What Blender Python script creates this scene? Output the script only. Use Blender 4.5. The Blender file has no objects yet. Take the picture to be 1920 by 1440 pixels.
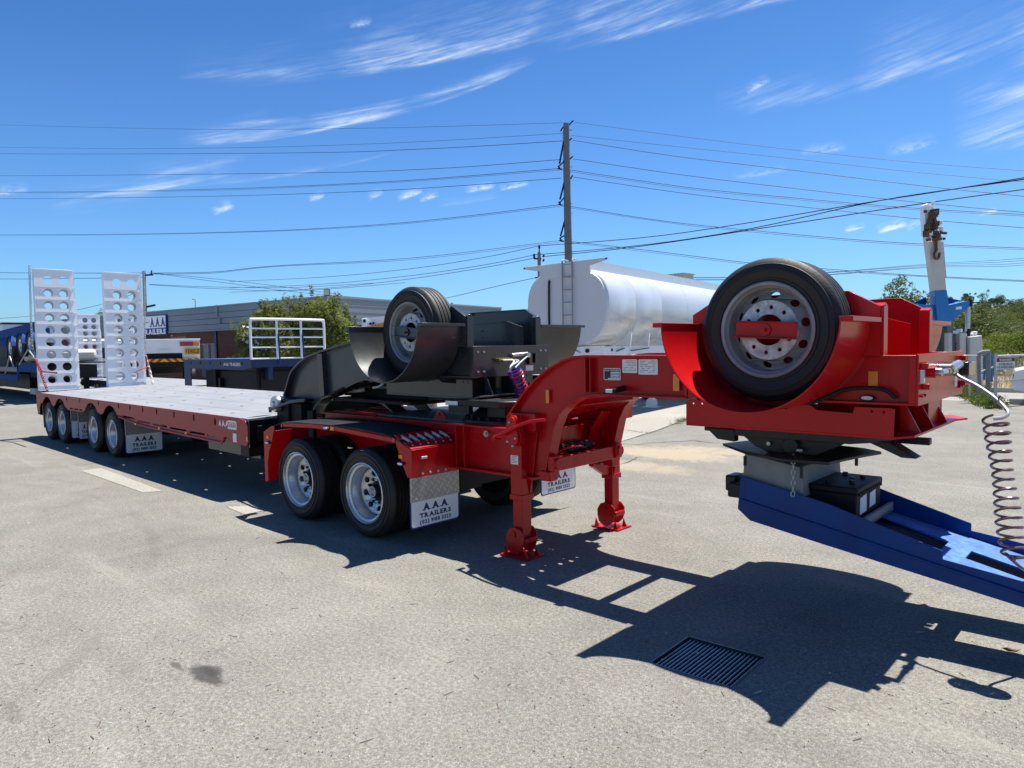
import bpy, bmesh, math, random
from mathutils import Vector, Matrix
from mathutils.geometry import tessellate_polygon
random.seed(7)
S = bpy.context.scene
# ------------------------------------------------------------------ camera, light
YAW, PITCH, ROLL, FPX, EYE = -0.76821, 0.0530955, -0.0165235, 1345.0, 1.65
def cam_axes():
    cy, sy = math.cos(YAW), math.sin(YAW)
    F = Vector((sy, cy, 0)); R = Vector((cy, -sy, 0)); U = Vector((0, 0, 1))
    F2 = F*math.cos(PITCH) - U*math.sin(PITCH); U2 = U*math.cos(PITCH) + F*math.sin(PITCH)
    R3 = R*math.cos(ROLL) + U2*math.sin(ROLL); U3 = U2*math.cos(ROLL) - R*math.sin(ROLL)
    return F2, R3, U3
CF, CR, CU = cam_axes()
EYEP = Vector((0, 0, EYE))
cd = bpy.data.cameras.new('camera'); co = bpy.data.objects.new('camera', cd)
S.collection.objects.link(co)
m = Matrix((CR, CU, -CF)).transposed().to_4x4(); m.translation = EYEP
co.matrix_world = m
cd.sensor_width = 36; cd.lens = FPX/1920*36; cd.clip_end = 3000; cd.clip_start = .05
S.camera = co
TH = 0.0297                                  # the dolly stands at a slight angle to the long trailer
SUN = Vector((0.035*math.cos(TH)-0.397*math.sin(TH), 0.035*math.sin(TH)+0.397*math.cos(TH), 1)).normalized()
sl = bpy.data.lights.new('sun', 'SUN'); sl.energy = 5.0; sl.angle = math.radians(.5); sl.color = (1, .965, .92)
so = bpy.data.objects.new('sun', sl); S.collection.objects.link(so)
so.rotation_euler = SUN.to_track_quat('Z', 'Y').to_euler()
W = bpy.data.worlds.new('World'); S.world = W; W.use_nodes = True
wn, wl = W.node_tree.nodes, W.node_tree.links
wn.clear()
S.view_settings.view_transform = 'Standard'; S.view_settings.look = 'None'
S.view_settings.exposure = 0.9; S.view_settings.gamma = 1
try: S.view_settings.use_curve_mapping = False
except Exception: pass
S.render.engine = 'CYCLES'
# ------------------------------------------------------------------ where things stand
def ray(x, y): return CF + CR*((x-960)/FPX) - CU*((y-720)/FPX)
def gz(x, y, z=0.0): d = ray(x, y); return EYEP + d*((z-EYE)/d.z)
def py(x, y, Y): d = ray(x, y); return EYEP + d*(Y/d.y)
def px_(x, y, X): d = ray(x, y); return EYEP + d*(X/d.x)
def dep(x, y, D): return EYEP + ray(x, y)*D
def toD(w): c, s = math.cos(TH), math.sin(TH); return Vector((w.x*c+w.y*s, -w.x*s+w.y*c, w.z))
def dv(x, y, V): d = toD(ray(x, y)); return EYEP + d*(V/d.y)
def du(x, y, X): d = toD(ray(x, y)); return EYEP + d*(X/d.x)
def dz(x, y, z=0.0): return toD(gz(x, y, z))
# ------------------------------------------------------------------ node helpers
def nd(t, kind, **k):
    n = t.nodes.new(kind)
    for a, b in k.items():
        if a == 'i':
            for kk, vv in b.items(): n.inputs[kk].default_value = vv
        else: setattr(n, a, b)
    return n
def mth(t, op, a, b=None, c=None, clamp=False):
    n = t.nodes.new('ShaderNodeMath'); n.operation = op; n.use_clamp = clamp
    for i, v in enumerate((a, b, c)):
        if v is None: continue
        if isinstance(v, (int, float)): n.inputs[i].default_value = v
        else: t.links.new(v, n.inputs[i])
    return n.outputs[0]
def mixc(t, f, a, b, bt='MIX'):
    n = t.nodes.new('ShaderNodeMix'); n.data_type = 'RGBA'; n.blend_type = bt
    for idx, v in ((0, f), (6, a), (7, b)):
        if isinstance(v, (int, float)): n.inputs[idx].default_value = v
        elif isinstance(v, tuple): n.inputs[idx].default_value = (*v, 1) if len(v) == 3 else v
        else: t.links.new(v, n.inputs[idx])
    return n.outputs[2]
def noise(t, vec, scale, detail=4, rough=.55, dist=0, out=0):
    n = nd(t, 'ShaderNodeTexNoise', i={'Scale': scale, 'Detail': detail, 'Roughness': rough, 'Distortion': dist})
    t.links.new(vec, n.inputs['Vector']); return n.outputs[out]
def ramp(t, v, stops):
    n = t.nodes.new('ShaderNodeValToRGB'); e = n.color_ramp.elements
    while len(e) < len(stops): e.new(.5)
    for k, (p, c) in enumerate(stops):
        e[k].position = p; e[k].color = (*c, 1) if isinstance(c, tuple) else (c, c, c, 1)
    t.links.new(v, n.inputs[0]); return n.outputs[0]
def smooth(t, v, a, b):
    n = t.nodes.new('ShaderNodeMapRange'); n.interpolation_type = 'SMOOTHSTEP'
    t.links.new(v, n.inputs[0]); n.inputs[1].default_value = a; n.inputs[2].default_value = b
    return n.outputs[0]
# ------------------------------------------------------------------ sky with cirrus given by azimuth and elevation
t = W.node_tree
sky = nd(t, 'ShaderNodeTexSky', sky_type='NISHITA', sun_disc=False)
sky.sun_elevation = math.asin(SUN.z); sky.sun_rotation = math.atan2(SUN.x, SUN.y)
sky.altitude = 30; sky.air_density = 1.0; sky.dust_density = .6; sky.ozone_density = 2.2
tc = nd(t, 'ShaderNodeTexCoord'); sep = nd(t, 'ShaderNodeSeparateXYZ'); t.links.new(tc.outputs['Generated'], sep.inputs[0])
AZ0 = math.atan2(CF.y, CF.x)
# azimuth (degrees to the right of the view axis) and elevation
rot = nd(t, 'ShaderNodeVectorRotate', rotation_type='Z_AXIS', i={'Angle': -AZ0}); t.links.new(tc.outputs['Generated'], rot.inputs[0])
s2 = nd(t, 'ShaderNodeSeparateXYZ'); t.links.new(rot.outputs[0], s2.inputs[0])
az = mth(t, 'MULTIPLY', mth(t, 'ARCTAN2', mth(t, 'MULTIPLY', s2.outputs[1], -1), s2.outputs[0]), 57.2958)
el = mth(t, 'MULTIPLY', mth(t, 'ARCSINE', s2.outputs[2]), 57.2958)
def azel(x, y):
    d = ray(x, y).normalized()
    a = math.atan2(d.y, d.x)-AZ0
    return -math.degrees(a), math.degrees(math.asin(d.z))
cv = nd(t, 'ShaderNodeCombineXYZ', i={2: 1.0}); t.links.new(az, cv.inputs[0]); t.links.new(el, cv.inputs[1])
def vdot(a, b, c):
    n = nd(t, 'ShaderNodeVectorMath', operation='DOT_PRODUCT'); t.links.new(cv.outputs[0], n.inputs[0]); n.inputs[1].default_value = (a, b, c); return n.outputs['Value']
# shared fields: fibres drawn out along the wind (rising to the right) and a slow wobble
PHI = math.radians(13)
def field(sx, sy, skew, sc, det, rg, dist):
    c_ = nd(t, 'ShaderNodeCombineXYZ')
    t.links.new(vdot(math.cos(PHI)/sx-math.sin(PHI)*skew/sx, math.sin(PHI)/sx+math.cos(PHI)*skew/sx, 0), c_.inputs[0]); t.links.new(vdot(-math.sin(PHI)/sy, math.cos(PHI)/sy, 0), c_.inputs[1])
    return noise(t, c_.outputs[0], sc, det, rg, dist)
WOB = mth(t, 'SUBTRACT', field(7, 1, 0, .55, 3, .6, 0), .5)
FIB = mth(t, 'MULTIPLY', smooth(t, field(5.5, .42, .5, 1.0, 9, .66, .25), .30, .82), mth(t, 'ADD', .25, smooth(t, field(4, 2, 0, .6, 3, .5, 0), .35, .62)))
PUF = smooth(t, field(1.6, .7, .4, 2.0, 7, .62, .3), .33, .60)
def stroke(x0, y0, x1, y1, wid, dens, bend=0, seed=0, stretch=7, fine=1.0, fuzz=1.0):
    """cirrus streak between two directions; wid in degrees"""
    a0, e0 = azel(x0, y0); a1, e1 = azel(x1, y1)
    L = math.hypot(a1-a0, e1-e0); ux, uy = (a1-a0)/L, (e1-e0)/L; ma, me_ = (a0+a1)/2, (e0+e1)/2
    sn = vdot(ux*2/L, uy*2/L, -(ux*ma+uy*me_)*2/L)
    acr = vdot(-uy, ux, uy*ma-ux*me_)
    if bend: acr = mth(t, 'ADD', acr, mth(t, 'MULTIPLY_ADD', mth(t, 'MULTIPLY', sn, sn), -bend, bend))
    if stretch > 3: acr = mth(t, 'MULTIPLY_ADD', WOB, wid*1.8, acr)
    up = mth(t, 'MAXIMUM', mth(t, 'MULTIPLY', acr, 1/(wid*1.6*fuzz)), mth(t, 'MULTIPLY', acr, -1/(wid*.55)))
    p = mth(t, 'SUBTRACT', 1, up, clamp=True); p = mth(t, 'MULTIPLY', p, p)
    ends = mth(t, 'SUBTRACT', 1, mth(t, 'MULTIPLY', sn, sn), clamp=True)
    return mth(t, 'MULTIPLY', mth(t, 'MULTIPLY', p, ends), dens), stretch > 3
cl = [stroke(330, 145, 1330, -20, 1.0, 1.05, .35, 0, 7, 1.0, 1.7), stroke(560, 115, 1150, -30, 2.2, .22, 0, 0, 7, .8, 1.2),
      stroke(1020, 100, 1560, -25, .7, 1.0, -.2, 0, 7, 1.3, 1.4), stroke(900, 60, 1400, -40, 2.4, .14, 0),
      stroke(350, 270, 1010, 112, .42, 1.5, .85, 0, 7, 1, 1.8), stroke(420, 235, 960, 130, .30, .9, .55, 0, 7),
      stroke(90, 388, 440, 325, 1.1, 1.0, 0), stroke(340, 352, 740, 285, .35, .5, .25), stroke(240, 330, 470, 292, .9, .3, 0), stroke(330, 275, 520, 225, .8, .45, 0),
      stroke(1340, 210, 1700, 140, 1.3, .5, .1, 9.4, 5, 1.4), stroke(1600, 160, 2080, 70, 1.9, 1.1, -.5, 10.6, 4, 1.5, 1.6),
      stroke(1780, 190, 2100, 150, 1.6, .6, .1, 11.3, 4, 1.6), stroke(1780, 265, 2150, 215, 2.6, .8, .1, 12.8, 4, 1.4),
      stroke(1660, 290, 1760, 268, .7, .4, 0, 13.1, 3, 2), stroke(1500, 288, 1590, 278, .5, .5, 0, 14.5, 3, 2),
      stroke(1645, 436, 1702, 421, .45, 1.5, 0, 15.9, 2, 2), stroke(1583, 434, 1622, 425, .28, 1.4, 0, 16.4, 2, 2),
      stroke(1700, 432, 1730, 415, .35, .9, 0, 16.9, 2, 2), stroke(1832, 404, 1872, 395, .25, 1.2, 0, 17.9, 2, 2),
      stroke(745, 375, 795, 358, .4, 1.1, 0, 18.3, 2, 2), stroke(935, 356, 992, 345, .32, 1.2, 0, 19.3, 2, 2), stroke(870, 360, 930, 350, .4, 1.0, 0, 19.9, 2, 2),
      stroke(580, 378, 610, 366, .35, 1.0, 0, 20.2, 2, 2), stroke(400, 402, 440, 385, .5, .9, 0, 20.9, 2, 2), stroke(690, 375, 720, 360, .4, .6, 0, 21.4, 2, 2),
      stroke(655, 52, 700, 42, .4, .6, 0, 22.2, 2, 2), stroke(820, 386, 940, 368, .4, .35, 0, 23.2, 4, 1.5), stroke(785, 378, 825, 366, .4, .8, 0, 24.1, 2, 2),
      stroke(1400, 175, 1445, 148, .5, .6, 0, 25.1, 2, 2), stroke(1370, 335, 1480, 318, .5, .3, 0, 26.1, 3, 2), stroke(-60, 372, 60, 355, .5, .5, 0, 27.3, 3, 2)]
def total(L):
    a = L[0]
    for c in L[1:]: a = mth(t, 'ADD', a, c)
    return a
tot = mth(t, 'ADD', mth(t, 'MULTIPLY', total([c for c, k in cl if k]), FIB), mth(t, 'MULTIPLY', total([c for c, k in cl if not k]), PUF))
tot = mth(t, 'MINIMUM', tot, .92)
hzf = smooth(t, el, 30.0, 0.0)
tint = mixc(t, 1.0, sky.outputs[0], mixc(t, hzf, (.34, .69, 1.13), (.60, .98, 1.42)), 'MULTIPLY')
skc = mixc(t, tot, tint, (7.0, 8.2, 9.6))
bg = nd(t, 'ShaderNodeBackground', i={'Strength': .063}); t.links.new(skc, bg.inputs[0])
wo = nd(t, 'ShaderNodeOutputWorld'); t.links.new(bg.outputs[0], wo.inputs[0])
# ------------------------------------------------------------------ materials
MATS = {}
def new_mat(name):
    m = bpy.data.materials.new(name); m.use_nodes = True
    t = m.node_tree; b = t.nodes['Principled BSDF']; MATS[name] = m
    c = nd(t, 'ShaderNodeTexCoord').outputs['Object']
    return m, t, b, c
def paint(name, col, rough=.3, metal=0, coat=0, var=.12, scale=3, bump=0, bscale=60, dust=.0, dustc=(.40, .35, .28), spec=.5):
    m, t, b, c = new_mat(name)
    n1 = noise(t, c, scale, 6, .62, .4)
    lo = tuple(x*(1-var) for x in col); hi = tuple(min(1, x*(1+var)) for x in col)
    cc = ramp(t, n1, [(.3, lo), (.7, hi)])
    if dust:
        g = nd(t, 'ShaderNodeNewGeometry'); sp = nd(t, 'ShaderNodeSeparateXYZ'); t.links.new(g.outputs['Normal'], sp.inputs[0])
        upf = mth(t, 'ADD', mth(t, 'MULTIPLY', sp.outputs[2], .7, clamp=True), .12)
        n3 = noise(t, c, scale*2.3, 7, .7, .6)
        d = mth(t, 'MULTIPLY', mth(t, 'MULTIPLY', smooth(t, n3, .35, .8), upf), dust*1.6, clamp=True)
        cc = mixc(t, d, cc, dustc)
    t.links.new(cc, b.inputs['Base Color'])
    b.inputs['Metallic'].default_value = metal
    r = mth(t, 'ADD', mth(t, 'MULTIPLY', mth(t, 'SUBTRACT', n1, .5), .22), rough, clamp=True)
    t.links.new(r, b.inputs['Roughness'])
    b.inputs['Specular IOR Level'].default_value = spec
    b.inputs['Coat Weight'].default_value = coat; b.inputs['Coat Roughness'].default_value = .08
    if bump:
        bn = nd(t, 'ShaderNodeBump', i={'Strength': bump, 'Distance': .01}); t.links.new(noise(t, c, bscale, 4), bn.inputs['Height'])
        t.links.new(bn.outputs[0], b.inputs['Normal'])
    return m
paint('red', (.45, .003, .006), .28, coat=.12, var=.12, scale=1.3, dust=.04, spec=.24, bump=.10, bscale=2.2)
paint('coamred', (.36, .032, .028), .45, coat=.04, var=.14, scale=1.2, dust=.12, spec=.3)
paint('grey', (.026, .030, .034), .28, coat=.30, var=.14, scale=2, dust=.06, spec=.45, bump=.08, bscale=2.5)
paint('greysheet', (.055, .060, .060), .34, metal=.4, coat=.15, var=.30, scale=2.5, dust=.06)
paint('black', (.006, .006, .007), .6, var=.2, dust=.05, spec=.3)
paint('grease', (.006, .006, .007), .42, var=.5, scale=9, dust=.07, bump=.4, bscale=30, spec=.4)
paint('blackgloss', (.006, .006, .008), .12, coat=.5)
paint('white', (.84, .85, .85), .36, coat=.2, var=.03, dust=.05)
paint('rampwhite', (.84, .85, .86), .5, var=.03, dust=.06)
paint('deck', (.235, .24, .245), .6, var=.12, scale=1.4, bump=.35, bscale=220, dust=.12)
paint('cream', (.55, .52, .44), .6, var=.08)
paint('blue', (.002, .042, .185), .40, coat=.05, var=.20, scale=2.5, dust=.04, spec=.2, bump=.06, bscale=3)
paint('bluedeck', (.075, .17, .44), .7, var=.40, scale=14, dust=.10, dustc=(.36, .38, .42), spec=.15)
paint('navy', (.006, .028, .105), .45, coat=.05, var=.25, scale=1.5, dust=.06, spec=.3)
paint('craneblue', (.012, .16, .42), .4, coat=.2, var=.08)
paint('chrome', (.50, .50, .50), .30, metal=.85)
paint('galv', (.46, .46, .45), .45, metal=.25, var=.2, scale=12)
paint('bluematt', (.010, .055, .21), .7, var=.25, scale=1.5, dust=.05, spec=.08)
paint('rim', (.56, .56, .555), .27, metal=.6, coat=.15, var=.08, scale=5)
paint('sparerim', (.28, .28, .275), .40, metal=.2, var=.22, scale=6, dust=.10)
paint('hubwhite', (.50, .50, .49), .5, metal=.05, var=.55, scale=14, dust=.1)
paint('alu', (.52, .52, .52), .36, metal=.35, var=.12, scale=4)
paint('tanker', (.66, .67, .68), .28, metal=.15, coat=.3, var=.0, scale=.3)
paint('tankend', (.62, .625, .63), .45, var=.03, scale=.8)
paint('concretepost', (.22, .225, .215), .8, var=.2)
paint('steelpole', (.17, .18, .18), .6, metal=.3, var=.15, scale=.6)
paint('wood', (.20, .15, .11), .85, var=.3, scale=2)
paint('amber', (.75, .22, .006), .25, coat=.5, var=.05)
paint('redlens', (.38, .01, .012), .2, coat=.6)
paint('lens', (.62, .64, .66), .12, coat=.7)
paint('yellow', (.72, .45, .02), .45)
paint('orange', (.60, .25, .03), .45)
paint('ink', (.012, .016, .09), .5)
paint('inkblue', (.015, .03, .22), .5)
paint('inkblack', (.015, .015, .016), .5)
paint('label', (.80, .80, .78), .4, var=.04)
paint('rustbrown', (.10, .05, .03), .7, var=.5, scale=8, bump=.5, bscale=20)
paint('hosebrown', (.16, .075, .065), .3, coat=.4)
paint('hosered', (.45, .015, .02), .25, coat=.5)
paint('hoseblue', (.04, .03, .30), .25, coat=.5)
paint('cladding', (.20, .235, .26), .5, var=.06, scale=.8)
paint('cladtrim', (.26, .28, .30), .5, var=.06)
paint('glass', (.02, .025, .03), .08, coat=.3)
paint('brass', (.42, .30, .11), .35, metal=.8)
paint('leafdry', (.30, .17, .08), .8, var=.4, scale=30)
paint('leafpale', (.45, .40, .28), .8, var=.4, scale=30)
# tyre
m, t, b, c = new_mat('tyre')
n2 = noise(t, c, 22, 5, .65); cc = ramp(t, n2, [(.35, (.0085, .0068, .0055)), (.75, (.021, .0165, .013))]); t.links.new(cc, b.inputs['Base Color'])
t.links.new(mth(t, 'ADD', .48, mth(t, 'MULTIPLY', n2, .25)), b.inputs['Roughness'])
bn = nd(t, 'ShaderNodeBump', i={'Strength': .25, 'Distance': .004}); t.links.new(noise(t, c, 90, 3), bn.inputs['Height']); t.links.new(bn.outputs[0], b.inputs['Normal'])
# tread: worn rubber, pale
m, t, b, c = new_mat('tread')
n2 = noise(t, c, 40, 5, .65); cc = ramp(t, n2, [(.3, (.05, .048, .046)), (.75, (.13, .125, .12))]); t.links.new(cc, b.inputs['Base Color']); b.inputs['Roughness'].default_value = .8
# checker plate
def checker(name, base, metal, rough, sc=26):
    m, t, b, c = new_mat(name)
    mp = nd(t, 'ShaderNodeMapping'); t.links.new(c, mp.inputs[0]); mp.inputs['Rotation'].default_value = (0, 0, 0)
    sp = nd(t, 'ShaderNodeSeparateXYZ'); t.links.new(mp.outputs[0], sp.inputs[0])
    a = mth(t, 'ADD', sp.outputs[0], sp.outputs[1])
    u = mth(t, 'MULTIPLY', mth(t, 'ADD', a, sp.outputs[2]), sc); v = mth(t, 'MULTIPLY', mth(t, 'SUBTRACT', a, sp.outputs[2]), sc)
    fu = mth(t, 'PINGPONG', u, .5); fv = mth(t, 'PINGPONG', v, .5)
    par = mth(t, 'MODULO', mth(t, 'ADD', mth(t, 'FLOOR', u), mth(t, 'ADD', mth(t, 'FLOOR', v), 200)), 2)
    tu = mth(t, 'GREATER_THAN', fu, .34); tv = mth(t, 'GREATER_THAN', fv, .34)
    h = mth(t, 'ADD', mth(t, 'MULTIPLY', tu, par), mth(t, 'MULTIPLY', tv, mth(t, 'SUBTRACT', 1, par)))
    n = noise(t, c, 14, 5)
    col = mixc(t, mth(t, 'MULTIPLY', h, .6), tuple(x*.62 for x in base), base)
    col = mixc(t, mth(t, 'MULTIPLY', n, .3), col, tuple(x*.6 for x in base))
    t.links.new(col, b.inputs['Base Color']); b.inputs['Metallic'].default_value = metal; b.inputs['Roughness'].default_value = rough
    bn = nd(t, 'ShaderNodeBump', i={'Strength': .8, 'Distance': .004}); t.links.new(h, bn.inputs['Height']); t.links.new(bn.outputs[0], b.inputs['Normal'])
    return m
checker('checker', (.55, .55, .53), .55, .42, 14)
checker('checkdeck', (.20, .20, .21), .4, .5, 14)
# asphalt
def ground_mat(name, lo, hi, stone, dark, stains=True, grain=1.0):
    m, t, b, c = new_mat(name)
    vo = nd(t, 'ShaderNodeTexVoronoi', i={'Scale': 290/grain, 'Randomness': 1}); t.links.new(c, vo.inputs['Vector'])
    vs = nd(t, 'ShaderNodeSeparateColor'); t.links.new(vo.outputs['Color'], vs.inputs[0])
    big = noise(t, c, .45, 7, .68, .8); mid = noise(t, c, 2.2, 6, .65, .5); fin = noise(t, c, 45, 6, .75)
    g = mth(t, 'ADD', mth(t, 'MULTIPLY', big, .5), mth(t, 'ADD', mth(t, 'MULTIPLY', mid, .3), mth(t, 'MULTIPLY', fin, .2)))
    col = ramp(t, g, [(.36, lo), (.60, hi)])
    col = mixc(t, mth(t, 'SUBTRACT', 1, mth(t, 'MULTIPLY', smooth(t, fin, .68, .36), .62)), tuple(x*.45 for x in lo), col)
    st = smooth(t, vs.outputs[0], .80, 1.0)
    col = mixc(t, mth(t, 'MULTIPLY', st, .5), col, stone)
    dk = smooth(t, vs.outputs[1], .86, .95)
    col = mixc(t, mth(t, 'MULTIPLY', dk, .6), col, dark)
    v2 = nd(t, 'ShaderNodeTexVoronoi', i={'Scale': 16, 'Randomness': 1}); t.links.new(c, v2.inputs['Vector'])
    pit = mth(t, 'LESS_THAN', v2.outputs['Distance'], mth(t, 'MULTIPLY', smooth(t, noise(t, c, 3.1, 3), .42, .75), .17))
    col = mixc(t, mth(t, 'MULTIPLY', pit, .85), col, (.03, .028, .026))
    if stains:
        # worn streaks along the traffic direction, oil spots, one painted shadow at lower left
        mp = nd(t, 'ShaderNodeMapping'); t.links.new(c, mp.inputs[0]); mp.inputs['Scale'].default_value = (.35, 2.2, 1); mp.inputs['Rotation'].default_value = (0, 0, .45)
        sn = smooth(t, noise(t, mp.outputs[0], 1.3, 6, .6, .4), .55, .78)
        col = mixc(t, mth(t, 'MULTIPLY', sn, .22), col, tuple(x*1.5 for x in hi))
        for (sx, sy, rx, ry, k) in SPOTS:
            mp = nd(t, 'ShaderNodeMapping'); t.links.new(c, mp.inputs[0]); mp.inputs['Location'].default_value = (-sx/rx, -sy/ry, 0); mp.inputs['Scale'].default_value = (1/rx, 1/ry, 0)
            ln = nd(t, 'ShaderNodeVectorMath', operation='LENGTH'); t.links.new(mp.outputs[0], ln.inputs[0])
            dd = mth(t, 'ADD', ln.outputs['Value'], mth(t, 'MULTIPLY', mth(t, 'SUBTRACT', noise(t, c, 7, 5, .7), .5), 1.5))
            f = mth(t, 'SUBTRACT', 1, smooth(t, dd, .45, 1.0))
            col = mixc(t, mth(t, 'MULTIPLY', f, abs(k)), col, (.035, .030, .028) if k > 0 else (.36, .295, .20))
        for (ax_, ay_, rr_, ww_, kk_) in ARCS:
            dv_ = nd(t, 'ShaderNodeVectorMath', operation='DISTANCE'); t.links.new(c, dv_.inputs[0]); dv_.inputs[1].default_value = (ax_, ay_, 0)
            q_ = mth(t, 'ABSOLUTE', mth(t, 'ADD', mth(t, 'SUBTRACT', dv_.outputs['Value'], rr_), mth(t, 'MULTIPLY', mid, .1)))
            f = mth(t, 'MULTIPLY', mth(t, 'SUBTRACT', 1, smooth(t, q_, ww_*.3, ww_)), smooth(t, fin, .35, .65))
            f = mth(t, 'MULTIPLY', f, smooth(t, noise(t, c, .8, 3), .42, .60))
            col = mixc(t, mth(t, 'MULTIPLY', f, abs(kk_)), col, (.07, .06, .055) if kk_ > 0 else (.42, .40, .36))
        # cracks
        for sc, wd, msk in ((.55, .008, .50), (1.7, .012, .60)):
            vc = nd(t, 'ShaderNodeTexVoronoi', feature='DISTANCE_TO_EDGE', i={'Scale': sc})
            wv = nd(t, 'ShaderNodeVectorMath', operation='ADD'); wn_ = nd(t, 'ShaderNodeTexNoise', i={'Scale': 2.5, 'Detail': 6}); t.links.new(c, wn_.inputs[0])
            ms = nd(t, 'ShaderNodeVectorMath', operation='SCALE', i={'Scale': .5}); t.links.new(wn_.outputs['Color'], ms.inputs[0])
            t.links.new(c, wv.inputs[0]); t.links.new(ms.outputs[0], wv.inputs[1]); t.links.new(wv.outputs[0], vc.inputs['Vector'])
            cr = mth(t, 'LESS_THAN', vc.outputs['Distance'], wd*.6)
            mk = smooth(t, noise(t, c, .4, 3), msk, msk+.12)
            col = mixc(t, mth(t, 'MULTIPLY', mth(t, 'MULTIPLY', cr, mk), .22), col, (.06, .055, .05))
    t.links.new(col, b.inputs['Base Color']); b.inputs['Roughness'].default_value = .92
    b.inputs['Specular IOR Level'].default_value = .25
    h = mth(t, 'ADD', mth(t, 'MULTIPLY', vs.outputs[2], .6), fin)
    bn = nd(t, 'ShaderNodeBump', i={'Strength': .55, 'Distance': .006}); t.links.new(h, bn.inputs['Height']); t.links.new(bn.outputs[0], b.inputs['Normal'])
    return m
SPOTS = []
for (x, y, rx, ry, k) in ((385, 1265, .19, .075, .8), (402, 1258, .10, .05, .5), (330, 1248, .09, .03, .6), (20, 1335, .18, .06, .22), (215, 1240, .3, .1, .10), (1870, 1250, .2, .2, .25), (1250, 850, 1.3, .7, -.85), (1340, 845, 1.0, .45, -.75), (1200, 875, 1.0, .45, -.65), (430, 1140, .5, .2, .08), (1500, 1400, .3, .2, .15)):
    w = gz(x, y); SPOTS.append((w.x, w.y, rx, ry, k))
ARCS = [(-8.5, -4.0, 6.6, .07, .30), (-8.5, -4.0, 6.95, .06, .25), (2.5, 9.5, 8.3, .09, -.13), (2.5, 9.5, 7.9, .08, .22), (-16, 0, 9.2, .10, .22), (-16, 0, 9.9, .09, -.12)]
ground_mat('asphalt', (.174, .163, .134), (.304, .285, .236), (.52, .50, .46), (.055, .05, .045))
ground_mat('concrete', (.33, .305, .25), (.44, .41, .345), (.6, .58, .52), (.2, .18, .15), stains=False)
ground_mat('verge', (.20, .15, .08), (.46, .36, .19), (.5, .42, .25), (.08, .06, .03), stains=False, grain=6)
SPOTS = []
# bricks
m, t, b, c = new_mat('brick')
mp = nd(t, 'ShaderNodeMapping'); t.links.new(c, mp.inputs[0]); mp.inputs['Rotation'].default_value = (math.radians(90), 0, 0)
br = nd(t, 'ShaderNodeTexBrick', i={'Scale': 4.2, 'Mortar Size': .02, 'Color1': (.16, .055, .035, 1), 'Color2': (.095, .036, .026, 1), 'Mortar': (.17, .13, .11, 1)})
br.inputs['Brick Width'].default_value = 1.0; br.inputs['Row Height'].default_value = .36
t.links.new(mp.outputs[0], br.inputs['Vector']); t.links.new(mixc(t, mth(t, 'MULTIPLY', noise(t, c, .8), .5), br.outputs['Color'], (.09, .04, .03)), b.inputs['Base Color']); b.inputs['Roughness'].default_value = .9
# foliage
def leafmat(name, a, bcol, trans=.25, sc=1.3):
    m, t, b, c = new_mat(name)
    n1 = noise(t, c, sc, 3, .6); n2 = noise(t, c, sc*14, 2, .5)
    v = mth(t, 'ADD', mth(t, 'MULTIPLY', n1, .55), mth(t, 'MULTIPLY', n2, .45))
    t.links.new(ramp(t, v, [(.36, a), (.64, bcol)]), b.inputs['Base Color']); b.inputs['Roughness'].default_value = .75
    b.inputs['Specular IOR Level'].default_value = .08
    tr = nd(t, 'ShaderNodeBsdfTranslucent'); t.links.new(ramp(t, v, [(.36, tuple(x*1.2 for x in a)), (.64, tuple(x*1.3 for x in bcol))]), tr.inputs[0])
    mx = nd(t, 'ShaderNodeMixShader', i={0: trans}); t.links.new(b.outputs[0], mx.inputs[1]); t.links.new(tr.outputs[0], mx.inputs[2])
    t.links.new(mx.outputs[0], t.nodes['Material Output'].inputs[0])
leafmat('leaf_bush', (.06, .08, .018), (.29, .31, .09), .3)
leafmat('leaf_gum', (.07, .095, .03), (.19, .22, .08), .2)
leafmat('leaf_dark', (.045, .058, .022), (.125, .145, .05), .2, .6)
leafmat('leaf_bright', (.08, .12, .02), (.25, .28, .055), .25, .6)
leafmat('straw', (.22, .16, .06), (.42, .33, .15), .2)
leafmat('weed', (.05, .08, .02), (.15, .19, .05), .25)
# chevrons
m, t, b, c = new_mat('chevron')
sp = nd(t, 'ShaderNodeSeparateXYZ'); t.links.new(c, sp.inputs[0])
k = mth(t, 'GREATER_THAN', mth(t, 'FRACT', mth(t, 'MULTIPLY', mth(t, 'ADD', mth(t, 'ABSOLUTE', sp.outputs[0]), sp.outputs[2]), 3.6)), .5)
t.links.new(mixc(t, k, (.45, .02, .015), (.75, .48, .03)), b.inputs['Base Color']); b.inputs['Roughness'].default_value = .4
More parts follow.
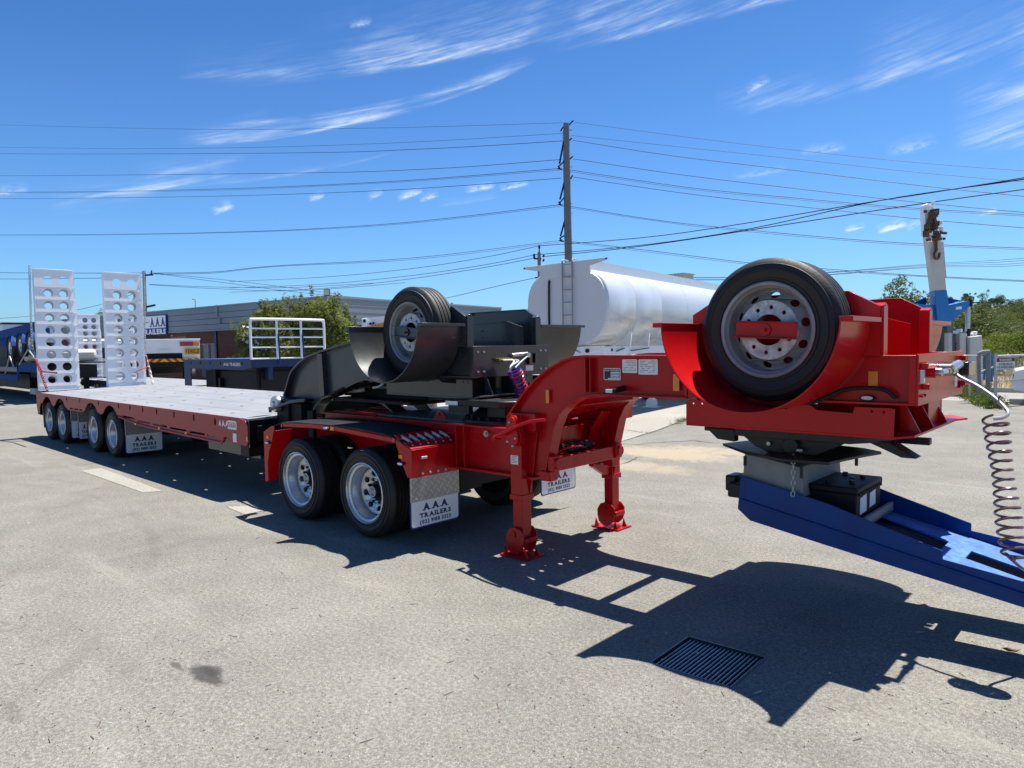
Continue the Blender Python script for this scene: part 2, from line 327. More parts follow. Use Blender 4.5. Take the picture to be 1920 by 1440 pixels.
# ------------------------------------------------------------------ mesh building
def circle(cx, cy, r, n=16, r2=None, rot=0):
    r2 = r2 or r
    return [(cx+r*math.cos(a)*math.cos(rot)-r2*math.sin(a)*math.sin(rot), cy+r*math.cos(a)*math.sin(rot)+r2*math.sin(a)*math.cos(rot)) for a in [2*math.pi*i/n for i in range(n)]]
class MB:
    def __init__(s): s.v = []; s.f = []
    def add(s, vs, fs):
        o = len(s.v); s.v += [tuple(v) for v in vs]; s.f += [tuple(i+o for i in f) for f in fs]; return s
    def box(s, x0, y0, z0, x1, y1, z1):
        return s.add([(x0,y0,z0),(x1,y0,z0),(x1,y1,z0),(x0,y1,z0),(x0,y0,z1),(x1,y0,z1),(x1,y1,z1),(x0,y1,z1)],
                     [(0,3,2,1),(4,5,6,7),(0,1,5,4),(1,2,6,5),(2,3,7,6),(3,0,4,7)])
    def prism(s, poly, ax, a, b, holes=(), fn=None):
        """extrude a polygon (may be concave, with holes) between a and b along ax; 2D axes: x->(y,z) y->(x,z) z->(x,y)"""
        def P(p, k):
            q = (k, p[0], p[1]) if ax == 'x' else ((p[0], k, p[1]) if ax == 'y' else (p[0], p[1], k))
            return fn(q) if fn else q
        loops = [list(poly)]+[list(h) for h in holes]; flat = [p for l in loops for p in l]; n = len(flat)
        if holes or len(poly) > 4:
            tris = tessellate_polygon([[Vector((p[0], p[1], 0)) for p in l] for l in loops])
        else: tris = [tuple(range(n))]
        vs = [P(p, a) for p in flat]+[P(p, b) for p in flat]
        fs = [tuple(tr) for tr in tris]+[tuple(i+n for i in reversed(tr)) for tr in tris]
        o = 0
        for l in loops:
            k = len(l)
            for i in range(k): j = (i+1) % k; fs.append((o+i, o+j, o+j+n, o+i+n))
            o += k
        return s.add(vs, fs)
    def frame(s, p0, p1):
        d = (Vector(p1)-Vector(p0)).normalized(); a = Vector((0,0,1)) if abs(d.z) < .9 else Vector((1,0,0))
        u = d.cross(a).normalized(); return d, u, d.cross(u)
    def cyl(s, p0, p1, r, n=12, r2=None, caps=True):
        d, u, w = s.frame(p0, p1); r2 = r if r2 is None else r2; p0 = Vector(p0); p1 = Vector(p1)
        vs = []
        for p, q in ((p0, r), (p1, r2)): vs += [p+(u*math.cos(2*math.pi*i/n)+w*math.sin(2*math.pi*i/n))*q for i in range(n)]
        fs = [(i, (i+1) % n, (i+1) % n+n, i+n) for i in range(n)]
        if caps: fs += [tuple(reversed(range(n))), tuple(range(n, 2*n))]
        return s.add(vs, fs)
    def bar(s, p0, p1, w, h, up=(0,0,1)):
        p0 = Vector(p0); p1 = Vector(p1); d = (p1-p0).normalized(); up = Vector(up)
        if abs(d.dot(up)) > .98: up = Vector((1,0,0))
        a = d.cross(up).normalized()*w/2; b = a.cross(d).normalized()*h/2
        return s.add([p0-a-b, p0+a-b, p0+a+b, p0-a+b, p1-a-b, p1+a-b, p1+a+b, p1-a+b], [(0,3,2,1),(4,5,6,7),(0,1,5,4),(1,2,6,5),(2,3,7,6),(3,0,4,7)])
    def tube(s, pts, r, n=8, caps=True):
        pts = [Vector(p) for p in pts]; vs = []; fs = []; pu = None
        for i, p in enumerate(pts):
            d = (pts[min(i+1, len(pts)-1)]-pts[max(i-1, 0)]).normalized()
            if pu is None: u = d.cross(Vector((0,0,1)) if abs(d.z) < .9 else Vector((1,0,0))).normalized()
            else:
                u = pu-d*pu.dot(d); u = u.normalized() if u.length > 1e-6 else pu
            pu = u; w = d.cross(u)
            vs += [p+(u*math.cos(2*math.pi*k/n)+w*math.sin(2*math.pi*k/n))*r for k in range(n)]
        for i in range(len(pts)-1):
            for k in range(n): fs.append((i*n+k, i*n+(k+1) % n, (i+1)*n+(k+1) % n, (i+1)*n+k))
        if caps: fs += [tuple(reversed(range(n))), tuple(range((len(pts)-1)*n, len(pts)*n))]
        return s.add(vs, fs)
    def lathe(s, prof, o, n=32, axis='y', closed=False):
        """prof: list of (radius, offset along axis)"""
        vs = []; fs = []; m = len(prof)
        for i in range(n):
            a = 2*math.pi*i/n; ca, sa = math.cos(a), math.sin(a)
            for r, k in prof:
                if axis == 'y': vs.append((o[0]+r*ca, o[1]+k, o[2]+r*sa))
                elif axis == 'z': vs.append((o[0]+r*ca, o[1]+r*sa, o[2]+k))
                else: vs.append((o[0]+k, o[1]+r*ca, o[2]+r*sa))
        for i in range(n):
            j = (i+1) % n
            for k in range(m if closed else m-1):
                l = (k+1) % m; fs.append((i*m+k, i*m+l, j*m+l, j*m+k))
        return s.add(vs, fs)
    def helix(s, p0, p1, R, turns, r, n=6, seg=18, squash=1, wob=0):
        p0 = Vector(p0); p1 = Vector(p1); d, u, w = s.frame(p0, p1); pts = []
        N = int(turns*seg)
        for i in range(N+1):
            a = 2*math.pi*i/seg; f = i/N; q = R*(1+wob*math.sin(f*9+1))
            pts.append(p0.lerp(p1, f)+u*math.cos(a)*q+w*math.sin(a)*q*squash)
        return s.tube(pts, r, n)
ROOT = {}
def tagp(o, label=None, cat=None, group=None, kind=None):
    if label: o['label'] = label
    if cat: o['category'] = cat
    if group: o['group'] = group
    if kind: o['kind'] = kind
    return o
def thing(name, label, cat, o=(0,0,0), frame='W', group=None, rotz=None, base=None):
    """Empty at the base of a thing. frame 'D': coordinates are given in the dolly's frame; rotz: local frame turned about o"""
    e = bpy.data.objects.new(name, None); S.collection.objects.link(e); e.empty_display_size = .2
    o = Vector(o)
    if frame == 'D': e.location = Matrix.Rotation(TH, 3, 'Z') @ o; e.rotation_euler[2] = TH; ROOT[e] = o
    elif rotz is not None: e.location = o; e.rotation_euler[2] = rotz; ROOT[e] = Vector((0,0,0))
    else: e.location = o; ROOT[e] = o
    return tagp(e, label, cat, group)
def mesh_of(mb, name, off, smooth):
    me = bpy.data.meshes.new(name)
    me.from_pydata([(v[0]-off[0], v[1]-off[1], v[2]-off[2]) for v in mb.v], [], mb.f)
    bm = bmesh.new(); bm.from_mesh(me)
    if len(mb.f) < 20000: bmesh.ops.recalc_face_normals(bm, faces=bm.faces)
    bm.to_mesh(me); bm.free()
    if smooth:
        me.polygons.foreach_set('use_smooth', [True]*len(me.polygons)); me.set_sharp_from_angle(angle=math.radians(smooth))
    return me
def part(name, mb, mat, parent=None, smooth=35, bevel=0, label=None, mat_slots=None):
    p = parent; top = parent
    while top is not None and top.parent is not None: top = top.parent
    off = ROOT.get(top, Vector((0,0,0)))
    if parent is not None and parent.type == 'MESH': off = off+Vector(parent.location)
    me = mesh_of(mb, name, off, smooth); me.materials.append(MATS[mat])
    o = bpy.data.objects.new(name, me); S.collection.objects.link(o)
    if parent is not None: o.parent = parent
    if bevel:
        b = o.modifiers.new('bevel', 'BEVEL'); b.width = bevel; b.segments = 2; b.limit_method = 'ANGLE'; b.angle_limit = math.radians(40)
    if label: o['label'] = label
    if name in STUFFP: o['kind'] = 'stuff'
    return o
STUFFP = {'bolts', 'rivets', 'wheel_nuts', 'gearbox_bolts', 'terminals', 'vent_ribs', 'bolt_holes', 'security_mesh', 'chain_mesh', 'climbing_rungs', 'foliage', 'stems', 'flowers', 'valve_block', 'print', 'pins', 'hook_block', 'sheave_guard', 'coupling_jaws', 'chassis', 'underframe', 'suspension'}
def dup(o, parent, loc=None):
    c = o.copy(); S.collection.objects.link(c); c.parent = parent
    if loc is not None: c.location = loc
    return c
def solo(name, mb, mat, label, cat, group=None, kind=None, o=None, **k):
    """a thing that is one mesh, origin at o"""
    o = Vector(o) if o is not None else Vector(mb.v[0])
    me = mesh_of(mb, name, o, k.get('smooth', 35)); me.materials.append(MATS[mat])
    ob = bpy.data.objects.new(name, me); ob.location = o; S.collection.objects.link(ob)
    if k.get('bevel'):
        b = ob.modifiers.new('bevel', 'BEVEL'); b.width = k['bevel']; b.segments = 2; b.limit_method = 'ANGLE'
    return tagp(ob, label, cat, group, kind)
# lettering ---------------------------------------------------------
_gl = {}
def glyph(ch, bold=.0):
    if (ch, bold) in _gl: return _gl[(ch, bold)]
    cu = bpy.data.curves.new('g', 'FONT'); cu.body = ch; cu.size = 1; cu.offset = bold; cu.resolution_u = 3
    ob = bpy.data.objects.new('g', cu); me = bpy.data.meshes.new_from_object(ob)
    vs = [tuple(v.co) for v in me.vertices]; fs = [tuple(p.vertices) for p in me.polygons]
    if vs:
        x0 = min(v[0] for v in vs); x1 = max(v[0] for v in vs); vs = [(v[0]-x0, v[1]) for v in vs]; w = x1-x0
    else: w = .3
    bpy.data.objects.remove(ob); bpy.data.curves.remove(cu); bpy.data.meshes.remove(me)
    _gl[(ch, bold)] = (vs, fs, w); return _gl[(ch, bold)]
SLABS = {'A': [(-.06, .28), (.42, .78)], 'T': [(.14, .48)], 'R': [(-.06, .26), (.44, .72)], 'I': [(-.08, .22)], 'L': [(-.06, .2)], 'E': [(-.06, .2)]}
def text(mb, s, o, xd, yd, h, width=None, gap=.14, bold=.03, slab=False, lift=.0):
    """flat letters of cap height h centred on o"""
    o = Vector(o); xd = Vector(xd).normalized(); yd = Vector(yd).normalized(); nrm = xd.cross(yd)
    sc = h/.70; xs = []; x = 0
    for ch in s:
        vs, fs, w = glyph(ch, bold) if ch != ' ' else ([], [], .22)
        xs.append(x); x += w+gap
    tot = x-gap; kx = (width/tot) if width else sc
    for ch, x in zip(s, xs):
        if ch == ' ': continue
        vs, fs, w = glyph(ch, bold)
        def P(a, b): return o+xd*((x+a-tot/2)*kx)+yd*((b-.35)*sc)+nrm*lift
        mb.add([P(a, b) for a, b in vs], fs)
        if slab:
            e = .07
            feet = {'A': (0, w), 'T': (w/2,), 'R': (.06, w-.03), 'I': (w/2,), 'L': (.06,), 'E': (.06,)}.get(ch, ())
            nrm_l = lift+.0006
            for fx in feet:
                a, bb = fx-.13, fx+.13
                mb.add([o+xd*((x+q-tot/2)*kx)+yd*((r-.35)*sc)+nrm*nrm_l for q, r in ((a, -.02), (bb, -.02), (bb, e), (a, e))], [(0, 1, 2, 3)])
            if ch in 'RIEL':
                a, bb = (.06-.13, .2) if ch != 'I' else (w/2-.13, w/2+.13)
                mb.add([o+xd*((x+q-tot/2)*kx)+yd*((r-.35)*sc)+nrm*nrm_l for q, r in ((a, .63), (bb, .63), (bb, .72), (a, .72))], [(0, 1, 2, 3)])
    return mb
# wheels -------------------------------------------------------------
def tyre_mb(R, r, w, c=(0,0,0), side=-1, tread=True):
    """side -1: shown face towards -y at offset 0, width w away from it"""
    mb = MB(); s = -side
    pr = [(r, .012), (r+.012, .002), (r+.022, .003), (r+.024, -.002), (r+.032, -.003), (r+.034, .002), (r+.06, -.004), (r+(R-r)*.55, -.012), (R-.072, -.009), (R-.070, -.014), (R-.064, -.014), (R-.062, -.007), (R-.040, -.002), (R-.038, -.005), (R-.034, -.004), (R-.032, .003), (R-.022, .010), (R-.006, .026), (R, .036)]
    g = []
    for k in range(4):
        y = w*(.26+.16*k); g += [(R, y-.006), (R-.014, y-.004), (R-.014, y+.004), (R, y+.006)]
    pr = pr+g+[(R, w-.036), (R-.02, w-.01), (r+(R-r)*.5, w+.01), (r+.02, w-.004), (r, w-.015)]
    mb.lathe([(a, b*s) for a, b in pr], c, 64); return mb
def rim_mb(r, c, s, deep=.17, w=.2):
    """deep dished rim, lip at offset 0 (towards -y when s=1)"""
    mb = MB()
    pr = [(r-.004, .016), (r+.004, .004), (r+.006, -.006), (r-.004, -.010), (r-.010, -.002), (r-.012, .012), (r-.030, .020), (r-.034, .045), (r-.045, .060), (r-.050, deep-.05), (r-.062, deep-.02), (r-.066, deep)]
    mb.lathe([(a, b*s) for a, b in pr], c, 56); return mb
def disc_mb(r0, r1, c, y, s, nh, rh, hr, cone=0, th=.012, n=48, eh=None):
    """annular disc r1..r0 with nh holes of radius hr on pitch radius rh; cone: rise towards the rim"""
    mb = MB(); holes = [circle(0, 0, r1, 28)]
    for k in range(nh):
        a = 2*math.pi*k/nh+.2; holes.append(circle(rh*math.cos(a), rh*math.sin(a), hr, 12, eh or hr, a))
    def fn(q):
        rr = math.hypot(q[0], q[2]); f = (rr-r1)/(r0-r1)
        return (c[0]+q[0], c[1]+s*(y+q[1]+cone*(1-math.cos(math.pi*min(1, max(0, f))))/2), c[2]+q[2])
    mb.prism(circle(0, 0, r0, n), 'y', 0, th, holes, fn); return mb
def road_wheel(parent, c, R, r, s=1, dual=True, logo=False):
    """c: centre of the outer face; s=1 outer face looks to -y"""
    w = .235
    rim = part('wheel', rim_mb(r, c, s), 'rim', parent)
    part('tyre', tyre_mb(R, r-.004, w, c, -s), 'tyre', rim)
    if dual: part('tyre', tyre_mb(R, r-.004, w, (c[0], c[1]+s*(w+.05), c[2]), -s), 'tyre', rim)
    part('disc', disc_mb(r-.06, .085, c, .150, s, 8, .155, .024, cone=-.035, eh=.030), 'rim', rim)
    hb = MB().lathe([(0, .085*s), (.052, .085*s), (.058, .092*s), (.060, .13*s), (.085, .14*s), (.086, .2*s)], c, 28)
    hub = part('hub', hb, 'black', rim)
    bo = MB()
    for k in range(8):
        a = 2*math.pi*(k+.5)/8; bo.cyl((c[0]+.105*math.cos(a), c[1]+s*.118, c[2]+.105*math.sin(a)), (c[0]+.105*math.cos(a), c[1]+s*.18, c[2]+.105*math.sin(a)), .013, 6)
    part('wheel_nuts', bo, 'black', rim)
    if logo:
        lg = MB().lathe([(.040, 0), (.046, 0)], (c[0], c[1]+s*.0835, c[2]), 24)
        text(lg, 'KH', (c[0], c[1]+s*.0835, c[2]), (1,0,0), (0,0,1), .036, width=.050, gap=.02, bold=.02)
        q = [(.034*math.cos(math.pi/3*i+.52), .034*math.sin(math.pi/3*i+.52)) for i in range(6)]
        for i in range(6):
            a, b_ = q[i], q[(i+1) % 6]; lg.bar((c[0]+a[0], c[1]+s*.084, c[2]+a[1]), (c[0]+b_[0], c[1]+s*.084, c[2]+b_[1]), .002, .003)
        part('hub_badge', lg, 'label', rim, smooth=0)
    # chalk marks on the sidewall
    ch = MB(); 
    part('inner_barrel', MB().lathe([(r-.062, s*.17), (r-.07, s*.30), (r-.02, s*.52)], c, 32), 'black', rim)
    return rim
def spare_wheel(c, frame, label, bar_mat, tilt):
    t_ = thing('spare_wheel', label, 'spare wheel', (c[0], c[1], c[2]-.40), frame)
    part('tyre', tyre_mb(.405, .258, .24, c, -1), 'tyre', t_)
    rm = part('rim', MB().lathe([(a, b) for a, b in [(.258, .016), (.268, .004), (.270, -.008), (.262, -.012), (.252, -.006), (.248, .010), (.236, .022), (.232, .05), (.226, .075), (.222, .10)]], c, 64), 'sparerim', t_)
    d1 = disc_mb(.226, .160, c, .030, 1, 10, .197, .0185, cone=.055, eh=.026); part('rim_dish', d1, 'sparerim', rm)
    d2 = disc_mb(.168, .088, c, .026, 1, 10, .128, .0125, th=.014); part('mounting_face', d2, 'hubwhite', rm)
    part('well', MB().lathe([(.222, .10), (.228, .2), (.25, .235)], c, 40), 'black', rm)
    b = MB(); ca, sa = math.cos(tilt), math.sin(tilt)
    def P(a, y, z): return (c[0]+a*ca-z*sa, c[1]+y, c[2]+a*sa+z*ca)
    def bx(a0, a1, y0, y1, z0, z1):
        v = [P(a, y, z) for z in (z0, z1) for y in (y0, y1) for a in (a0, a1)]
        b.add(v, [(0,1,3,2),(4,6,7,5),(0,4,5,1),(2,3,7,6),(0,2,6,4),(1,5,7,3)])
    bx(-.175, .175, -.015, -.008, -.042, .042); bx(-.175, .175, -.05, -.008, -.048, -.041); bx(-.175, .175, -.05, -.008, .041, .048)
    part('clamp_bar', b, bar_mat, t_, bevel=.002)
    bb = MB(); y = c[1]-.02
    pl = circle(c[0], c[2], .034, 8); bb.prism([(x, z) for x, z in pl], 'y', y-.006, y+.004); bb.cyl((c[0], y-.03, c[2]), (c[0], y, c[2]), .010, 6); bb.cyl((c[0], y, c[2]), (c[0], y+.3, c[2]), .009, 6)
    part('clamp_bolt', bb, bar_mat, t_)
    return t_
def flap(parent, u, v0, v1, z0, zm, z1, mirror=False, dirt=None, border='inkblue', plate_t=.02):
    """checker plate with printed mud flap below; faces +x"""
    pl = part('checker_plate', MB().box(u-.004, v0, zm, u+.004, v1, z1).box(u-.004, v0, zm, u+.02, v0+.004, z1), 'checker', parent)
    rv = MB()
    for k in range(4):
        y = v0+.06+(v1-v0-.12)*k/3
        for z in (zm+.02, z1-.02): rv.cyl((u+.003, y, z), (u+.011, y, z), .007, 8)
    part('rivets', rv, 'galv', pl)
    c = .02; w = v1-v0
    def rr(m):
        a, b_, q0, q1 = v0+m, v1-m, z0+m, zm-.001-(m if m else 0)*0
        return [(a+c, q0), (b_-c, q0), (b_-.006, q0+.006), (b_, q0+c), (b_, q1), (a, q1), (a, q0+c), (a+.006, q0+.006)]
    fl = part('mud_flap', MB().prism(rr(0), 'x', u-.008, u-.003), border, parent)
    part('flap_face', MB().prism(rr(.011), 'x', u-.003, u-.0018), 'label', fl)
    H = zm-z0; cy = (v0+v1)/2; x = u-.0008; tx = MB()
    text(tx, 'AAA', (x, cy, z0+H*.745), (0,1,0), (0,0,1), H*.23, width=w*.50, gap=.34, bold=.07, slab=True)
    text(tx, 'TRAILERS', (x, cy, z0+H*.44), (0,1,0), (0,0,1), H*.16, width=w*.64, gap=.13, bold=.055, slab=True)
    text(tx, '(02) 9188 3322', (x, cy, z0+H*.20), (0,1,0), (0,0,1), H*.13, width=w*.64, gap=.10, bold=.045)
    part('lettering', tx, 'ink', fl, smooth=0)
    return fl
# ------------------------------------------------------------------ shared pieces of the two kingpin boxes
def band(mb, pts, v0, v1, th=.014):
    """steel strip following a line in the x-z plane"""
    n = len(pts); off = []
    for i in range(n):
        a = Vector(pts[max(i-1, 0)]); b = Vector(pts[min(i+1, n-1)]); d = (b-a).normalized(); off.append((pts[i][0]-d.y*th, pts[i][1]+d.x*th))
    o0 = len(mb.v)
    for i in range(n): mb.v += [(pts[i][0], v0, pts[i][1]), (pts[i][0], v1, pts[i][1]), (off[i][0], v1, off[i][1]), (off[i][0], v0, off[i][1])]
    for i in range(n-1):
        for k in range(4): l = (k+1) % 4; mb.f.append((o0+4*i+k, o0+4*i+l, o0+4*i+4+l, o0+4*i+4+k))
    mb.f += [(o0, o0+1, o0+2, o0+3), (o0+4*n-1, o0+4*n-2, o0+4*n-3, o0+4*n-4)]
    return mb
def carrier(root, uc, zl, mt, sheet, fr=.73, vn=3.67, v0=4.15, v1=5.25, vf=5.82):
    R = .492
    def trough(a, b):
        N = 48; mb = MB()
        for i in range(N+1):
            q = math.pi+math.pi*i/N; cq, sq = math.cos(q), math.sin(q)
            mb.v += [(uc+R*cq, a, zl+R*sq), (uc+R*cq, b, zl+R*sq), (uc+(R+.008)*cq, b, zl+(R+.008)*sq), (uc+(R+.008)*cq, a, zl+(R+.008)*sq)]
        for i in range(N):
            for k in range(4): l = (k+1) % 4; mb.f.append((4*i+k, 4*i+l, 4*i+4+l, 4*i+4+k))
        mb.f += [(0, 1, 2, 3), (4*N+3, 4*N+2, 4*N+1, 4*N)]
        g = part('wheel_trough', mb, sheet, root, smooth=60)
        lp = MB()
        lp.box(uc-R-.062, a, zl-.022, uc-R-.008, b+(.0), zl+.004); lp.box(uc+R+.008, a, zl-.022, uc+R+.062, b, zl+.004)
        lp.box(uc-R-.012, a, zl-.004, uc-R+.004, b, zl+.004); lp.box(uc+R-.004, a, zl-.004, uc+R+.012, b, zl+.004)
        part('lip', lp, mt, g, bevel=.002)
        return g
    trough(vn, v0-.005); trough(v1+.005, vf)
    # hexagonal end plates of the troughs, with posts
    for k, (v, s) in enumerate(((v0+.0, 1), (v1-.012, -1))):
        p = [(uc-.55, zl-.21), (uc-.55, zl+.06), (uc-.38, zl+.155), (uc+.38, zl+.155), (uc+.545, zl+.062), (uc+.545, zl-.21)]
        ep = part('end_plate', MB().prism(p, 'y', v, v+.010), mt, root)
        fb = MB(); band(fb, [(uc-.548, zl+.05), (uc-.38, zl+.148), (uc+.38, zl+.148), (uc+.543, zl+.055)], *((v+.010, v+.045) if s > 0 else (v-.035, v)), th=.008)
        part('folded_edge', fb, mt, ep, bevel=.001)
        po = MB(); vv = (v+.012, v+.085) if s > 0 else (v-.075, v-.002)
        po.box(uc+.50, vv[0], zl-.205, uc+.56, vv[1], zl+.068); po.prism([(vv[0], zl+.068), (vv[1], zl+.068), ((vv[0]+vv[1])/2+s*.0, zl+.085)], 'x', uc+.50, uc+.56)
        part('post', po, mt, ep, bevel=.003)
    # inner panel with row of holes, in front of the far end plate
    vm = v1-.17
    p = [(uc-.46, zl-.20), (uc-.46, zl-.06), (uc-.34, zl+.02), (uc+.27, zl+.035), (uc+.47, zl-.025), (uc+.47, zl-.20)]
    hl = [circle(uc-.08, zl-.05, .014, 8), circle(uc-.08, zl-.11, .010, 8)]+[circle(uc+.02+.1*i, zl-.16, .008, 6) for i in range(4)]
    ip = part('inner_panel', MB().prism(p, 'y', vm, vm+.008, hl), mt, root)
    part('panel_edge', band(MB(), [(uc-.34, zl+.022), (uc+.27, zl+.037), (uc+.47, zl-.022)], vm-.025, vm+.01, .006), mt, ip)
    # strut between the cheeks
    st = MB(); st.bar((uc+.10, vm-.30, zl-.20), (uc-.02, vm-.42, zl+.05), .05, .02)
    part('strut', st, mt, root, bevel=.002)
    # box: side channels, front and rear face, floor
    zt, zb = zl-.198, zl-.462; ur = uc-.60; uf = uc+fr
    bx = MB()
    bx.box(ur, v0+.05, zb, uf-.012, v0+.062, zt)                    # near web, set in
    bx.box(ur, v0, zt-.012, uf-.012, v0+.05, zt); bx.box(ur, v0, zb, uf-.012, v0+.05, zb+.012)
    bx.box(uf-.045, v0, zb+.012, uf-.012, v0+.05, zt-.012)
    bx.box(ur, v1-.012, zb, uf-.012, v1, zt); bx.box(ur, v0+.062, zb, uf-.012, v1-.012, zb+.01)
    bx.box(ur, v0, zb, ur+.01, v1, zt)
    box = part('kingpin_box', bx, mt, root, bevel=.002)
    part('front_face', MB().box(uf-.012, v0, zb, uf, v1, zt+.006), mt, root, bevel=.003)
    # lower rails and skid plate
    r0, r1 = uc-.60, uc+.617; z0, z1 = zl-.632, zl-.478
    s1 = [(uc-.28, z1+.02), (uc-.10, z1+.02), (uc+.12, z1+.02), (uc+.12, z1-.018), (uc+.09, z1-.030), (uc-.22, z1-.024), (uc-.27, z1-.004)]
    prof = [(r0, z0), (r1, z0), (r1, z1-.004), (r1-.02, z1), (uc+.42, z1), (uc+.41, z1-.036), (uc+.22, z1-.028), (uc+.19, z1-.006), (uc+.17, z1), (uc+.06, z1), (uc+.05, z1-.030), (uc-.22, z1-.022), (uc-.26, z1), (r0+.02, z1), (r0, z1-.02)]
    hs = [circle(r0+.05, z1-.022, .007, 8), circle(r0+.11, z1-.022, .007, 8), circle(r1-.05, z1-.022, .007, 8), circle(r1-.11, z1-.022, .007, 8)]
    rl = part('side_rail', MB().prism(prof, 'y', v0, v0+.010, hs), mt, root, bevel=.0015)
    part('side_rail', MB().prism(prof, 'y', v1-.010, v1), mt, root)
    sk = MB(); band(sk, [(r0, z0-.012), (r1, z0-.012), (r1+.10, z0+.004)], v0, v1+.05, .012)
    sk.prism([(r1+.10, v0+.15), (r1+.10, v1-.1), (r1+.14, v1+.02), (r1+.02, v1+.18), (r1-.05, v1+.05), (r1+.0, v0+.05)], 'z', z0+.004, z0+.016)
    part('skid_plate', sk, mt, root, bevel=.001)
    for v in (v0+.16, v0+.46, v1-.30):
        part('gusset', MB().prism([(r1-.01, z0), (r1+.095, z0+.006), (r1+.015, z1+.012), (r1-.01, z1+.012)], 'y', v, v+.008), mt, root)
    part('king_post', MB().box(uc+.42, v0+.55, z0, uc+.66, v1-.25, zb), mt, root)
    part('king_post', MB().box(uc-.5, v0+.3, z0, uc+.3, v1-.3, zb), mt, root)
    bo = MB()
    for a in (.05, .12, v1-v0-.12, v1-v0-.05):
        for z in (zt-.045, zb+.05): bo.cyl((uf, v0+a, z), (uf+.012, v0+a, z), .009, 6)
    part('bolts', bo, 'galv' if mt == 'grey' else mt, root)
    return dict(zt=zt, zb=zb, uf=uf, ur=ur, z0=z0, z1=z1)
def marker(parent, p, s=1, col='lens', ax='y'):
    """small clearance lamp on a black base, facing -y"""
    b = MB(); x, y, z = p
    b.prism([(x+.032*math.cos(a)*1.25, z+.016*math.sin(a)) for a in [2*math.pi*i/14 for i in range(14)]], 'y', y-.018, y)
    o = part('lamp_base', b, 'black', parent)
    l = MB(); l.prism([(x+.026*math.cos(a)*1.2, z+.011*math.sin(a)) for a in [2*math.pi*i/14 for i in range(14)]], 'y', y-.026, y-.017)
    part('lamp_lens', l, col, o, bevel=.002); return o
def reflector(parent, x, y, z, w=.05, h=.09, mat='amber'):
    return part('reflector', MB().box(x-w/2, y-.006, z-h/2, x+w/2, y, z+h/2), mat, parent, bevel=.001)
def chain(pts, step=.036, r=.005, L=.026, W=.013):
    mb = MB(); pts = [Vector(p) for p in pts]; seg = []
    for a, b in zip(pts, pts[1:]):
        n = max(1, int((b-a).length/step)); seg += [a.lerp(b, i/n) for i in range(n)]
    seg.append(pts[-1])
    for k, p in enumerate(seg[:-1]):
        d = (seg[k+1]-p).normalized(); u = d.cross(Vector((.3, .9, .1))).normalized(); w = d.cross(u)
        s = (u+w).normalized() if k % 2 else (u-w).normalized()
        ring = [p+d*(L*math.cos(a)*.9)+s*(W*math.sin(a)) for a in [2*math.pi*i/8 for i in range(9)]]
        mb.tube(ring, r, 4, caps=False)
    return mb
# ================================================================== RED DOLLY
D = thing('tandem_dolly', 'glossy red two axle dolly with red gooseneck, resting on two red landing legs', 'trailer dolly', (-4.6, 4.75, 0), 'D')
UC, ZL = -1.668, 1.765
kb = carrier(D, UC, ZL, 'red', 'red')
# box details
reflector(D, UC+.50, 4.199, 1.43, .048, .10)
marker(D, (UC+.475, 4.198, 1.335))
reflector(D, -2.345, 4.165, 1.395, .045, .11); reflector(D, -3.43, 4.165, 1.265, .03, .10)
hp = [(UC+.62, 4.17, 1.34), (UC+.57, 4.14, 1.385), (UC+.46, 4.13, 1.392), (UC+.36, 4.13, 1.375), (UC+.27, 4.12, 1.33), (UC+.18, 4.12, 1.30), (UC+.12, 4.13, 1.315)]
def spline(p, n=8):
    p = [Vector(q) for q in p]; out = []
    for i in range(len(p)-1):
        a, b, c, d = p[max(i-1, 0)], p[i], p[i+1], p[min(i+2, len(p)-1)]
        for k in range(n):
            s = k/n; out.append(.5*((2*b)+(c-a)*s+(2*a-5*b+4*c-d)*s*s+(3*b-a-3*c+d)*s**3))
    out.append(p[-1]); return out
part('cable', MB().tube(spline(hp), .012), 'black', D)
part('label', MB().box(UC+.17, 4.128, 1.295, UC+.23, 4.131, 1.325), 'label', D)
# gooseneck beams
top = [(-3.82, 1.08), (-3.75, 1.16), (-3.65, 1.27), (-3.53, 1.38), (-3.40, 1.465), (-3.26, 1.53), (-3.16, 1.555), (-3.06, 1.56), (-2.26, 1.555)]
bot = [(-2.26, 1.305), (-2.96, 1.302), (-3.10, 1.28), (-3.22, 1.225), (-3.31, 1.14), (-3.37, 1.02), (-3.41, .86), (-3.45, .70), (-3.50, .665)]
for a, b, w in ((4.13, 4.25, 4.19), (5.0, 5.12, 5.06)):
    poly = top+bot+[(-3.82, .665)]
    wb = part('gooseneck_beam', MB().prism(poly, 'y', w-.006, w+.006), 'red', D)
    part('top_flange', band(MB(), top, a, b, .016), 'red', wb, bevel=.002)
    part('bottom_flange', band(MB(), bot[:-1], a+.005, b-.005, .014), 'red', wb, bevel=.002)
    for x0, x1 in ((-3.075, -3.055), (-3.02, -3.012), (-2.27, -2.255)): part('stiffener', MB().box(x0, a+.005, 1.31, x1, w-.006, 1.554), 'red', wb)
part('belly_plate', band(MB(), [(-3.0, 1.29), (-3.16, 1.255)], 4.27, 4.99, .006), 'red', D)
part('belly_plate', band(MB(), [(-3.42, 1.10), (-3.53, .95), (-3.56, .80)], 4.84, 4.99, .006), 'red', D)
part('side_plate', MB().box(-2.25, 4.14, 1.30, -1.9, 4.15, 1.56), 'red', D)
part('cross_member', MB().box(-3.2, 4.25, 1.47, -3.06, 5.0, 1.55), 'red', D)
part('cross_member', MB().box(-2.62, 4.25, 1.32, -2.54, 5.0, 1.44), 'red', D)
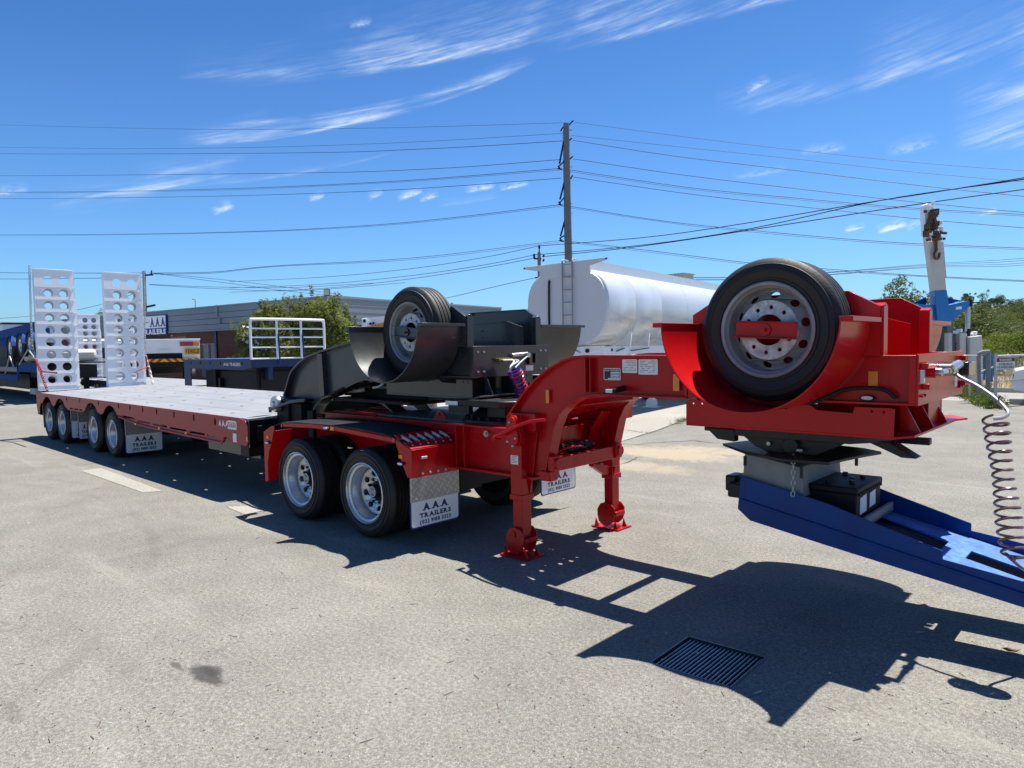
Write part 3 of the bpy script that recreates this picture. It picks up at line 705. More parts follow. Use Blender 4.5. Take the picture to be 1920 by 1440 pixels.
# data plates
def plate(x0, z1, x1, z0, v, dark=False):
    o = part('data_plate', MB().prism([(x0+.006, z0), (x1-.006, z0), (x1, z0+.006), (x1, z1-.006), (x1-.006, z1), (x0+.006, z1), (x0, z1-.006), (x0, z0+.006)], 'y', v-.003, v), 'label', D)
    w, h = x1-x0, z1-z0; tx = MB()
    if dark:
        part('printed_face', MB().box(x0+.005, v-.0038, z0+.005, x1-.005, v-.0032, z1-.005), 'inkblack', o)
        text(tx, 'AAA TRAILERS', ((x0+x1)/2, v-.0045, z1-h*.18), (1,0,0), (0,0,1), h*.14, width=w*.85, bold=.03)
        for k in range(5): tx.box(x0+w*(.26 if k == 0 else .42), v-.0048, z0+h*(.09+.13*k), x1-w*.05, v-.004, z0+h*(.09+.13*k)+h*.075)
        part('print', tx, 'label', o, smooth=0)
    else:
        rnd = random.Random(int(x0*100))
        for k in range(7):
            z = z1-h*(.12+.12*k); x = x0+w*.08
            while x < x1-w*.15:
                l = w*rnd.uniform(.04, .18)
                if rnd.random() < .75: tx.box(x, v-.0036, z-h*.014, min(x+l, x1-w*.06), v-.0031, z+h*.014)
                x += l+w*.03
        part('print', tx, 'ink', o, smooth=0)
plate(-2.925, 1.483, -2.785, 1.40, 4.18, True); plate(-2.77, 1.545, -2.65, 1.452, 4.18); plate(-2.64, 1.545, -2.49, 1.442, 4.18)
mk = MB().cyl((-2.76, 4.18, 1.345), (-2.76, 4.06, 1.335), .020, 10).box(-2.80, 4.02, 1.318, -2.73, 4.07, 1.350)
o = part('side_lamp', mk, 'black', D, bevel=.004); part('lamp_lens', MB().box(-2.80, 4.012, 1.322, -2.745, 4.022, 1.346), 'lens', o, bevel=.004)
# perforated step plate
hl = []
for i in range(5):
    for j in range(5):
        if (i, j) not in ((0, 0), (4, 1), (0, 4)): hl.append(circle(-3.70+.10*i+.02*(j % 2), 4.42+.11*j, .022, 10, .017))
sp_ = MB().prism([(-3.78, 4.26), (-3.17, 4.26), (-3.17, 4.99), (-3.78, 4.99)], 'z', 0, .006, hl, fn=lambda q: (q[0], q[1], q[2]+1.20+(q[0]+3.17)*.30))
part('perforated_step', sp_, 'red', D)
# cross tube with hinge lumps, main frame
part('cross_beam', MB().box(-3.50, 4.25, .695, -3.38, 5.0, .80), 'red', D, bevel=.006)
for v in (4.17, 5.0):
    lm = MB().cyl((-3.39, v+.02, .76), (-3.345, v+.02, .76), .045, 14).box(-3.42, v-.03, .70, -3.36, v+.06, .82).prism([(v-.05, .70), (v+.10, .70), (v+.06, .62), (v-.02, .62)], 'x', -3.50, -3.40)
    part('hinge_lug', lm, 'red', D, bevel=.008)
gr = MB()
for k in range(26): gr.cyl((-3.55+random.uniform(-.1, .1), random.uniform(4.4, 4.8), .80+random.uniform(0, .05)), (-3.5+random.uniform(-.1, .1), random.uniform(4.4, 4.8), .84), random.uniform(.012, .03), 6)
part('valve_block', gr, 'grease', D)
part('air_pipe', MB().tube(spline([(-3.45, 4.3, .83), (-3.40, 4.42, .86), (-3.42, 4.6, .84)]), .008), 'red', D)
fm = MB()
fm.box(-6.45, 4.19, .62, -3.82, 4.21, 1.0); fm.box(-6.45, 4.13, .985, -3.55, 4.25, 1.0); fm.box(-6.0, 4.13, .62, -3.55, 4.25, .64)
fm.box(-6.45, 5.04, .62, -3.55, 5.06, 1.0); fm.box(-6.45, 5.0, .985, -3.55, 5.12, 1.0); fm.box(-6.0, 5.0, .62, -3.55, 5.12, .64)
fm.box(-3.62, 4.21, .64, -3.60, 5.04, .985); fm.box(-6.45, 4.21, .62, -6.43, 5.04, .985)
fm.box(-4.42, 4.13, .64, -4.41, 4.19, .985); fm.box(-4.32, 4.13, .64, -4.31, 4.19, .985)
part('main_frame', fm, 'red', D, bevel=.002)
part('deck_plate', MB().box(-5.65, 4.255, 1.001, -4.45, 4.995, 1.009), 'checkdeck', D)
part('deck_plate', MB().box(-6.4, 4.255, 1.001, -5.67, 4.52, 1.010).box(-6.4, 4.70, 1.001, -5.67, 4.995, 1.010), 'red', D)
part('deck_plate', MB().box(-4.43, 4.255, 1.001, -3.84, 4.995, 1.012), 'red', D)
for v in (4.27, 4.98):
    part('lifting_eye', MB().prism([(-4.86, 1.0), (-4.66, 1.0), (-4.69, 1.04), (-4.72, 1.075), (-4.76, 1.085), (-4.80, 1.075), (-4.83, 1.04)], 'y', v, v+.02, [circle(-4.76, 1.05, .014, 10)]), 'red', D, bevel=.002)
nt = MB().cyl((-4.09, 4.19, .935), (-4.09, 4.165, .935), .028, 8).cyl((-4.09, 4.165, .935), (-4.09, 4.15, .935), .016, 6); part('plug', nt, 'chrome', D)
# turntable on the dolly
tt = MB().lathe([(0, 0), (.40, 0), (.40, .015), (.34, .02), (.30, .07), (.24, .12), (0, .13)], (-4.25, 4.62, 1.012), 40, 'z')
o = part('turntable', tt, 'grease', D)
bt = MB()
for k in range(24):
    a = 2*math.pi*k/24; bt.cyl((-4.25+.37*math.cos(a), 4.62+.37*math.sin(a), 1.02), (-4.25+.37*math.cos(a), 4.62+.37*math.sin(a), 1.055), .018, 6)
part('bolts', bt, 'black', o)
fw = MB().prism([(-4.62, 4.32), (-4.5, 4.2), (-3.98, 4.2), (-3.86, 4.35), (-3.86, 4.9), (-3.98, 5.05), (-4.5, 5.05), (-4.62, 4.9)], 'z', 1.145, 1.20)
part('fifth_wheel', fw, 'grease', o, bevel=.01)
fw = MB().box(-4.55, 4.18, 1.09, -4.3, 4.23, 1.15).box(-4.2, 4.30, 1.06, -4.0, 4.42, 1.145)
part('fifth_wheel_bracket', fw, 'grease', o)
part('identity_plate', MB().box(-4.60, 4.192, 1.148, -4.45, 4.198, 1.185), 'label', o)
# landing legs
def landing_leg(v0, near, u0, u1):
    v1 = v0+.125; uc = (u0+u1)/2; L = part('landing_leg', MB().box(u0, v0, .475, u1, v1, 1.115), 'red', D, bevel=.004)
    part('collar', MB().box(u0-.008, v0-.008, .455, u1+.008, v1+.008, .50), 'red', L, bevel=.004)
    part('inner_tube', MB().box(u0+.010, v0+.010, .13, u1-.006, v1-.010, .455), 'red', L, bevel=.004)
    for v in (v0-.020, v1+.008):
        pts = [(uc-.10, .175), (uc-.07, .225), (uc-.02, .245), (uc+.05, .23), (uc+.085, .19), (uc+.085, .13), (uc+.065, .075), (uc+.02, .035), (uc-.035, .030), (uc-.085, .065), (uc-.10, .12)]
        part('foot_cheek', MB().prism(pts, 'y', v, v+.012), 'red', L, bevel=.003)
    part('foot_pin', MB().cyl((uc-.02, v0-.028, .185), (uc-.02, v1+.028, .185), .014, 12).lathe([(.014, 0), (.024, 0), (.024, .01)], (uc-.02, v0-.030, .185), 14), 'red', L)
    part('foot_plate', MB().box(uc-.16, v0-.03, .004, uc+.125, v1+.065, .016), 'red', L, bevel=.002)
    for x in (uc+.08, uc-.125):
        for v in (v0-.01, v1+.0): part('foot_gusset', MB().prism([(x-.012, .016), (x+.035, .016), (x, .085)], 'y', v, v+.010), 'red', L)
    part('foot_bar', MB().box(uc+.07, v0-.01, .125, uc+.095, v1+.01, .165), 'red', L, bevel=.004)
    part('mounting_wing', MB().prism([(u1, 1.05), (u1+.10, 1.05), (u1+.05, .70), (u1, .48)], 'y', v0+(.085 if near else .02), v0+(.095 if near else .03)), 'red', L, bevel=.003)
    part('head_plate', MB().box(u0-.03, v0+.03, 1.0, u1+.12, v1+.02, 1.13), 'red', L, bevel=.003)
    return L
L1 = landing_leg(4.08, True, -3.745, -3.63); L2 = landing_leg(5.25, False, -3.70, -3.597)
def egg(cx, cz, r0, r1, h, n=10):
    """rounded outline, large end below"""
    p = [(cx+r1*math.cos(a), cz+r1*math.sin(a)) for a in [math.pi+math.pi*i/n for i in range(n+1)]]
    return p+[(cx-.01+r0*math.cos(a), cz+h+r0*math.sin(a)) for a in [math.pi*i/n for i in range(n+1)]]
gb = MB(); gb.prism(egg(-3.665, .955, .048, .078, .115), 'y', 4.035, 4.08); gb.prism(egg(-3.665, .955, .040, .066, .115), 'y', 4.01, 4.035)
gbo = part('gearbox', gb, 'red', L1, bevel=.006)
gb = MB()
for x, z in ((-3.70, .92), (-3.62, .95), (-3.68, 1.07), (-3.65, .89)): gb.cyl((x, 3.998, z), (x, 4.012, z), .009, 6)
part('gearbox_bolts', gb, 'galv', L1)
cr = spline([(-3.80, 3.97, .955), (-3.74, 3.965, .975), (-3.56, 3.96, 1.05), (-3.42, 3.955, 1.095), (-3.28, 3.95, 1.115)], 5)
ck = MB().tube(cr, .0135, 10).cyl((-3.80, 4.02, .945), (-3.80, 3.95, .945), .019, 10)
part('crank_handle', ck, 'red', L1)
part('label', MB().box(-3.738, 4.077, .735, -3.662, 4.0795, .805), 'label', L1)
tx = MB()
for k in range(5): tx.box(-3.73, 4.0755, .795-.012*k, -3.73+.06-.01*(k % 3), 4.0765, .799-.012*k)
part('print', tx, 'redlens', L1, smooth=0)
part('mounting_wing', MB().prism([(5.0, .68), (5.25, .68), (5.25, .50), (5.18, .50), (5.0, .60)], 'x', -3.67, -3.62), 'red', L2, bevel=.004)
# mudguards both sides
def mudguard(va, vb, near):
    s = 1 if near else -1
    N = 14; pts = [(-6.58, .885), (-6.42, .93), (-6.1, .948), (-5.6, .955), (-5.1, .950), (-4.78, .93), (-4.64, .905)]
    g = part('rubber_guard', band(MB(), pts, va, vb, .006), 'black', D, smooth=60)
    rl = MB(); band(rl, [(-6.42, .893), (-5.9, .915), (-5.5, .915), (-4.64, .872)], va if near else vb-.012, va+.012 if near else vb, .036)
    part('guard_rail', rl, 'red', g, bevel=.001)
    wl = MB(); w = vb if near else va-.012
    band(wl, [(-6.6, .62), (-4.64, .62)], w, w+.012, .31)
    part('guard_back', wl, 'red', g)
    e = va if near else vb-.008
    br = MB().prism([(-6.77, .82), (-6.62, .885), (-6.56, .88), (-6.62, .72), (-6.68, .62), (-6.71, .50), (-6.71, .32), (-6.77, .31)], 'y', e, e+.008).box(-6.775, va, .31, -6.765, vb, .82)
    part('rear_bracket', br, 'red', g, bevel=.001)
    br = MB().prism([(-4.64, .905), (-4.45, .83), (-4.445, .60), (-4.50, .60), (-4.575, .73), (-4.635, .86)], 'y', e, e+.008)
    br.box(-4.452, va, .60, -4.442, vb, .83)
    fen = part('front_fender', br, 'red', g, bevel=.002)
    sl = MB()
    def slope(a0, a1, th=.008):
        # strips on the sloping face between parameters 0 (top) and 1 (bottom)
        p0 = Vector((-4.66, .935)); p1 = Vector((-4.447, .832)); q0 = p0.lerp(p1, a0); q1 = p0.lerp(p1, a1)
        band(sl, [(q0.x, q0.y), (q1.x, q1.y)], va, vb, th)
    slope(0, .28); slope(.55, 1.0)
    part('sloped_plate', sl, 'red', fen, bevel=.001)
    bt = MB()
    for k in range(6):
        v = va+.05+(vb-va-.10)*k/5
        bt.cyl((-4.625, v, .922), (-4.622, v, .932), .008, 8).cyl((-4.485, v, .856), (-4.482, v, .866), .008, 8)
        if k < 4: bt.cyl((-4.442, v+.06, .625), (-4.432, v+.06, .625), .010, 8)
    part('bolts', bt, 'galv', fen)
    for k in range(6):
        v = va+.05+(vb-va-.10)*k/5
        a = Vector((-4.60, v-.012, .922)); b = Vector((-4.535, v+.012, .885))
        sg = MB().cyl(a, b, .013, 10).tube([b, b+Vector((.014, .003, .004)), b+Vector((.016, .006, -.012)), b+Vector((.004, .004, -.02))], .0035, 5)
        part('spring', sg, 'galv', fen)
    part('rubber_guard', MB().add([(-4.60, va, .900), (-4.60, vb, .900), (-4.53, vb, .862), (-4.53, va, .862)], [(0, 1, 2, 3)]), 'black', fen)
    if near:
        for x, z in ((-4.585, .765), (-6.70, .77)):
            marker(fen, (x+.02, e, z-.055)); reflector(fen, x+.01, e-.001, z+.0, .045, .03)
        marker(fen, (-5.62, va-.001, .932)); reflector(fen, -5.54, va-.001, .932, .055, .035)
        reflector(fen, -4.66, va-.001, .893, .03, .035, 'redlens'); reflector(fen, -6.41, va-.001, .905, .02, .03, 'redlens')
        lm = MB().box(-4.442, va+.10, .745, -4.432, va+.16, .765); part('lamp', lm, 'lens', fen, bevel=.003)
    else: pass
    flap(D, -4.445, va-.02 if near else va, vb, .185, .405, .60)
mudguard(3.67, 4.185, True); mudguard(5.28, 5.83, False)
for x in (-6.171, -5.110):
    w1 = road_wheel(D, (x, 3.687, .394), .394, .262, 1, logo=True)
    road_wheel(D, (x, 5.80, .394), .394, .262, -1)
    part('axle', MB().cyl((x, 3.9, .394), (x, 5.6, .394), .075, 16), 'black', D)
    sus = MB().box(x-.12, 4.2, .32, x+.5, 4.32, .44).box(x-.12, 5.0, .32, x+.5, 5.12, .44).box(x+.34, 4.2, .32, x+.5, 4.32, .66).box(x+.34, 5.0, .32, x+.5, 5.12, .66).cyl((x-.3, 4.3, .40), (x-.3, 4.3, .64), .12, 14)
    part('suspension', sus, 'black', D)
part('suspension', MB().box(-4.62, 4.24, .40, -4.48, 4.5, .70).box(-4.62, 4.3, .42, -4.5, 5.1, .52), 'black', D)
# chalk marks on tyres
cm = MB().box(-5.16, 3.696, .745, -5.10, 3.6985, .765); part('tyre_mark', cm, 'label', D)
cm = MB().box(-5.87, 3.694, .47, -5.855, 3.6965, .53); part('tyre_mark', cm, 'label', D)
cm = MB().box(-5.36, 3.70, .765, -5.31, 3.72, .775); part('tyre_mark', cm, 'label', D)
# front face fittings: air couplings, lamps, plates
uf = kb['uf']
def F(v, z, o=0): return (uf+o, v, z)
fit = MB()
fit.cyl(F(4.33, 1.475), F(4.33, 1.475, .07), .022, 10).cyl(F(4.31, 1.475, .07), F(4.46, 1.475, .07), .014, 10).cyl(F(4.62, 1.48), F(4.62, 1.48, .06), .03, 12).cyl(F(4.62, 1.48, .05), F(4.85, 1.50, .05), .026, 12)
part('air_coupling', fit, 'chrome', D)
part('air_coupling', MB().cyl(F(4.44, 1.475, .07), F(4.62, 1.468, .075), .018, 8).cyl(F(4.50, 1.475, .07), F(4.54, 1.472, .07), .026, 6), 'brass', D)
for v, z in ((4.20, 1.51), (4.24, 1.40), (5.15, 1.53), (5.20, 1.53), (5.15, 1.375), (5.20, 1.375)): part('gladhand_bracket', MB().box(uf, v-.016, z-.015, uf+.035, v+.016, z+.015), 'red', D, bevel=.003)
part('gladhand_bracket', MB().cyl(F(4.30, 1.475), F(4.30, 1.475, .05), .03, 8), 'red', D)
part('socket', MB().box(uf, 4.92, 1.43, uf+.09, 5.12, 1.51), 'blackgloss', D, bevel=.006)
part('label', MB().box(uf, 5.01, 1.36, uf+.002, 5.08, 1.42), 'label', D)
part('lamp', MB().box(uf, 4.17, 1.42, uf+.02, 4.20, 1.49), 'lens', D, bevel=.003)
# underside: black fifth wheel coupling of the blue tow frame comes with that frame
SPR = spare_wheel((UC+.01, 3.954, 1.716), 'D', 'large spare wheel with scuffed white hub in the red wheel trough', 'red', -.05)
# ================================================================== LONG TRAILER
T = thing('low_loader_trailer', 'long low loader with grey deck, red side coaming, raised white ramps and dark grey neck', 'trailer', (-12, 4.75, 0))
YT = 3.67
def archpts(cx, z, r=.462, cz=.362, n=14):
    hw = math.sqrt(r*r-(z-cz)**2); a0 = math.atan2(z-cz, hw); a1 = math.pi-a0
    return [(cx+r*math.cos(a0+(a1-a0)*i/n), cz+r*math.sin(a0+(a1-a0)*i/n)) for i in range(n+1)]
co_ = [(-16.72, .885), (-7.86, .885), (-7.71, .862), (-7.66, .81), (-7.645, .63), (-7.70, .578), (-8.10, .585), (-8.20, .645), (-8.27, .575), (-9.2, .583), (-10.64, .605), (-11.2, .63), (-11.55, .665), (-11.85, .69)]
co_ += archpts(-12.303, .69)[0:]
co_ += [(-12.76, .655)]+archpts(-13.251, .69)+[(-13.75, .64), (-14.55, .64)]+archpts(-15.077, .69)+[(-15.51, .66)]+archpts(-15.942, .69)+[(-16.42, .68), (-16.50, .60), (-16.52, .48), (-16.66, .475), (-16.72, .60)]
hol = [circle(py(x, y, YT).x, py(x, y, YT).z, .026, 12, .047) for x, y in ((125, 748.4), (149.6, 751), (184.3, 755.5), (222, 761), (243.5, 764), (267.5, 767.7), (293.6, 771.7), (326, 777), (363, 783), (403, 790.6))]
slots = []
for x0, x1, z0, z1 in ((-11.72, -11.20, .665, .69), (-11.10, -10.60, .640, .665), (-10.50, -10.0, .632, .657), (-9.9, -9.35, .622, .647), (-9.25, -8.80, .615, .64), (-8.72, -8.42, .612, .637), (-14.45, -14.25, .66, .69), (-14.18, -13.95, .66, .69), (-13.9, -13.72, .66, .69)):
    slots.append([(x0, z0+(.012 if x0 > -12 and x0 < -11.5 else 0)), (x1, z0), (x1, z1), (x0, z1+(.012 if x0 > -12 and x0 < -11.5 else 0))])
cm = part('side_coaming', MB().prism(co_, 'y', YT, YT+.012, hol+slots), 'coamred', T, bevel=.002)
part('tie_rail', MB().tube([(-11.85, YT-.012, .675), (-11.2, YT-.012, .62), (-10.64, YT-.012, .595), (-8.30, YT-.012, .566), (-8.22, YT-.012, .63)], .014, 8), 'coamred', cm)
for x in (-11.1, -10.2, -9.3): reflector(cm, x, YT-.026, .612, .05, .03)
reflector(cm, -7.665, YT-.002, .66, .03, .06)
# decal on the coaming
dc = py(413, 795, YT); tx = MB(); text(tx, 'AAA', (py(419, 794, YT).x, YT-.002, py(419, 794, YT).z), (1,0,0), (0,0,1), .06, width=.26, gap=.12, bold=.05)
part('lettering', tx, 'label', cm, smooth=0)
x0, x1, zc = py(426.5, 796, YT).x, py(443.5, 798, YT).x, py(434, 796.5, YT).z
o = part('decal', MB().prism([(x0, zc-.04), (x0+.02, zc-.052), (x1-.02, zc-.052), (x1, zc-.04), (x1, zc+.035), (x1-.02, zc+.048), (x0+.02, zc+.048), (x0, zc+.035)], 'y', YT-.002, YT), 'label', cm)
tx = MB(); text(tx, 'TRAILERS', ((x0+x1)/2, YT-.003, zc), (1,0,0), (0,0,1), .055, width=(x1-x0)*.86, gap=.1, bold=.05); part('lettering', tx, 'redlens', o, smooth=0)
part('coupling_box', MB().box(-8.02, YT-.004, .60, -7.93, YT, .70), 'label', cm)
# far coaming
part('side_coaming', MB().prism([(-16.72, .955), (-7.86, .955), (-7.70, .90), (-7.645, .63), (-16.6, .6)], 'y', 5.86, 5.872), 'coamred', T)
# deck plates, slightly cambered
def zd(y): return .884+.068*(y-3.68)/2.0
ys = [3.684, 4.10, 4.62, 5.12, 5.60, 5.858]
for a, b in zip(ys, ys[1:]):
    a2, b2 = a+.004, b-.004
    if a < 3.7:
        # near strip has the long slot at the front
        sl = [(-7.93+.05*math.cos(q), 3.98+.045*math.sin(q)) if False else p for p in [] for q in []]
    hl = []
    for x in [(-16.1+.95*i) for i in range(9)]:
        for yy in ((a2+b2)/2,):
            xx = x+.21*((ys.index(a)) % 3)
            if xx < -7.9: hl.append(circle(xx, yy, .042, 12, .022))
    if a < 3.7: hl = [h for h in hl if max(p[0] for p in h) < -8.1]+[circle(-7.80, 3.89, .045, 16, .15)]
    part('deck_plate', MB().prism([(-16.68, a2), (-7.655, a2), (-7.655, b2), (-16.68, b2)], 'z', -.03, 0, hl, fn=lambda q: (q[0], q[1], q[2]+zd(q[1]))), 'deck', T)
ch = MB()
ch.box(-16.6, 4.25, .62, -7.7, 4.37, .82); ch.box(-16.6, 5.10, .62, -7.7, 5.22, .82)
for i in range(15): ch.box(-16.4+.6*i, 3.70, .74, -16.33+.6*i, 5.84, .83)
part('chassis', ch, 'black', T)
part('front_beam', MB().box(-7.665, 3.684, .56, -7.645, 5.86, .868), 'blackgloss', T, bevel=.004)
part('front_beam', MB().box(-7.9, 3.70, .45, -7.70, 5.84, .80), 'black', T)
part('document_tube', MB().box(-7.645, 3.78, .63, -7.63, 3.86, .80), 'black', T, bevel=.003)
part('tool_box', MB().box(-9.15, 3.86, .40, -7.75, 4.25, .60), 'greysheet', T, bevel=.005)
part('tail_beam', MB().box(-16.72, 3.684, .45, -16.60, 5.86, .85).box(-16.85, 3.75, .42, -16.7, 3.95, .55), 'black', T)
for i, x in enumerate((-15.942, -15.077, -13.251, -12.303)):
    road_wheel(T, (x, 3.694, .369), .369, .222, 1); road_wheel(T, (x, 5.84, .369), .369, .222, -1)
    part('axle', MB().cyl((x, 3.95, .37), (x, 5.6, .37), .07, 12).box(x-.1, 4.25, .35, x+.35, 4.37, .62), 'black', T)
xf1 = py(131.5, 790, YT).x; xf2 = py(233, 810, YT).x
flap(T, xf1, 3.68, 4.22, .13, .44, .70); flap(T, xf2, 3.68, 4.22, .115, .40, .645)
flap(T, -14.12, 3.70, 4.0, .14, .44, .64)
flap(T, xf2, 5.30, 5.84, .115, .40, .645)
part('rear_flap', MB().prism([(-16.45, .68), (-16.40, .20), (-16.36, .20), (-16.40, .68)], 'y', 3.70, 4.2), 'greysheet', T)
# ramps
def ramp_(y0, y1, z0, z1, X, parent, rows=9, chainside=-1, mt='rampwhite', detail=True):
    W_ = y1-y0; H = z1-z0; rh = H/9.8; rp = part('loading_ramp', MB().box(X-.17, y0+.012, z0, X-.02, y0+.03, z1-.02).box(X-.17, y1-.03, z0, X-.02, y1-.012, z1-.02), mt, parent)
    top0 = z1-.045
    part('ramp_head', MB().box(X-.15, y0+.01, z1-.02, X+.012, y1-.035, z1), mt, rp, bevel=.003)
    for k in range(10):
        a = z1-.03-rh*.35-rh*k if k else z1; b = z1-.03-rh*.35-rh*(k+1) if k < 9 else z0
        if k == 0: b = z1-.03-rh*1.35
        hz = z1-.03-rh*.35-rh*(k+.42)
        r_ = W_*.116
        e = .035 if k < 2 else .0
        poly = [(y0, b+.002), (y1-e, b+.002), (y1-e, a-.002), (y0, a-.002)]
        hs = [circle(y0+W_*f, hz, r_, 20) for f in (.325, .70)] if k < 9 else []
        if k == 8: hs = hs[:]
        t1 = .016
        part('ramp_panel', MB().prism(poly, 'x', X-.006, X, hs, fn=lambda q, bb=b, aa=a: (q[0]+t1*(1-(q[2]-bb)/(aa-bb)), q[1], q[2])), mt, rp)
        if detail and k < 9 and k not in (7,):
            part('ramp_tread', MB().box(X-.17, y0+.03, b+.0, X-.006, y1-.03-e, b+.008).box(X-.02, y1-e-.02, b-.004, X+.024, y1-e+.008, b+.003), mt, rp)
            if k not in (0,):
                part('back_plate', MB().prism([(y0+.03, b+.012), (y1-.03, b+.012), (y1-.03, a-.006), (y0+.03, a-.006)], 'x', X-.175, X-.165, [circle(y0+W_*f, hz-.02, r_*.86, 16) for f in (.36, .73)]), mt, rp)
    return rp
XR = -16.47
r1 = ramp_(3.675, 4.385, .92, 3.315, XR, T)
r2 = ramp_(4.91, 5.66, .93, 3.325, XR, T)
c0 = [px_(*p, XR-.05) for p in ((55, 500), (56, 560), (57, 600), (60, 655), (68.5, 676))]
c0 = [(p.x, 3.64, p.z) for p in c0]; c0 = [(py(x, y, 3.64).x, 3.64, py(x, y, 3.64).z) for x, y in ((55, 500), (57, 560), (58, 600), (60.5, 650), (68.5, 677))]
part('chain', chain(c0, .05, .008, .034, .018), 'galv', r1)
part('chain', chain([py(68.5, 677, 3.64), py(78, 702, 3.66), py(89, 733, 3.70)], .05, .010, .036, .022), 'coamred', r1)
part('load_binder', MB().tube([py(66, 673, 3.62), py(72, 682, 3.62), py(80, 697, 3.62), py(106, 699, 3.62)], .016), 'coamred', r1)
part('chain', chain([px_(270, 512, XR+.03), px_(271, 560, XR+.03), px_(272, 640, XR+.03), px_(274, 670, XR+.03)], .05, .008, .034, .018), 'galv', r2)
part('chain', chain([px_(274, 670, XR+.05), px_(281, 695, XR+.1), px_(287, 722, XR+.25)], .05, .010, .036, .022), 'label', r2)
part('load_binder', MB().tube([px_(273, 668, XR+.08), px_(277, 688, XR+.08), px_(281, 705, XR+.08)], .016).tube([px_(256, 696, XR+.2), px_(277, 688, XR+.1)], .013), 'coamred', r2)
# grey neck
UG, ZG = -5.10, 1.845
gk = carrier(T, UG, ZG, 'grey', 'greysheet', fr=.64, v1=5.12, vf=5.79)
tp = [(-7.66, .86), (-7.655, 1.12), (-7.51, 1.35), (-7.46, 1.40), (-7.30, 1.49), (-7.14, 1.555), (-6.86, 1.61), (-6.31, 1.70), (-5.55, 1.69)]
bt_ = [(-5.6, 1.36), (-5.85, 1.345), (-6.04, 1.35), (-6.2, 1.315), (-6.45, 1.235), (-6.67, 1.165), (-6.83, 1.13)]
arch = [(-6.83, 1.13), (-6.98, 1.04), (-7.06, .95), (-7.10, .86)]
for a, b, w in ((4.12, 4.26, 4.185), (5.04, 5.18, 5.11)):
    nb = part('neck_beam', MB().prism(tp+bt_+arch[1:], 'y', w, w+.012), 'greysheet', T)
    part('top_flange', band(MB(), tp, a, b, .02), 'grey', nb, bevel=.002)
    part('bottom_flange', band(MB(), bt_+arch[1:], a, b, .02), 'grey', nb, bevel=.002)
    st = MB().prism([(-6.90, 1.13), (-6.80, 1.15), (-6.83, 1.60), (-6.92, 1.595)], 'y', a+.01, w)
    part('stiffener', st, 'grey', nb)
part('neck_plate', MB().prism([(-7.6, 4.27), (-5.6, 4.27), (-5.6, 5.03), (-7.6, 5.03)], 'z', 0, .01, fn=lambda q: (q[0], q[1], q[2]+1.12+.24*(q[0]+7.6)/2)), 'black', T)
# reddish lower shelf, fender arch under the neck
ar = [(-7.30, .80), (-7.22, .90), (-7.08, 1.0), (-6.9, 1.065), (-6.6, 1.10), (-6.2, 1.11), (-5.95, 1.08), (-5.80, 1.0), (-5.74, .90)]
part('inner_arch', band(MB(), ar, 4.28, 4.45, .02), 'grey', T, smooth=50)
part('inner_arch', MB().prism(ar[-4:]+[(-5.56, .90), (-5.60, 1.0), (-5.7, 1.07)], 'y', 4.62, 4.64), 'greysheet', T)
part('shelf', MB().box(-6.75, 4.2, 1.10, -5.4, 4.9, 1.13).box(-6.9, 4.45, 1.13, -5.5, 4.5, 1.22), 'black', T)
part('neck_foot', MB().box(-7.64, 4.02, .62, -7.38, 4.18, 1.07).box(-7.36, 4.05, .62, -7.15, 5.1, 1.05).box(-7.64, 4.0, 1.07, -7.12, 4.24, 1.10).box(-7.10, 4.09, .62, -6.98, 4.14, .98), 'black', T, bevel=.004)
hc = py(524, 757, 4.02)
cy = MB().lathe([(0, -.05), (.03, -.05), (.04, -.035), (.085, -.03), (.095, -.01), (.095, .02), (.075, .03), (.07, .05), (.085, .06), (.085, .10), (.05, .11)], (hc.x, 3.98, hc.z), 28)
part('lock_cylinder', cy, 'chrome', T)
part('lock_handle', MB().tube(spline([py(506, 768, 3.9), py(520, 763, 3.9), py(545, 754, 3.9), py(572, 751, 3.92)], 5), .016).cyl(py(506, 763, 3.9), py(507, 773, 3.9), .018, 8), 'greysheet', T)
part('neck_pin', MB().cyl((-6.62, 4.10, 1.17), (-6.50, 4.12, 1.20), .014, 8).bar((-6.66, 4.10, 1.165), (-6.40, 4.11, 1.245), .02, .02), 'black', T)
ho = MB().tube(spline([py(700, 727, 4.3), py(712, 724, 4.3), py(722, 714, 4.3), py(727, 700, 4.3)], 5), .012)
part('air_pipe', ho, 'label', T)
o = MB().tube([py(645, 734, 4.4), py(668, 733, 4.4), py(682, 731, 4.4)], .02); part('valve_handle', o, 'label', T)
# coloured details of the grey box
reflector(T, py(770, 706, 4.14).x, 4.146, py(770, 706, 4.14).z, .07, .045)
part('strip', MB().box(py(728, 708, 4.14).x, 4.135, 1.395, py(763, 708, 4.14).x, 4.142, 1.402), 'redlens', T)
part('label', MB().box(py(771, 705, 4.13).x, 4.128, 1.40, py(782, 705, 4.13).x, 4.131, 1.435), 'label', T)
gu = gk['uf']
part('valve', MB().box(gu, 4.82, 1.48, gu+.03, 4.86, 1.585).box(gu, 4.90, 1.49, gu+.03, 4.93, 1.58), 'blackgloss', T, bevel=.003)
part('label', MB().box(gu, 4.80, 1.42, gu+.002, 4.90, 1.47), 'label', T)
bs = MB()
for k in range(4): bs.cyl((gu, 4.42+.04*k, 1.535), (gu+.05, 4.42+.04*k, 1.533), .012, 8).cyl((gu+.03, 4.42+.04*k, 1.532), (gu+.06, 4.45+.04*k, 1.525), .009, 8)
part('air_coupling', bs, 'brass', T)
part('air_coupling', MB().cyl((gu+.02, 4.60, 1.565), (gu+.04, 4.78, 1.575), .018, 10).cyl((gu+.0, 4.76, 1.57), (gu+.08, 4.76, 1.565), .022, 10), 'chrome', T)
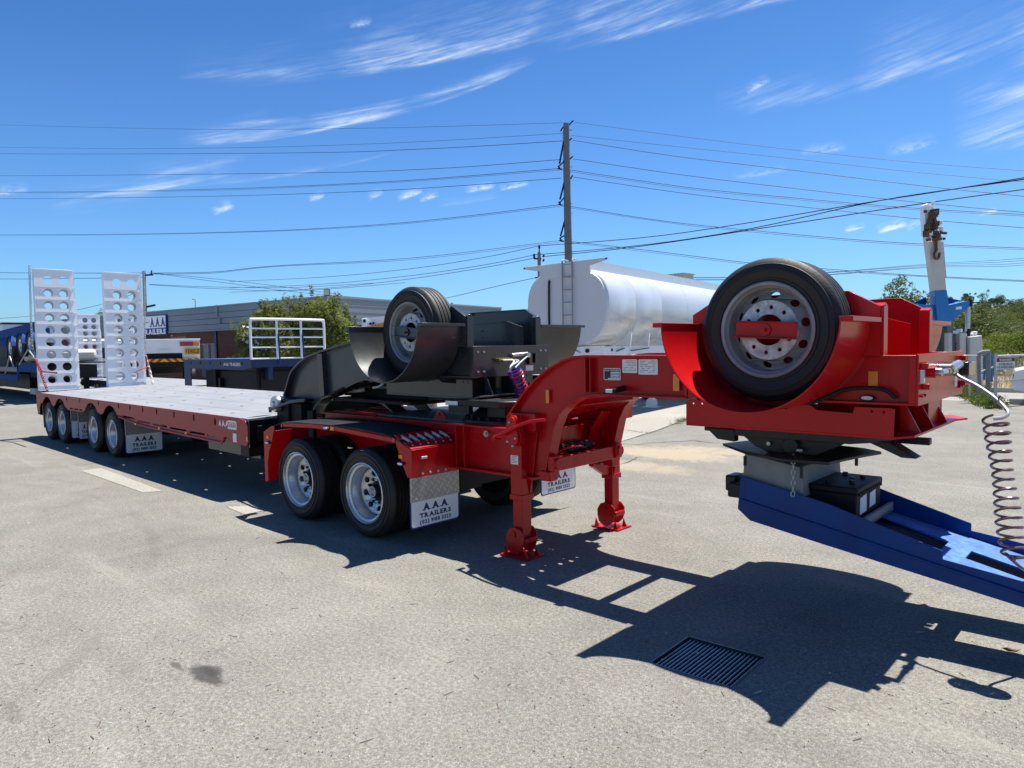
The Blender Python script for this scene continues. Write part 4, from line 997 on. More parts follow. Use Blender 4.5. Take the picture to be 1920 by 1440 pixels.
# streaked slots light bars, ram under the box
rm = MB().cyl((gu+.22, 4.20, 1.10), (gu-.1, 4.9, 1.13), .035, 14); part('ram', rm, 'grey', T)
SPG = spare_wheel((UG+.01, 3.955, 1.785), 'W', 'dark spare wheel with pale rim in the grey wheel trough', 'grey', -.10)
# chains hanging at the turntable
q = gz(893, 770, 1.10)
solo('air_hose_coil', MB(), 'black', 'x', 'x') if False else None
hb = thing('air_hose', 'blue and red coiled air hoses hanging from the dark grey box front', 'air hose', (gu+.3, 4.62, 1.1))
p0 = px_(963, 692, gu+.16); p1 = px_(984, 748, gu+.16)
part('coil', MB().helix(p0, p1, .052, 9, .008, 6, 16, wob=.08), 'hoseblue', hb); part('coil', MB().helix(p0+Vector((.01, .008, -.012)), p1+Vector((0, 0, .01)), .054, 8, .007, 6, 16, wob=.1), 'hosered', hb)
for k in range(3):
    a = Vector((gu+.06, 4.45+.03*k, 1.525)); part('hose_tail', MB().tube(spline([a, a+Vector((.05, .08, -.005)), p0+Vector((.02, -.06, .02)), p0+Vector((.0, -.03, -.02*k))], 6), .007), ('label', 'brass', 'lens')[k], hb)
part('hose_tail', MB().tube(spline([(gu+.06, 4.79, 1.57), px_(977, 678, gu+.12), p0+Vector((0, .02, .01))], 6), .007), 'lens', hb)
# ================================================================== BLUE TOW FRAME
B = thing('tow_frame', 'blue sloping steel tow frame with black fifth wheel under the red box', 'tow frame', (-1.2, 4.72, .45), 'D')
def prof(v): return [(-1.98, .80), (-1.54, .715), (-1.42, .69), (-1.31, .655), (-.85, .52), (-.85, .475), (-.49, .43), (.6, .255), (.6, .125), (-.49, .297), (-1.50, .452), (-1.92, .522), (-2.0, .585)]
for v in (4.33, 5.09):
    bp = part('side_plate', MB().prism(prof(v), 'y', v-.008, v), 'blue', B, bevel=.003)
    ch = MB(); s = 1 if v < 5 else -1
    band(ch, [(-1.98, .645), (-1.5, .555), (-.85, .430), (-.49, .36), (.6, .14)], v-.022 if s > 0 else v, v-.008 if s > 0 else v+.012, .012)
    part('rib', ch, 'blue', bp, bevel=.003)
def zdk(x): return .585-.213*(x+1.45)
slot1 = [(-1.40, 4.86), (-1.40, 4.98), (-.98, 4.98), (-.98, 4.80)]
holes = [[(-1.36, 4.70), (-.92, 4.62), (-.92, 4.84), (-1.36, 4.92)], [(-.80, 4.62), (.2, 4.55), (.2, 4.74), (-.80, 4.80)]]
dk = MB().prism([(-1.6, 4.332), (.6, 4.332), (.6, 5.08), (-1.6, 5.08)], 'z', 0, .012, holes, fn=lambda q: (q[0], q[1], q[2]+zdk(q[0])-.035))
part('top_plate', dk, 'bluedeck', B, bevel=.002)
part('inner_rail', MB().prism([(-1.9, .52), (.6, .05), (.6, .12), (-1.9, .60)], 'y', 4.56, 4.58).prism([(-1.9, .52), (.6, .05), (.6, .12), (-1.9, .60)], 'y', 4.92, 4.94), 'navy', B)
part('bottom_plate', MB().prism([(-1.95, 4.33), (-1.3, 4.33), (-1.3, 5.09), (-1.95, 5.09)], 'z', 0, .01, fn=lambda q: (q[0], q[1], q[2]+.56-.17*(q[0]+1.95))), 'navy', B)
# pedestal and coupling
part('pedestal', MB().prism([(-1.985, .765), (-1.60, .70), (-1.615, .885), (-1.97, .945)], 'y', 4.36, 5.06), 'concretepost', B, bevel=.006)
part('pedestal_lip', band(MB(), [(-1.99, .775), (-1.60, .705)], 4.345, 4.36, .02), 'concretepost', B)
wing = [px for px in [(1355, 836), (1400, 853), (1470, 866), (1554, 872), (1612, 859), (1653, 852), (1620, 845), (1575, 840), (1520, 826), (1440, 826)]]
wz = .945; wp = [dz(x, y, wz) for x, y in wing]
zs = 0
W2 = MB().prism([(p.x, p.y) for p in wp], 'z', 0, .018, fn=lambda q: (q[0], q[1], q[2]+wz-.10*0))
part('slider_plate', W2, 'grease', B, bevel=.003)
fwm = MB().prism([(-2.12, 4.42), (-2.0, 4.28), (-1.30, 4.28), (-1.15, 4.5), (-1.15, 4.95), (-1.3, 5.12), (-2.0, 5.12), (-2.12, 4.98)], 'z', 1.06, 1.115)
part('fifth_wheel', fwm, 'grease', B, bevel=.012)
fj = MB()
for v in (4.34, 5.0):
    fj.prism([(-1.98, 1.06), (-1.35, 1.06), (-1.45, 1.0), (-1.52, .965), (-1.82, .965), (-1.9, 1.0)], 'y', v, v+.06)
fj.cyl((-1.66, 4.30, 1.02), (-1.66, 5.1, 1.02), .05, 14)
fj.box(-2.22, 4.3, 1.075, -2.08, 4.5, 1.115); fj.prism([(-2.2, 1.10), (-2.0, 1.10), (-2.0, 1.02), (-2.12, 1.03)], 'y', 4.28, 4.34)
fj.prism([(-1.30, 1.06), (-1.10, .975), (-1.02, .975), (-1.16, 1.06)], 'y', 4.5, 4.62); fj.box(-1.2, 4.7, 1.03, -1.0, 4.76, 1.07)
part('coupling_jaws', fj, 'grease', B, bevel=.006)
part('pivot_bolt', MB().cyl((-1.80, 4.335, 1.02), (-1.80, 4.32, 1.02), .013, 8), 'galv', B)
part('rear_bumper', MB().box(-2.18, 4.55, .60, -2.0, 5.0, .70).box(-2.22, 4.6, .63, -2.14, 4.75, .74), 'grease', B, bevel=.012)
tb = MB()
for x, y in ((1397, 858), (1503, 880), (1606, 858)):
    p = dz(x, y, .93); tb.cyl((p.x, p.y, .94), (p.x, p.y, .88), .010, 6)
part('bolts', tb, 'grease', B)
ct = dv(1487, 845, 4.32); cb = dv(1487, 936, 4.32)
part('chain', chain([(ct.x, 4.325, ct.z), (cb.x, 4.318, cb.z)], .030, .004, .020, .011), 'galv', B)
part('chain_pin', MB().bar((ct.x-.03, 4.31, ct.z+.008), (ct.x+.06, 4.31, ct.z+.008), .018, .014), 'galv', B)
part('battery_tray', MB().box(-1.46, 4.44, .545, -1.28, 5.02, .56).box(-1.30, 4.40, .545, -1.28, 5.06, .60), 'concretepost', B)
bt = thing('battery', 'black truck battery with two white labels on the blue tow frame', 'battery', (-1.43, 4.78, .56), 'D')
bb = MB().box(-1.60, 4.47, .575, -1.33, 4.96, .735); part('case', bb, 'black', bt, bevel=.008)
part('lid', MB().box(-1.61, 4.46, .735, -1.32, 4.97, .775), 'black', bt, bevel=.010)
tm = MB()
for x, v in ((-1.52, 4.55), (-1.52, 4.88), (-1.40, 4.62), (-1.43, 4.72), (-1.40, 4.83)): tm.cyl((x, v, .775), (x, v, .795), .016, 10)
part('terminals', tm, 'grease', bt)
rb = MB()
for k in range(12): rb.box(-1.325, 4.49+.038*k, .725, -1.312, 4.508+.038*k, .745)
part('vent_ribs', rb, 'black', bt)
for a, b, zz in ((4.53, 4.66, .0), (4.72, 4.84, .012)):
    l = part('label', MB().prism([(a, .605+zz), (b, .610+zz), (b-.005, .715), (a+.01, .705), (a+.008, .69)], 'x', -1.329, -1.326), 'label', bt)
# brown coiled hose from the red box to the frame
hz_ = thing('air_hose', 'brown coiled air hose hanging beside the red box', 'air hose', (-.62, 4.6, .45), 'D')
V = 4.6
def hv(x, y, v=V): return dv(x, y, v)
lead = [(uf+.07, 4.62, 1.468), hv(1800, 707, 4.58), hv(1830, 722, 4.54), hv(1860, 742, 4.5), hv(1882, 762, 4.46), hv(1890, 775, 4.43), hv(1880, 783, 4.41), hv(1862, 785, 4.40)]
part('hose_lead', MB().tube(spline(lead, 8), .0095, 8), 'alu', hz_)
h0, h1 = hv(1866, 784, 4.40), hv(1902, 1050, 4.13)
part('coil', MB().helix(h0, h1, .050, 15, .0068, 6, 18, wob=.12), 'hosebrown', hz_)
part('hose_tail', MB().tube(spline([h1, hv(1885, 1038, 4.2), hv(1912, 1062, 4.3), hv(1940, 1080, 4.4)], 6), .008, 8), 'hosebrown', hz_)
part('cable_tie', MB().cyl(hv(1869, 752, 4.49), hv(1876, 742, 4.47), .004, 6), 'black', hz_)
# ================================================================== GROUND
def sheet(name, poly, z, mat, holes=(), kind='structure', label=None):
    loops = [[(p[0], p[1]) for p in poly]]+[[(p[0], p[1]) for p in h] for h in holes]
    flat = [p for l in loops for p in l]; tr = tessellate_polygon([[Vector((*p, 0)) for p in l] for l in loops])
    me = bpy.data.meshes.new(name); me.from_pydata([(x, y, 0) for x, y in flat], [], [tuple(q) for q in tr])
    bm = bmesh.new(); bm.from_mesh(me); bmesh.ops.recalc_face_normals(bm, faces=bm.faces)
    for f in bm.faces:
        if f.normal.z < 0: f.normal_flip()
    bm.to_mesh(me); bm.free(); me.materials.append(MATS[mat])
    o = bpy.data.objects.new(name, me); o.location.z = z; S.collection.objects.link(o); o['kind'] = kind
    if label: o['label'] = label
    return o
dc4 = [gz(x, y) for x, y in ((1221, 1243), (1289, 1193), (1437, 1233), (1372, 1290))]
ctr = sum(dc4, Vector())/4; ex = ((dc4[3]-dc4[0])+(dc4[2]-dc4[1])); ex.normalize(); ey = Vector((-ex.y, ex.x, 0))
hx = ((dc4[3]-dc4[0]).length+(dc4[2]-dc4[1]).length)/4; hy = ((dc4[1]-dc4[0]).length+(dc4[2]-dc4[3]).length)/4
def dr(a, b, z=0): q = ctr+ex*a+ey*b; return (q.x, q.y, z)
hole = [dr(-hx, -hy)[:2], dr(hx, -hy)[:2], dr(hx, hy)[:2], dr(-hx, hy)[:2]]
sheet('ground', [(-600, -400), (600, -400), (600, 900), (-600, 900)], 0, 'asphalt', [hole])
G = thing('drain_grate', 'rectangular steel drain grate with parallel bars in the asphalt', 'drain grate', (ctr.x, ctr.y, 0))
pit = MB()
for (a0, b0), (a1, b1) in (((-1, -1), (1, -1)), ((1, -1), (1, 1)), ((1, 1), (-1, 1)), ((-1, 1), (-1, -1))):
    pit.add([dr(a0*hx, b0*hy, 0), dr(a1*hx, b1*hy, 0), dr(a1*hx, b1*hy, -.35), dr(a0*hx, b0*hy, -.35)], [(0, 1, 2, 3)])
pit.add([dr(-hx, -hy, -.35), dr(hx, -hy, -.35), dr(hx, hy, -.35), dr(-hx, hy, -.35)], [(0, 1, 2, 3)])
part('pit', pit, 'black', G)
rim_ = MB()
for a0, b0, a1, b1 in ((-hx, -hy, hx, -hy), (hx, -hy, hx, hy), (hx, hy, -hx, hy), (-hx, hy, -hx, -hy)): rim_.bar(dr(a0, b0, -.006), dr(a1, b1, -.006), .010, .016)
part('rim', rim_, 'grey', G)
for k in range(19):
    a = -hx+.02+(2*hx-.04)*k/18; part('grate_bar', MB().bar(dr(a, -hy+.008, -.014), dr(a, hy-.008, -.014), .0042, .009), 'alu', G)
for k in range(5):
    b = -hy*.8+hy*.4*k; part('cross_bar', MB().bar(dr(-hx+.01, b, -.022), dr(hx-.01, b, -.022), .006, .008), 'grey', G)
edge = [gz(x, y) for x, y in ((1162, 829), (1183, 822), (1204, 815), (1221, 811), (1236, 805), (1250, 799.5), (1266, 794), (1284, 787))]
d = (edge[-1]-edge[-3]).normalized(); far = edge[-1]+d*22
sheet('concrete_slab', [(p.x, p.y) for p in edge]+[(far.x, far.y), (-40, 34), (-60, 16), (-24, 10.5), (-11, 7.6), (edge[0].x-.7, edge[0].y-.7)], .004, 'concrete')
for nm, qs in (('repair_patch', ((152, 883), (190, 878), (262, 905), (305, 921), (268, 924))), ('repair_patch', ((425, 951), (462, 949), (496, 961), (460, 966)))):
    sheet(nm, [tuple(gz(*q)[:2]) for q in qs], .004, 'concrete')
# cracks across the yard: thin dark gaps with raised lips
def crack(pxs, w, nm='crack'):
    pts = [gz(*q) for q in pxs]; out = []
    rnd = random.Random(len(pxs)+int(pxs[0][0]))
    for a, b in zip(pts, pts[1:]):
        for k in range(6): q = a.lerp(b, k/6); out.append(q+Vector((rnd.uniform(-.012, .012), rnd.uniform(-.012, .012), 0)))
    out.append(pts[-1]); L = []; Rr = []
    for i, p in enumerate(out):
        d_ = (out[min(i+1, len(out)-1)]-out[max(i-1, 0)]).normalized(); n_ = Vector((-d_.y, d_.x, 0)); ww = w*rnd.uniform(.3, 1)*(math.sin(math.pi*i/(len(out)-1))**.4 if 0 < i < len(out)-1 else .05)
        L.append(tuple((p+n_*ww)[:2])); Rr.append(tuple((p-n_*ww)[:2]))
    return sheet(nm, L+Rr[::-1], .0065, 'rustbrown')
crack([(1190, 834), (1220, 831), (1250, 829), (1275, 828), (1300, 826), (1330, 830), (1370, 833), (1400, 833)], .022)
crack([(1160, 872), (1180, 866), (1195, 858), (1205, 856)], .014)
crack([(1162, 829), (1204, 816), (1236, 806), (1266, 795), (1286, 787)], .02)
crack([(1160, 804), (1185, 808), (1206, 812)], .018)
crack([(1385, 965), (1420, 975), (1480, 990)], .004)
# ================================================================== FOLIAGE
def leaves(mb, c, rad, n, size, rnd, shell=.55, droop=0, asp=2.2, zmin=None):
    for _ in range(n):
        while True:
            x, y, z = rnd.uniform(-1, 1), rnd.uniform(-1, 1), rnd.uniform(-1, 1); q = x*x+y*y+z*z
            if q < 1 and rnd.random() < shell+(1-shell)*q: break
        p = Vector((c[0]+x*rad[0], c[1]+y*rad[1], c[2]+z*rad[2]))
        if zmin is not None and p.z < zmin: continue
        u = Vector((rnd.gauss(0, 1), rnd.gauss(0, 1), rnd.gauss(-droop, .8))).normalized(); w = u.cross(Vector((rnd.gauss(0, 1), rnd.gauss(0, 1), rnd.gauss(0, 1)))).normalized()
        s = size*rnd.uniform(.6, 1.3); u = u*s*asp/2; w = w*s/2
        mb.add([p-u, p+w*.8, p+u, p-w*.8], [(0, 1, 2, 3)])
def crown(seed, R, H, n, size, nb=14, droop=0, flat=.8):
    rnd = random.Random(seed); mb = MB(); tips = []
    for k in range(nb):
        a = rnd.uniform(0, 6.28); r = R*math.sqrt(rnd.random())*.72; z = H*(.15+.75*rnd.random())*(1-.35*(r/R)); br = R*rnd.uniform(.22, .42)
        c = (r*math.cos(a), r*math.sin(a), z); tips.append(c)
        leaves(mb, c, (br, br, br*flat), int(n/nb), size, rnd, .35, droop)
        for _ in range(3):
            c2 = (c[0]+rnd.gauss(0, br*.7), c[1]+rnd.gauss(0, br*.7), c[2]+rnd.gauss(0, br*.6)); leaves(mb, c2, (br*.35,)*3, int(n/nb/5), size, rnd, .5, droop)
    return mb, tips
def trunk(tips, th, r, seed, zb=0):
    rnd = random.Random(seed); mb = MB()
    top = (0, 0, zb+th*.55)
    pts = [(0, 0, 0), (rnd.uniform(-.1, .1), rnd.uniform(-.1, .1), zb*.5+.3), top]
    mb.cyl(pts[0], pts[1], r, 8, r*.8); mb.cyl(pts[1], pts[2], r*.8, 8, r*.55)
    for c in tips: 
        e = (c[0], c[1], c[2]+zb); m_ = ((top[0]+e[0])/2*.8, (top[1]+e[1])/2*.8, (top[2]+e[2])/2-.1)
        mb.cyl(top, m_, r*.35, 5, r*.22, False); mb.cyl(m_, e, r*.22, 5, r*.06, False)
    return mb
TREES = {}
def tree_kind(key, seed, R, H, zb, n, size, mat, nb=14, droop=0, flat=.8, r=.18):
    cm_, tips = crown(seed, R, H, n, size, nb, droop, flat)
    cm_.v = [(x, y, z+zb) for x, y, z in cm_.v]
    e = bpy.data.objects.new('src', None); ROOT[e] = Vector((0, 0, 0))
    me1 = mesh_of(cm_, 'crown', (0, 0, 0), 0); me1.materials.append(MATS[mat])
    me2 = mesh_of(trunk(tips, H*.5, r, seed, zb), 'trunk', (0, 0, 0), 30); me2.materials.append(MATS['wood'])
    bpy.data.objects.remove(e); TREES[key] = (me1, me2)
def put_tree(key, loc, s, rz, label, group=None, sz=None, name='tree'):
    e = bpy.data.objects.new(name, None); S.collection.objects.link(e); e.location = loc; e.rotation_euler[2] = rz; e.scale = (s, s, sz or s)
    tagp(e, label, 'tree' if name != 'bush' else 'bush', group)
    for nm, me in zip(('crown', 'trunk'), TREES[key]):
        o = bpy.data.objects.new(nm, me); S.collection.objects.link(o); o.parent = e
    return e
tree_kind('gumA', 3, 2.6, 3.6, 1.8, 5200, .085, 'leaf_gum', 16, .6, r=.14)
tree_kind('gumB', 5, 2.2, 4.2, 2.4, 4600, .085, 'leaf_dark', 14, .5, r=.13)
tree_kind('darkA', 8, 3.0, 3.6, .6, 5600, .10, 'leaf_dark', 18, .2)
tree_kind('darkB', 9, 3.2, 3.0, .4, 5600, .10, 'leaf_gum', 18, .1)
tree_kind('brightA', 11, 3.0, 3.2, .4, 5600, .10, 'leaf_bright', 18, .1)
tree_kind('pine', 13, 1.5, 5.2, 1.6, 3800, .10, 'leaf_dark', 14, .0, .6)
# ================================================================== TERRAIN AT THE RIGHT
def hgt(x, y):
    f = max(0, y-26.5); h = .9*(1-math.exp(-f/9))+.030*max(0, f-12)
    return h+.15*math.sin(x*.3)*min(1, f/10)*math.sin(y*.21)
hm = MB(); NX, NY = 60, 60
for j in range(NY+1):
    for i in range(NX+1):
        y = 26+(j/NY)**1.8*330; x = -14-(y-26)*.42+(i/NX)*(90+(y-26)*.9); hm.v.append((x, y, hgt(x, y)-.02 if j else -.05))
for j in range(NY):
    for i in range(NX): a = j*(NX+1)+i; hm.f.append((a, a+1, a+NX+2, a+NX+1))
solo('hill', hm, 'verge', None, None, kind='structure', o=(0, 0, 0), smooth=60)
# concrete road behind the fence
sheet('road', [(-9, 21.6), (40, 23.5), (40, 26.6), (-10, 25.6)], .006, 'concrete')
kb_ = MB()
for i in range(24): kb_.box(-10+2*i, 25.7+.04*i, 0, -8.02+2*i, 25.85+.04*i, .14)
solo('kerb', kb_, 'concretepost', None, None, kind='structure', o=(-10, 25.7, 0))
rnd = random.Random(4)
gs = MB()
for _ in range(9000):
    y = 26.5+rnd.random()**1.6*22; x = rnd.uniform(-9, 2)*(y/26)
    z = hgt(x, y)-.03; a = rnd.uniform(0, 6.28); h = rnd.uniform(.10, .32); w = .012
    gs.add([(x-w*math.cos(a), y-w*math.sin(a), z), (x+w*math.cos(a), y+w*math.sin(a), z), (x+rnd.gauss(0, .07), y+rnd.gauss(0, .07), z+h)], [(0, 1, 2)])
solo('dry_grass', gs, 'straw', 'dry straw coloured grass covering the slope beyond the wire fence', 'grass', kind='stuff', o=(0, 30, 0), smooth=0)
keys = ['darkA', 'darkB', 'brightA', 'gumB', 'pine']
lab = {'darkA': 'dense dark green tree on the wooded slope', 'darkB': 'olive green bushy tree on the slope', 'brightA': 'light yellow green bushy tree on the slope', 'gumB': 'thin gum tree on the wooded slope', 'pine': 'narrow dark tree on the wooded slope'}
k = 0; ORD = ['first', 'second', 'third', 'fourth', 'fifth', 'sixth', 'seventh', 'eighth']
for row, (D0, n) in enumerate(((40, 5), (52, 6), (68, 7), (88, 8), (115, 8))):
    for i in range(n):
        xx = 1770+190*(i+rnd.uniform(.15, .85))/n
        key = rnd.choice(['brightA', 'darkB', 'brightA'] if row < 2 else (['darkA', 'darkB', 'brightA'] if row < 4 else ['darkA', 'pine', 'gumB', 'pine']))
        p = gz(xx, 760); dirv = Vector((p.x, p.y, 0)).normalized(); dd = D0*rnd.uniform(.92, 1.08)*1.18; p = dirv*dd
        sc = {0: .30, 1: .48, 2: .66, 3: .80, 4: .95}[row]*rnd.uniform(.85, 1.15)
        put_tree(key, (p.x, p.y, hgt(p.x, p.y)-.3), sc, rnd.uniform(0, 6.28), lab[key]+', '+ORD[i]+' from the left in the '+('nearest', 'second', 'middle', 'fourth', 'farthest')[row]+' row', 'trees on the slope beyond the fence'); k += 1
p = dep(1905, 655, 30); put_tree('brightA', (p.x, p.y, .3), .5, 1, 'low bush with reddish tips right beside the danger sign', name='bush')
p = dep(1835, 640, 26); put_tree('brightA', (p.x, p.y, .0), .48, 2, 'bright green bush behind the pipe gate', name='bush')
p = dep(1683, 560, 38); put_tree('gumA', (p.x, p.y, 0), 1.0, .4, 'grey green gum tree rising behind the red box and blue crane arm', sz=.90)
p = dep(1808, 640, 34); put_tree('darkB', (p.x, p.y, .3), .85, 1.4, 'olive tree directly behind the outrigger of the crane', sz=.80)
p = dep(848, 566, 62); put_tree('gumB', (p.x, p.y, 0), .62, .7, 'small dark tree showing above the roof behind the spare wheel', sz=.86)
p = dep(186, 590, 60); put_tree('gumA', (p.x, p.y, 0), 1.05, 2.1, 'dark tree between the two white ramps', sz=.95)
p = dep(5, 600, 70); put_tree('gumB', (p.x, p.y, 0), .9, 2.6, 'tree at the left edge above the stacked blue trailers', sz=.62)
# big bush before the workshop
BU = thing('bush', 'large loose green bush with pale flowers in front of the workshop corner', 'bush', dep(560, 660, 26).to_tuple()[:2]+(0,))
bl = MB(); rb_ = random.Random(21); stems = MB()
base = dep(560, 660, 26); base.z = 0
for x, y, r, n in ((500, 600, .55, 900), (478, 640, .6, 1500), (515, 630, .7, 1800), (545, 612, .6, 1500), (570, 600, .7, 1700), (600, 590, .65, 1700), (625, 612, .65, 1700), (640, 640, .55, 1300), (590, 640, .8, 2000), (550, 660, .8, 2000), (480, 670, .55, 1500), (620, 670, .7, 1500), (600, 578, .35, 500), (510, 590, .35, 350), (640, 600, .35, 400), (462, 640, .25, 260), (560, 590, .35, 350), (625, 583, .3, 350), (460, 622, .25, 120), (650, 622, .3, 260)):
    c = dep(x, y, 26+rb_.uniform(-.5, .5)); leaves(bl, c, (r, r, r*.8), n, .055, rb_, .35, asp=3.2)
    for _ in range(11):
        q = c+Vector((rb_.gauss(0, r*.75), rb_.gauss(0, r*.6), abs(rb_.gauss(r*.45, r*.4)))); leaves(bl, q, (.09, .09, .24), 42, .042, rb_, .5, asp=3.6); stems.cyl(c, q, .008, 4, .003, False)
    stems.cyl((base.x+rb_.uniform(-.6, .6), base.y+rb_.uniform(-.3, .3), 0), c, .04, 5, .012, False)
for x in (455, 520, 580, 640):
    c = dep(x, 700, 26); leaves(bl, c, (.8, .7, .8), 900, .055, rb_, .4, asp=3)
part('foliage', bl, 'leaf_bush', BU, smooth=0); part('stems', stems, 'wood', BU)
fl = MB()
for _ in range(60):
    c = dep(rb_.uniform(455, 500), rb_.uniform(610, 672), 25.3); leaves(fl, c, (.04,)*3, 5, .035, rb_)
part('flowers', fl, 'label', BU, smooth=0)
# ================================================================== WORKSHOP
C0 = dep(612, 557, 32.6); CZ = C0.z; dl = Vector((math.cos(math.radians(-174.3)), math.sin(math.radians(-174.3)), 0)); drr = Vector((math.cos(math.radians(102.1)), math.sin(math.radians(102.1)), 0))
cor = Vector((C0.x, C0.y, 0))
def on_wall(x, y, d_, off=0):
    n_ = Vector((d_.y, -d_.x, 0)); 
    if n_.dot(EYEP-cor) < 0: n_ = -n_
    q = ray(x, y); tt = ((cor+n_*off-EYEP).dot(n_))/q.dot(n_); p = EYEP+q*tt
    return p, (p-cor).dot(d_), n_
WS = thing('workshop_building', 'long low workshop with grey metal fascia over dark red brick walls', 'building', (cor.x, cor.y, 0))
nl = on_wall(400, 600, dl)[2]; nr = on_wall(800, 600, drr)[2]
LL = 46; LR = on_wall(940, 580, drr)[1]
def wall_box(mb, d_, n_, s0, s1, o0, o1, z0, z1):
    P = lambda s_, o_, z_: cor+d_*s_+n_*o_+Vector((0, 0, z_))
    mb.add([P(s0, o0, z0), P(s1, o0, z0), P(s1, o1, z0), P(s0, o1, z0), P(s0, o0, z1), P(s1, o0, z1), P(s1, o1, z1), P(s0, o1, z1)], [(0,3,2,1),(4,5,6,7),(0,1,5,4),(1,2,6,5),(2,3,7,6),(3,0,4,7)])
    return mb
FB = 2.78
wlm = MB(); s_win0, s_win1 = on_wall(404, 660, dl, -.25)[1], on_wall(372, 660, dl, -.25)[1]
wall_box(wlm, dl, nl, .3, s_win0, -.5, -.25, 0, 3.0); wall_box(wlm, dl, nl, s_win1, LL, -.5, -.25, 0, 3.0)
wz1 = on_wall(390, 644, dl, -.25)[0].z
wall_box(wlm, dl, nl, s_win0, s_win1, -.5, -.25, 0, .9); wall_box(wlm, dl, nl, s_win0, s_win1, -.5, -.25, wz1, 3.0)
wall_box(wlm, drr, nr, .3, LR, -.5, -.25, 0, 3.0)
part('wall', wlm, 'brick', WS, smooth=0)
rows = 4; rh = (CZ-FB)/rows
for k in range(rows):
    z0, z1 = FB+rh*k+.012, FB+rh*(k+1)-.012
    for s0, s1 in ((0.02, 14.9), (14.92, 30), (30.02, LL)):
        part('cladding_panel', wall_box(MB(), dl, nl, s0, s1, -.06, .0, z0, z1), 'cladding', WS, smooth=0)
    part('cladding_panel', wall_box(MB(), drr, nr, .02, LR, -.06, 0, z0, z1), 'cladding', WS, smooth=0)
    jt = MB(); wall_box(jt, dl, nl, 0.02, LL, -.05, -.03, z1-.01, z1+.03); part('joint', jt, 'black', WS)
    jt = MB(); wall_box(jt, drr, nr, 0.02, LR, -.05, .014, z1-.012, z1+.018); part('joint', jt, 'cladtrim', WS)
cap = wall_box(MB(), dl, nl, 0, LL, -.2, .04, CZ, CZ+.07); wall_box(cap, drr, nr, 0, LR, -.2, .04, CZ+.003, CZ+.073); part('capping', cap, 'cladtrim', WS)
part('corner_post', MB().cyl((cor.x, cor.y, FB), (cor.x, cor.y, CZ+.08), .09, 8), 'cladding', WS)
soff = MB().add([cor, cor+dl*LL, cor+dl*LL-nl*.5, cor-nl*.5-nr*.5, cor+drr*LR-nr*.5, cor+drr*LR], [(0, 1, 2, 3), (0, 3, 4, 5)]); soff.v = [(x, y, FB) for x, y, z in soff.v]; part('soffit', soff, 'cladtrim', WS)
rf = MB().add([(cor+(-nl*.1)).to_tuple(), (cor+dl*LL).to_tuple(), (cor+dl*LL+drr*LR).to_tuple(), (cor+drr*LR).to_tuple()], [(0, 1, 2, 3)]); rf.v = [(x, y, CZ-.1) for x, y, z in rf.v]; part('roof', rf, 'cladtrim', WS)
s_p = on_wall(406, 640, dl, -.2)[1]; part('column', wall_box(MB(), dl, nl, s_p-.02, s_p+.16, -.3, -.16, 0, FB), 'navy', WS)
s_g = on_wall(409, 585, dl)[1]; part('downpipe', wall_box(MB(), dl, nl, s_g, s_g+.12, 0, .08, CZ-.55, CZ+.08), 'cladtrim', WS); s_g = on_wall(415, 600, dl)[1]; part('bracket', wall_box(MB(), dl, nl, s_g, s_g+.06, 0, .1, CZ-.9, CZ-.62), 'cladding', WS)
part('conduit', wall_box(MB(), dl, nl, 0, LL, -.02, .03, FB-.06, FB), 'cladtrim', WS)
wf = wall_box(MB(), dl, nl, s_win0, s_win1, -.42, -.40, .9, wz1); wn_o = part('window', wf, 'glass', WS)
fr_ = MB()
for a, b in ((s_win0, s_win0+.06), (s_win1-.06, s_win1), ((s_win0+s_win1)/2-.03, (s_win0+s_win1)/2+.03)): wall_box(fr_, dl, nl, a, b, -.38, -.32, .9, wz1)
wall_box(fr_, dl, nl, s_win0, s_win1, -.38, -.32, wz1-.05, wz1); part('frame', fr_, 'cladtrim', wn_o)
gm = MB(); w_ = s_win1-s_win0; h_ = wz1-.9
for sg in (1, -1):
    for k in range(-22, 24):
        a0 = k*.13
        pts = []
        for tt_ in (0, 1):
            pts.append((a0+tt_*h_*sg, .9+tt_*h_))
        (sa, za), (sb, zb) = pts
        # clip to the window
        def cl_(s1_, z1_, s2_, z2_):
            L_ = []
            for tt_ in [i/24 for i in range(25)]:
                s_ = s1_+(s2_-s1_)*tt_; z_ = z1_+(z2_-z1_)*tt_
                if 0 <= s_ <= w_: L_.append((s_, z_))
            return L_
        L_ = cl_(sa, za, sb, zb)
        if len(L_) > 1:
            A_ = cor+dl*(s_win0+L_[0][0])-nl*.33; B_ = cor+dl*(s_win0+L_[-1][0])-nl*.33
            gm.bar((A_.x, A_.y, L_[0][1]), (B_.x, B_.y, L_[-1][1]), .012, .012)
part('security_mesh', gm, 'cladtrim', wn_o)
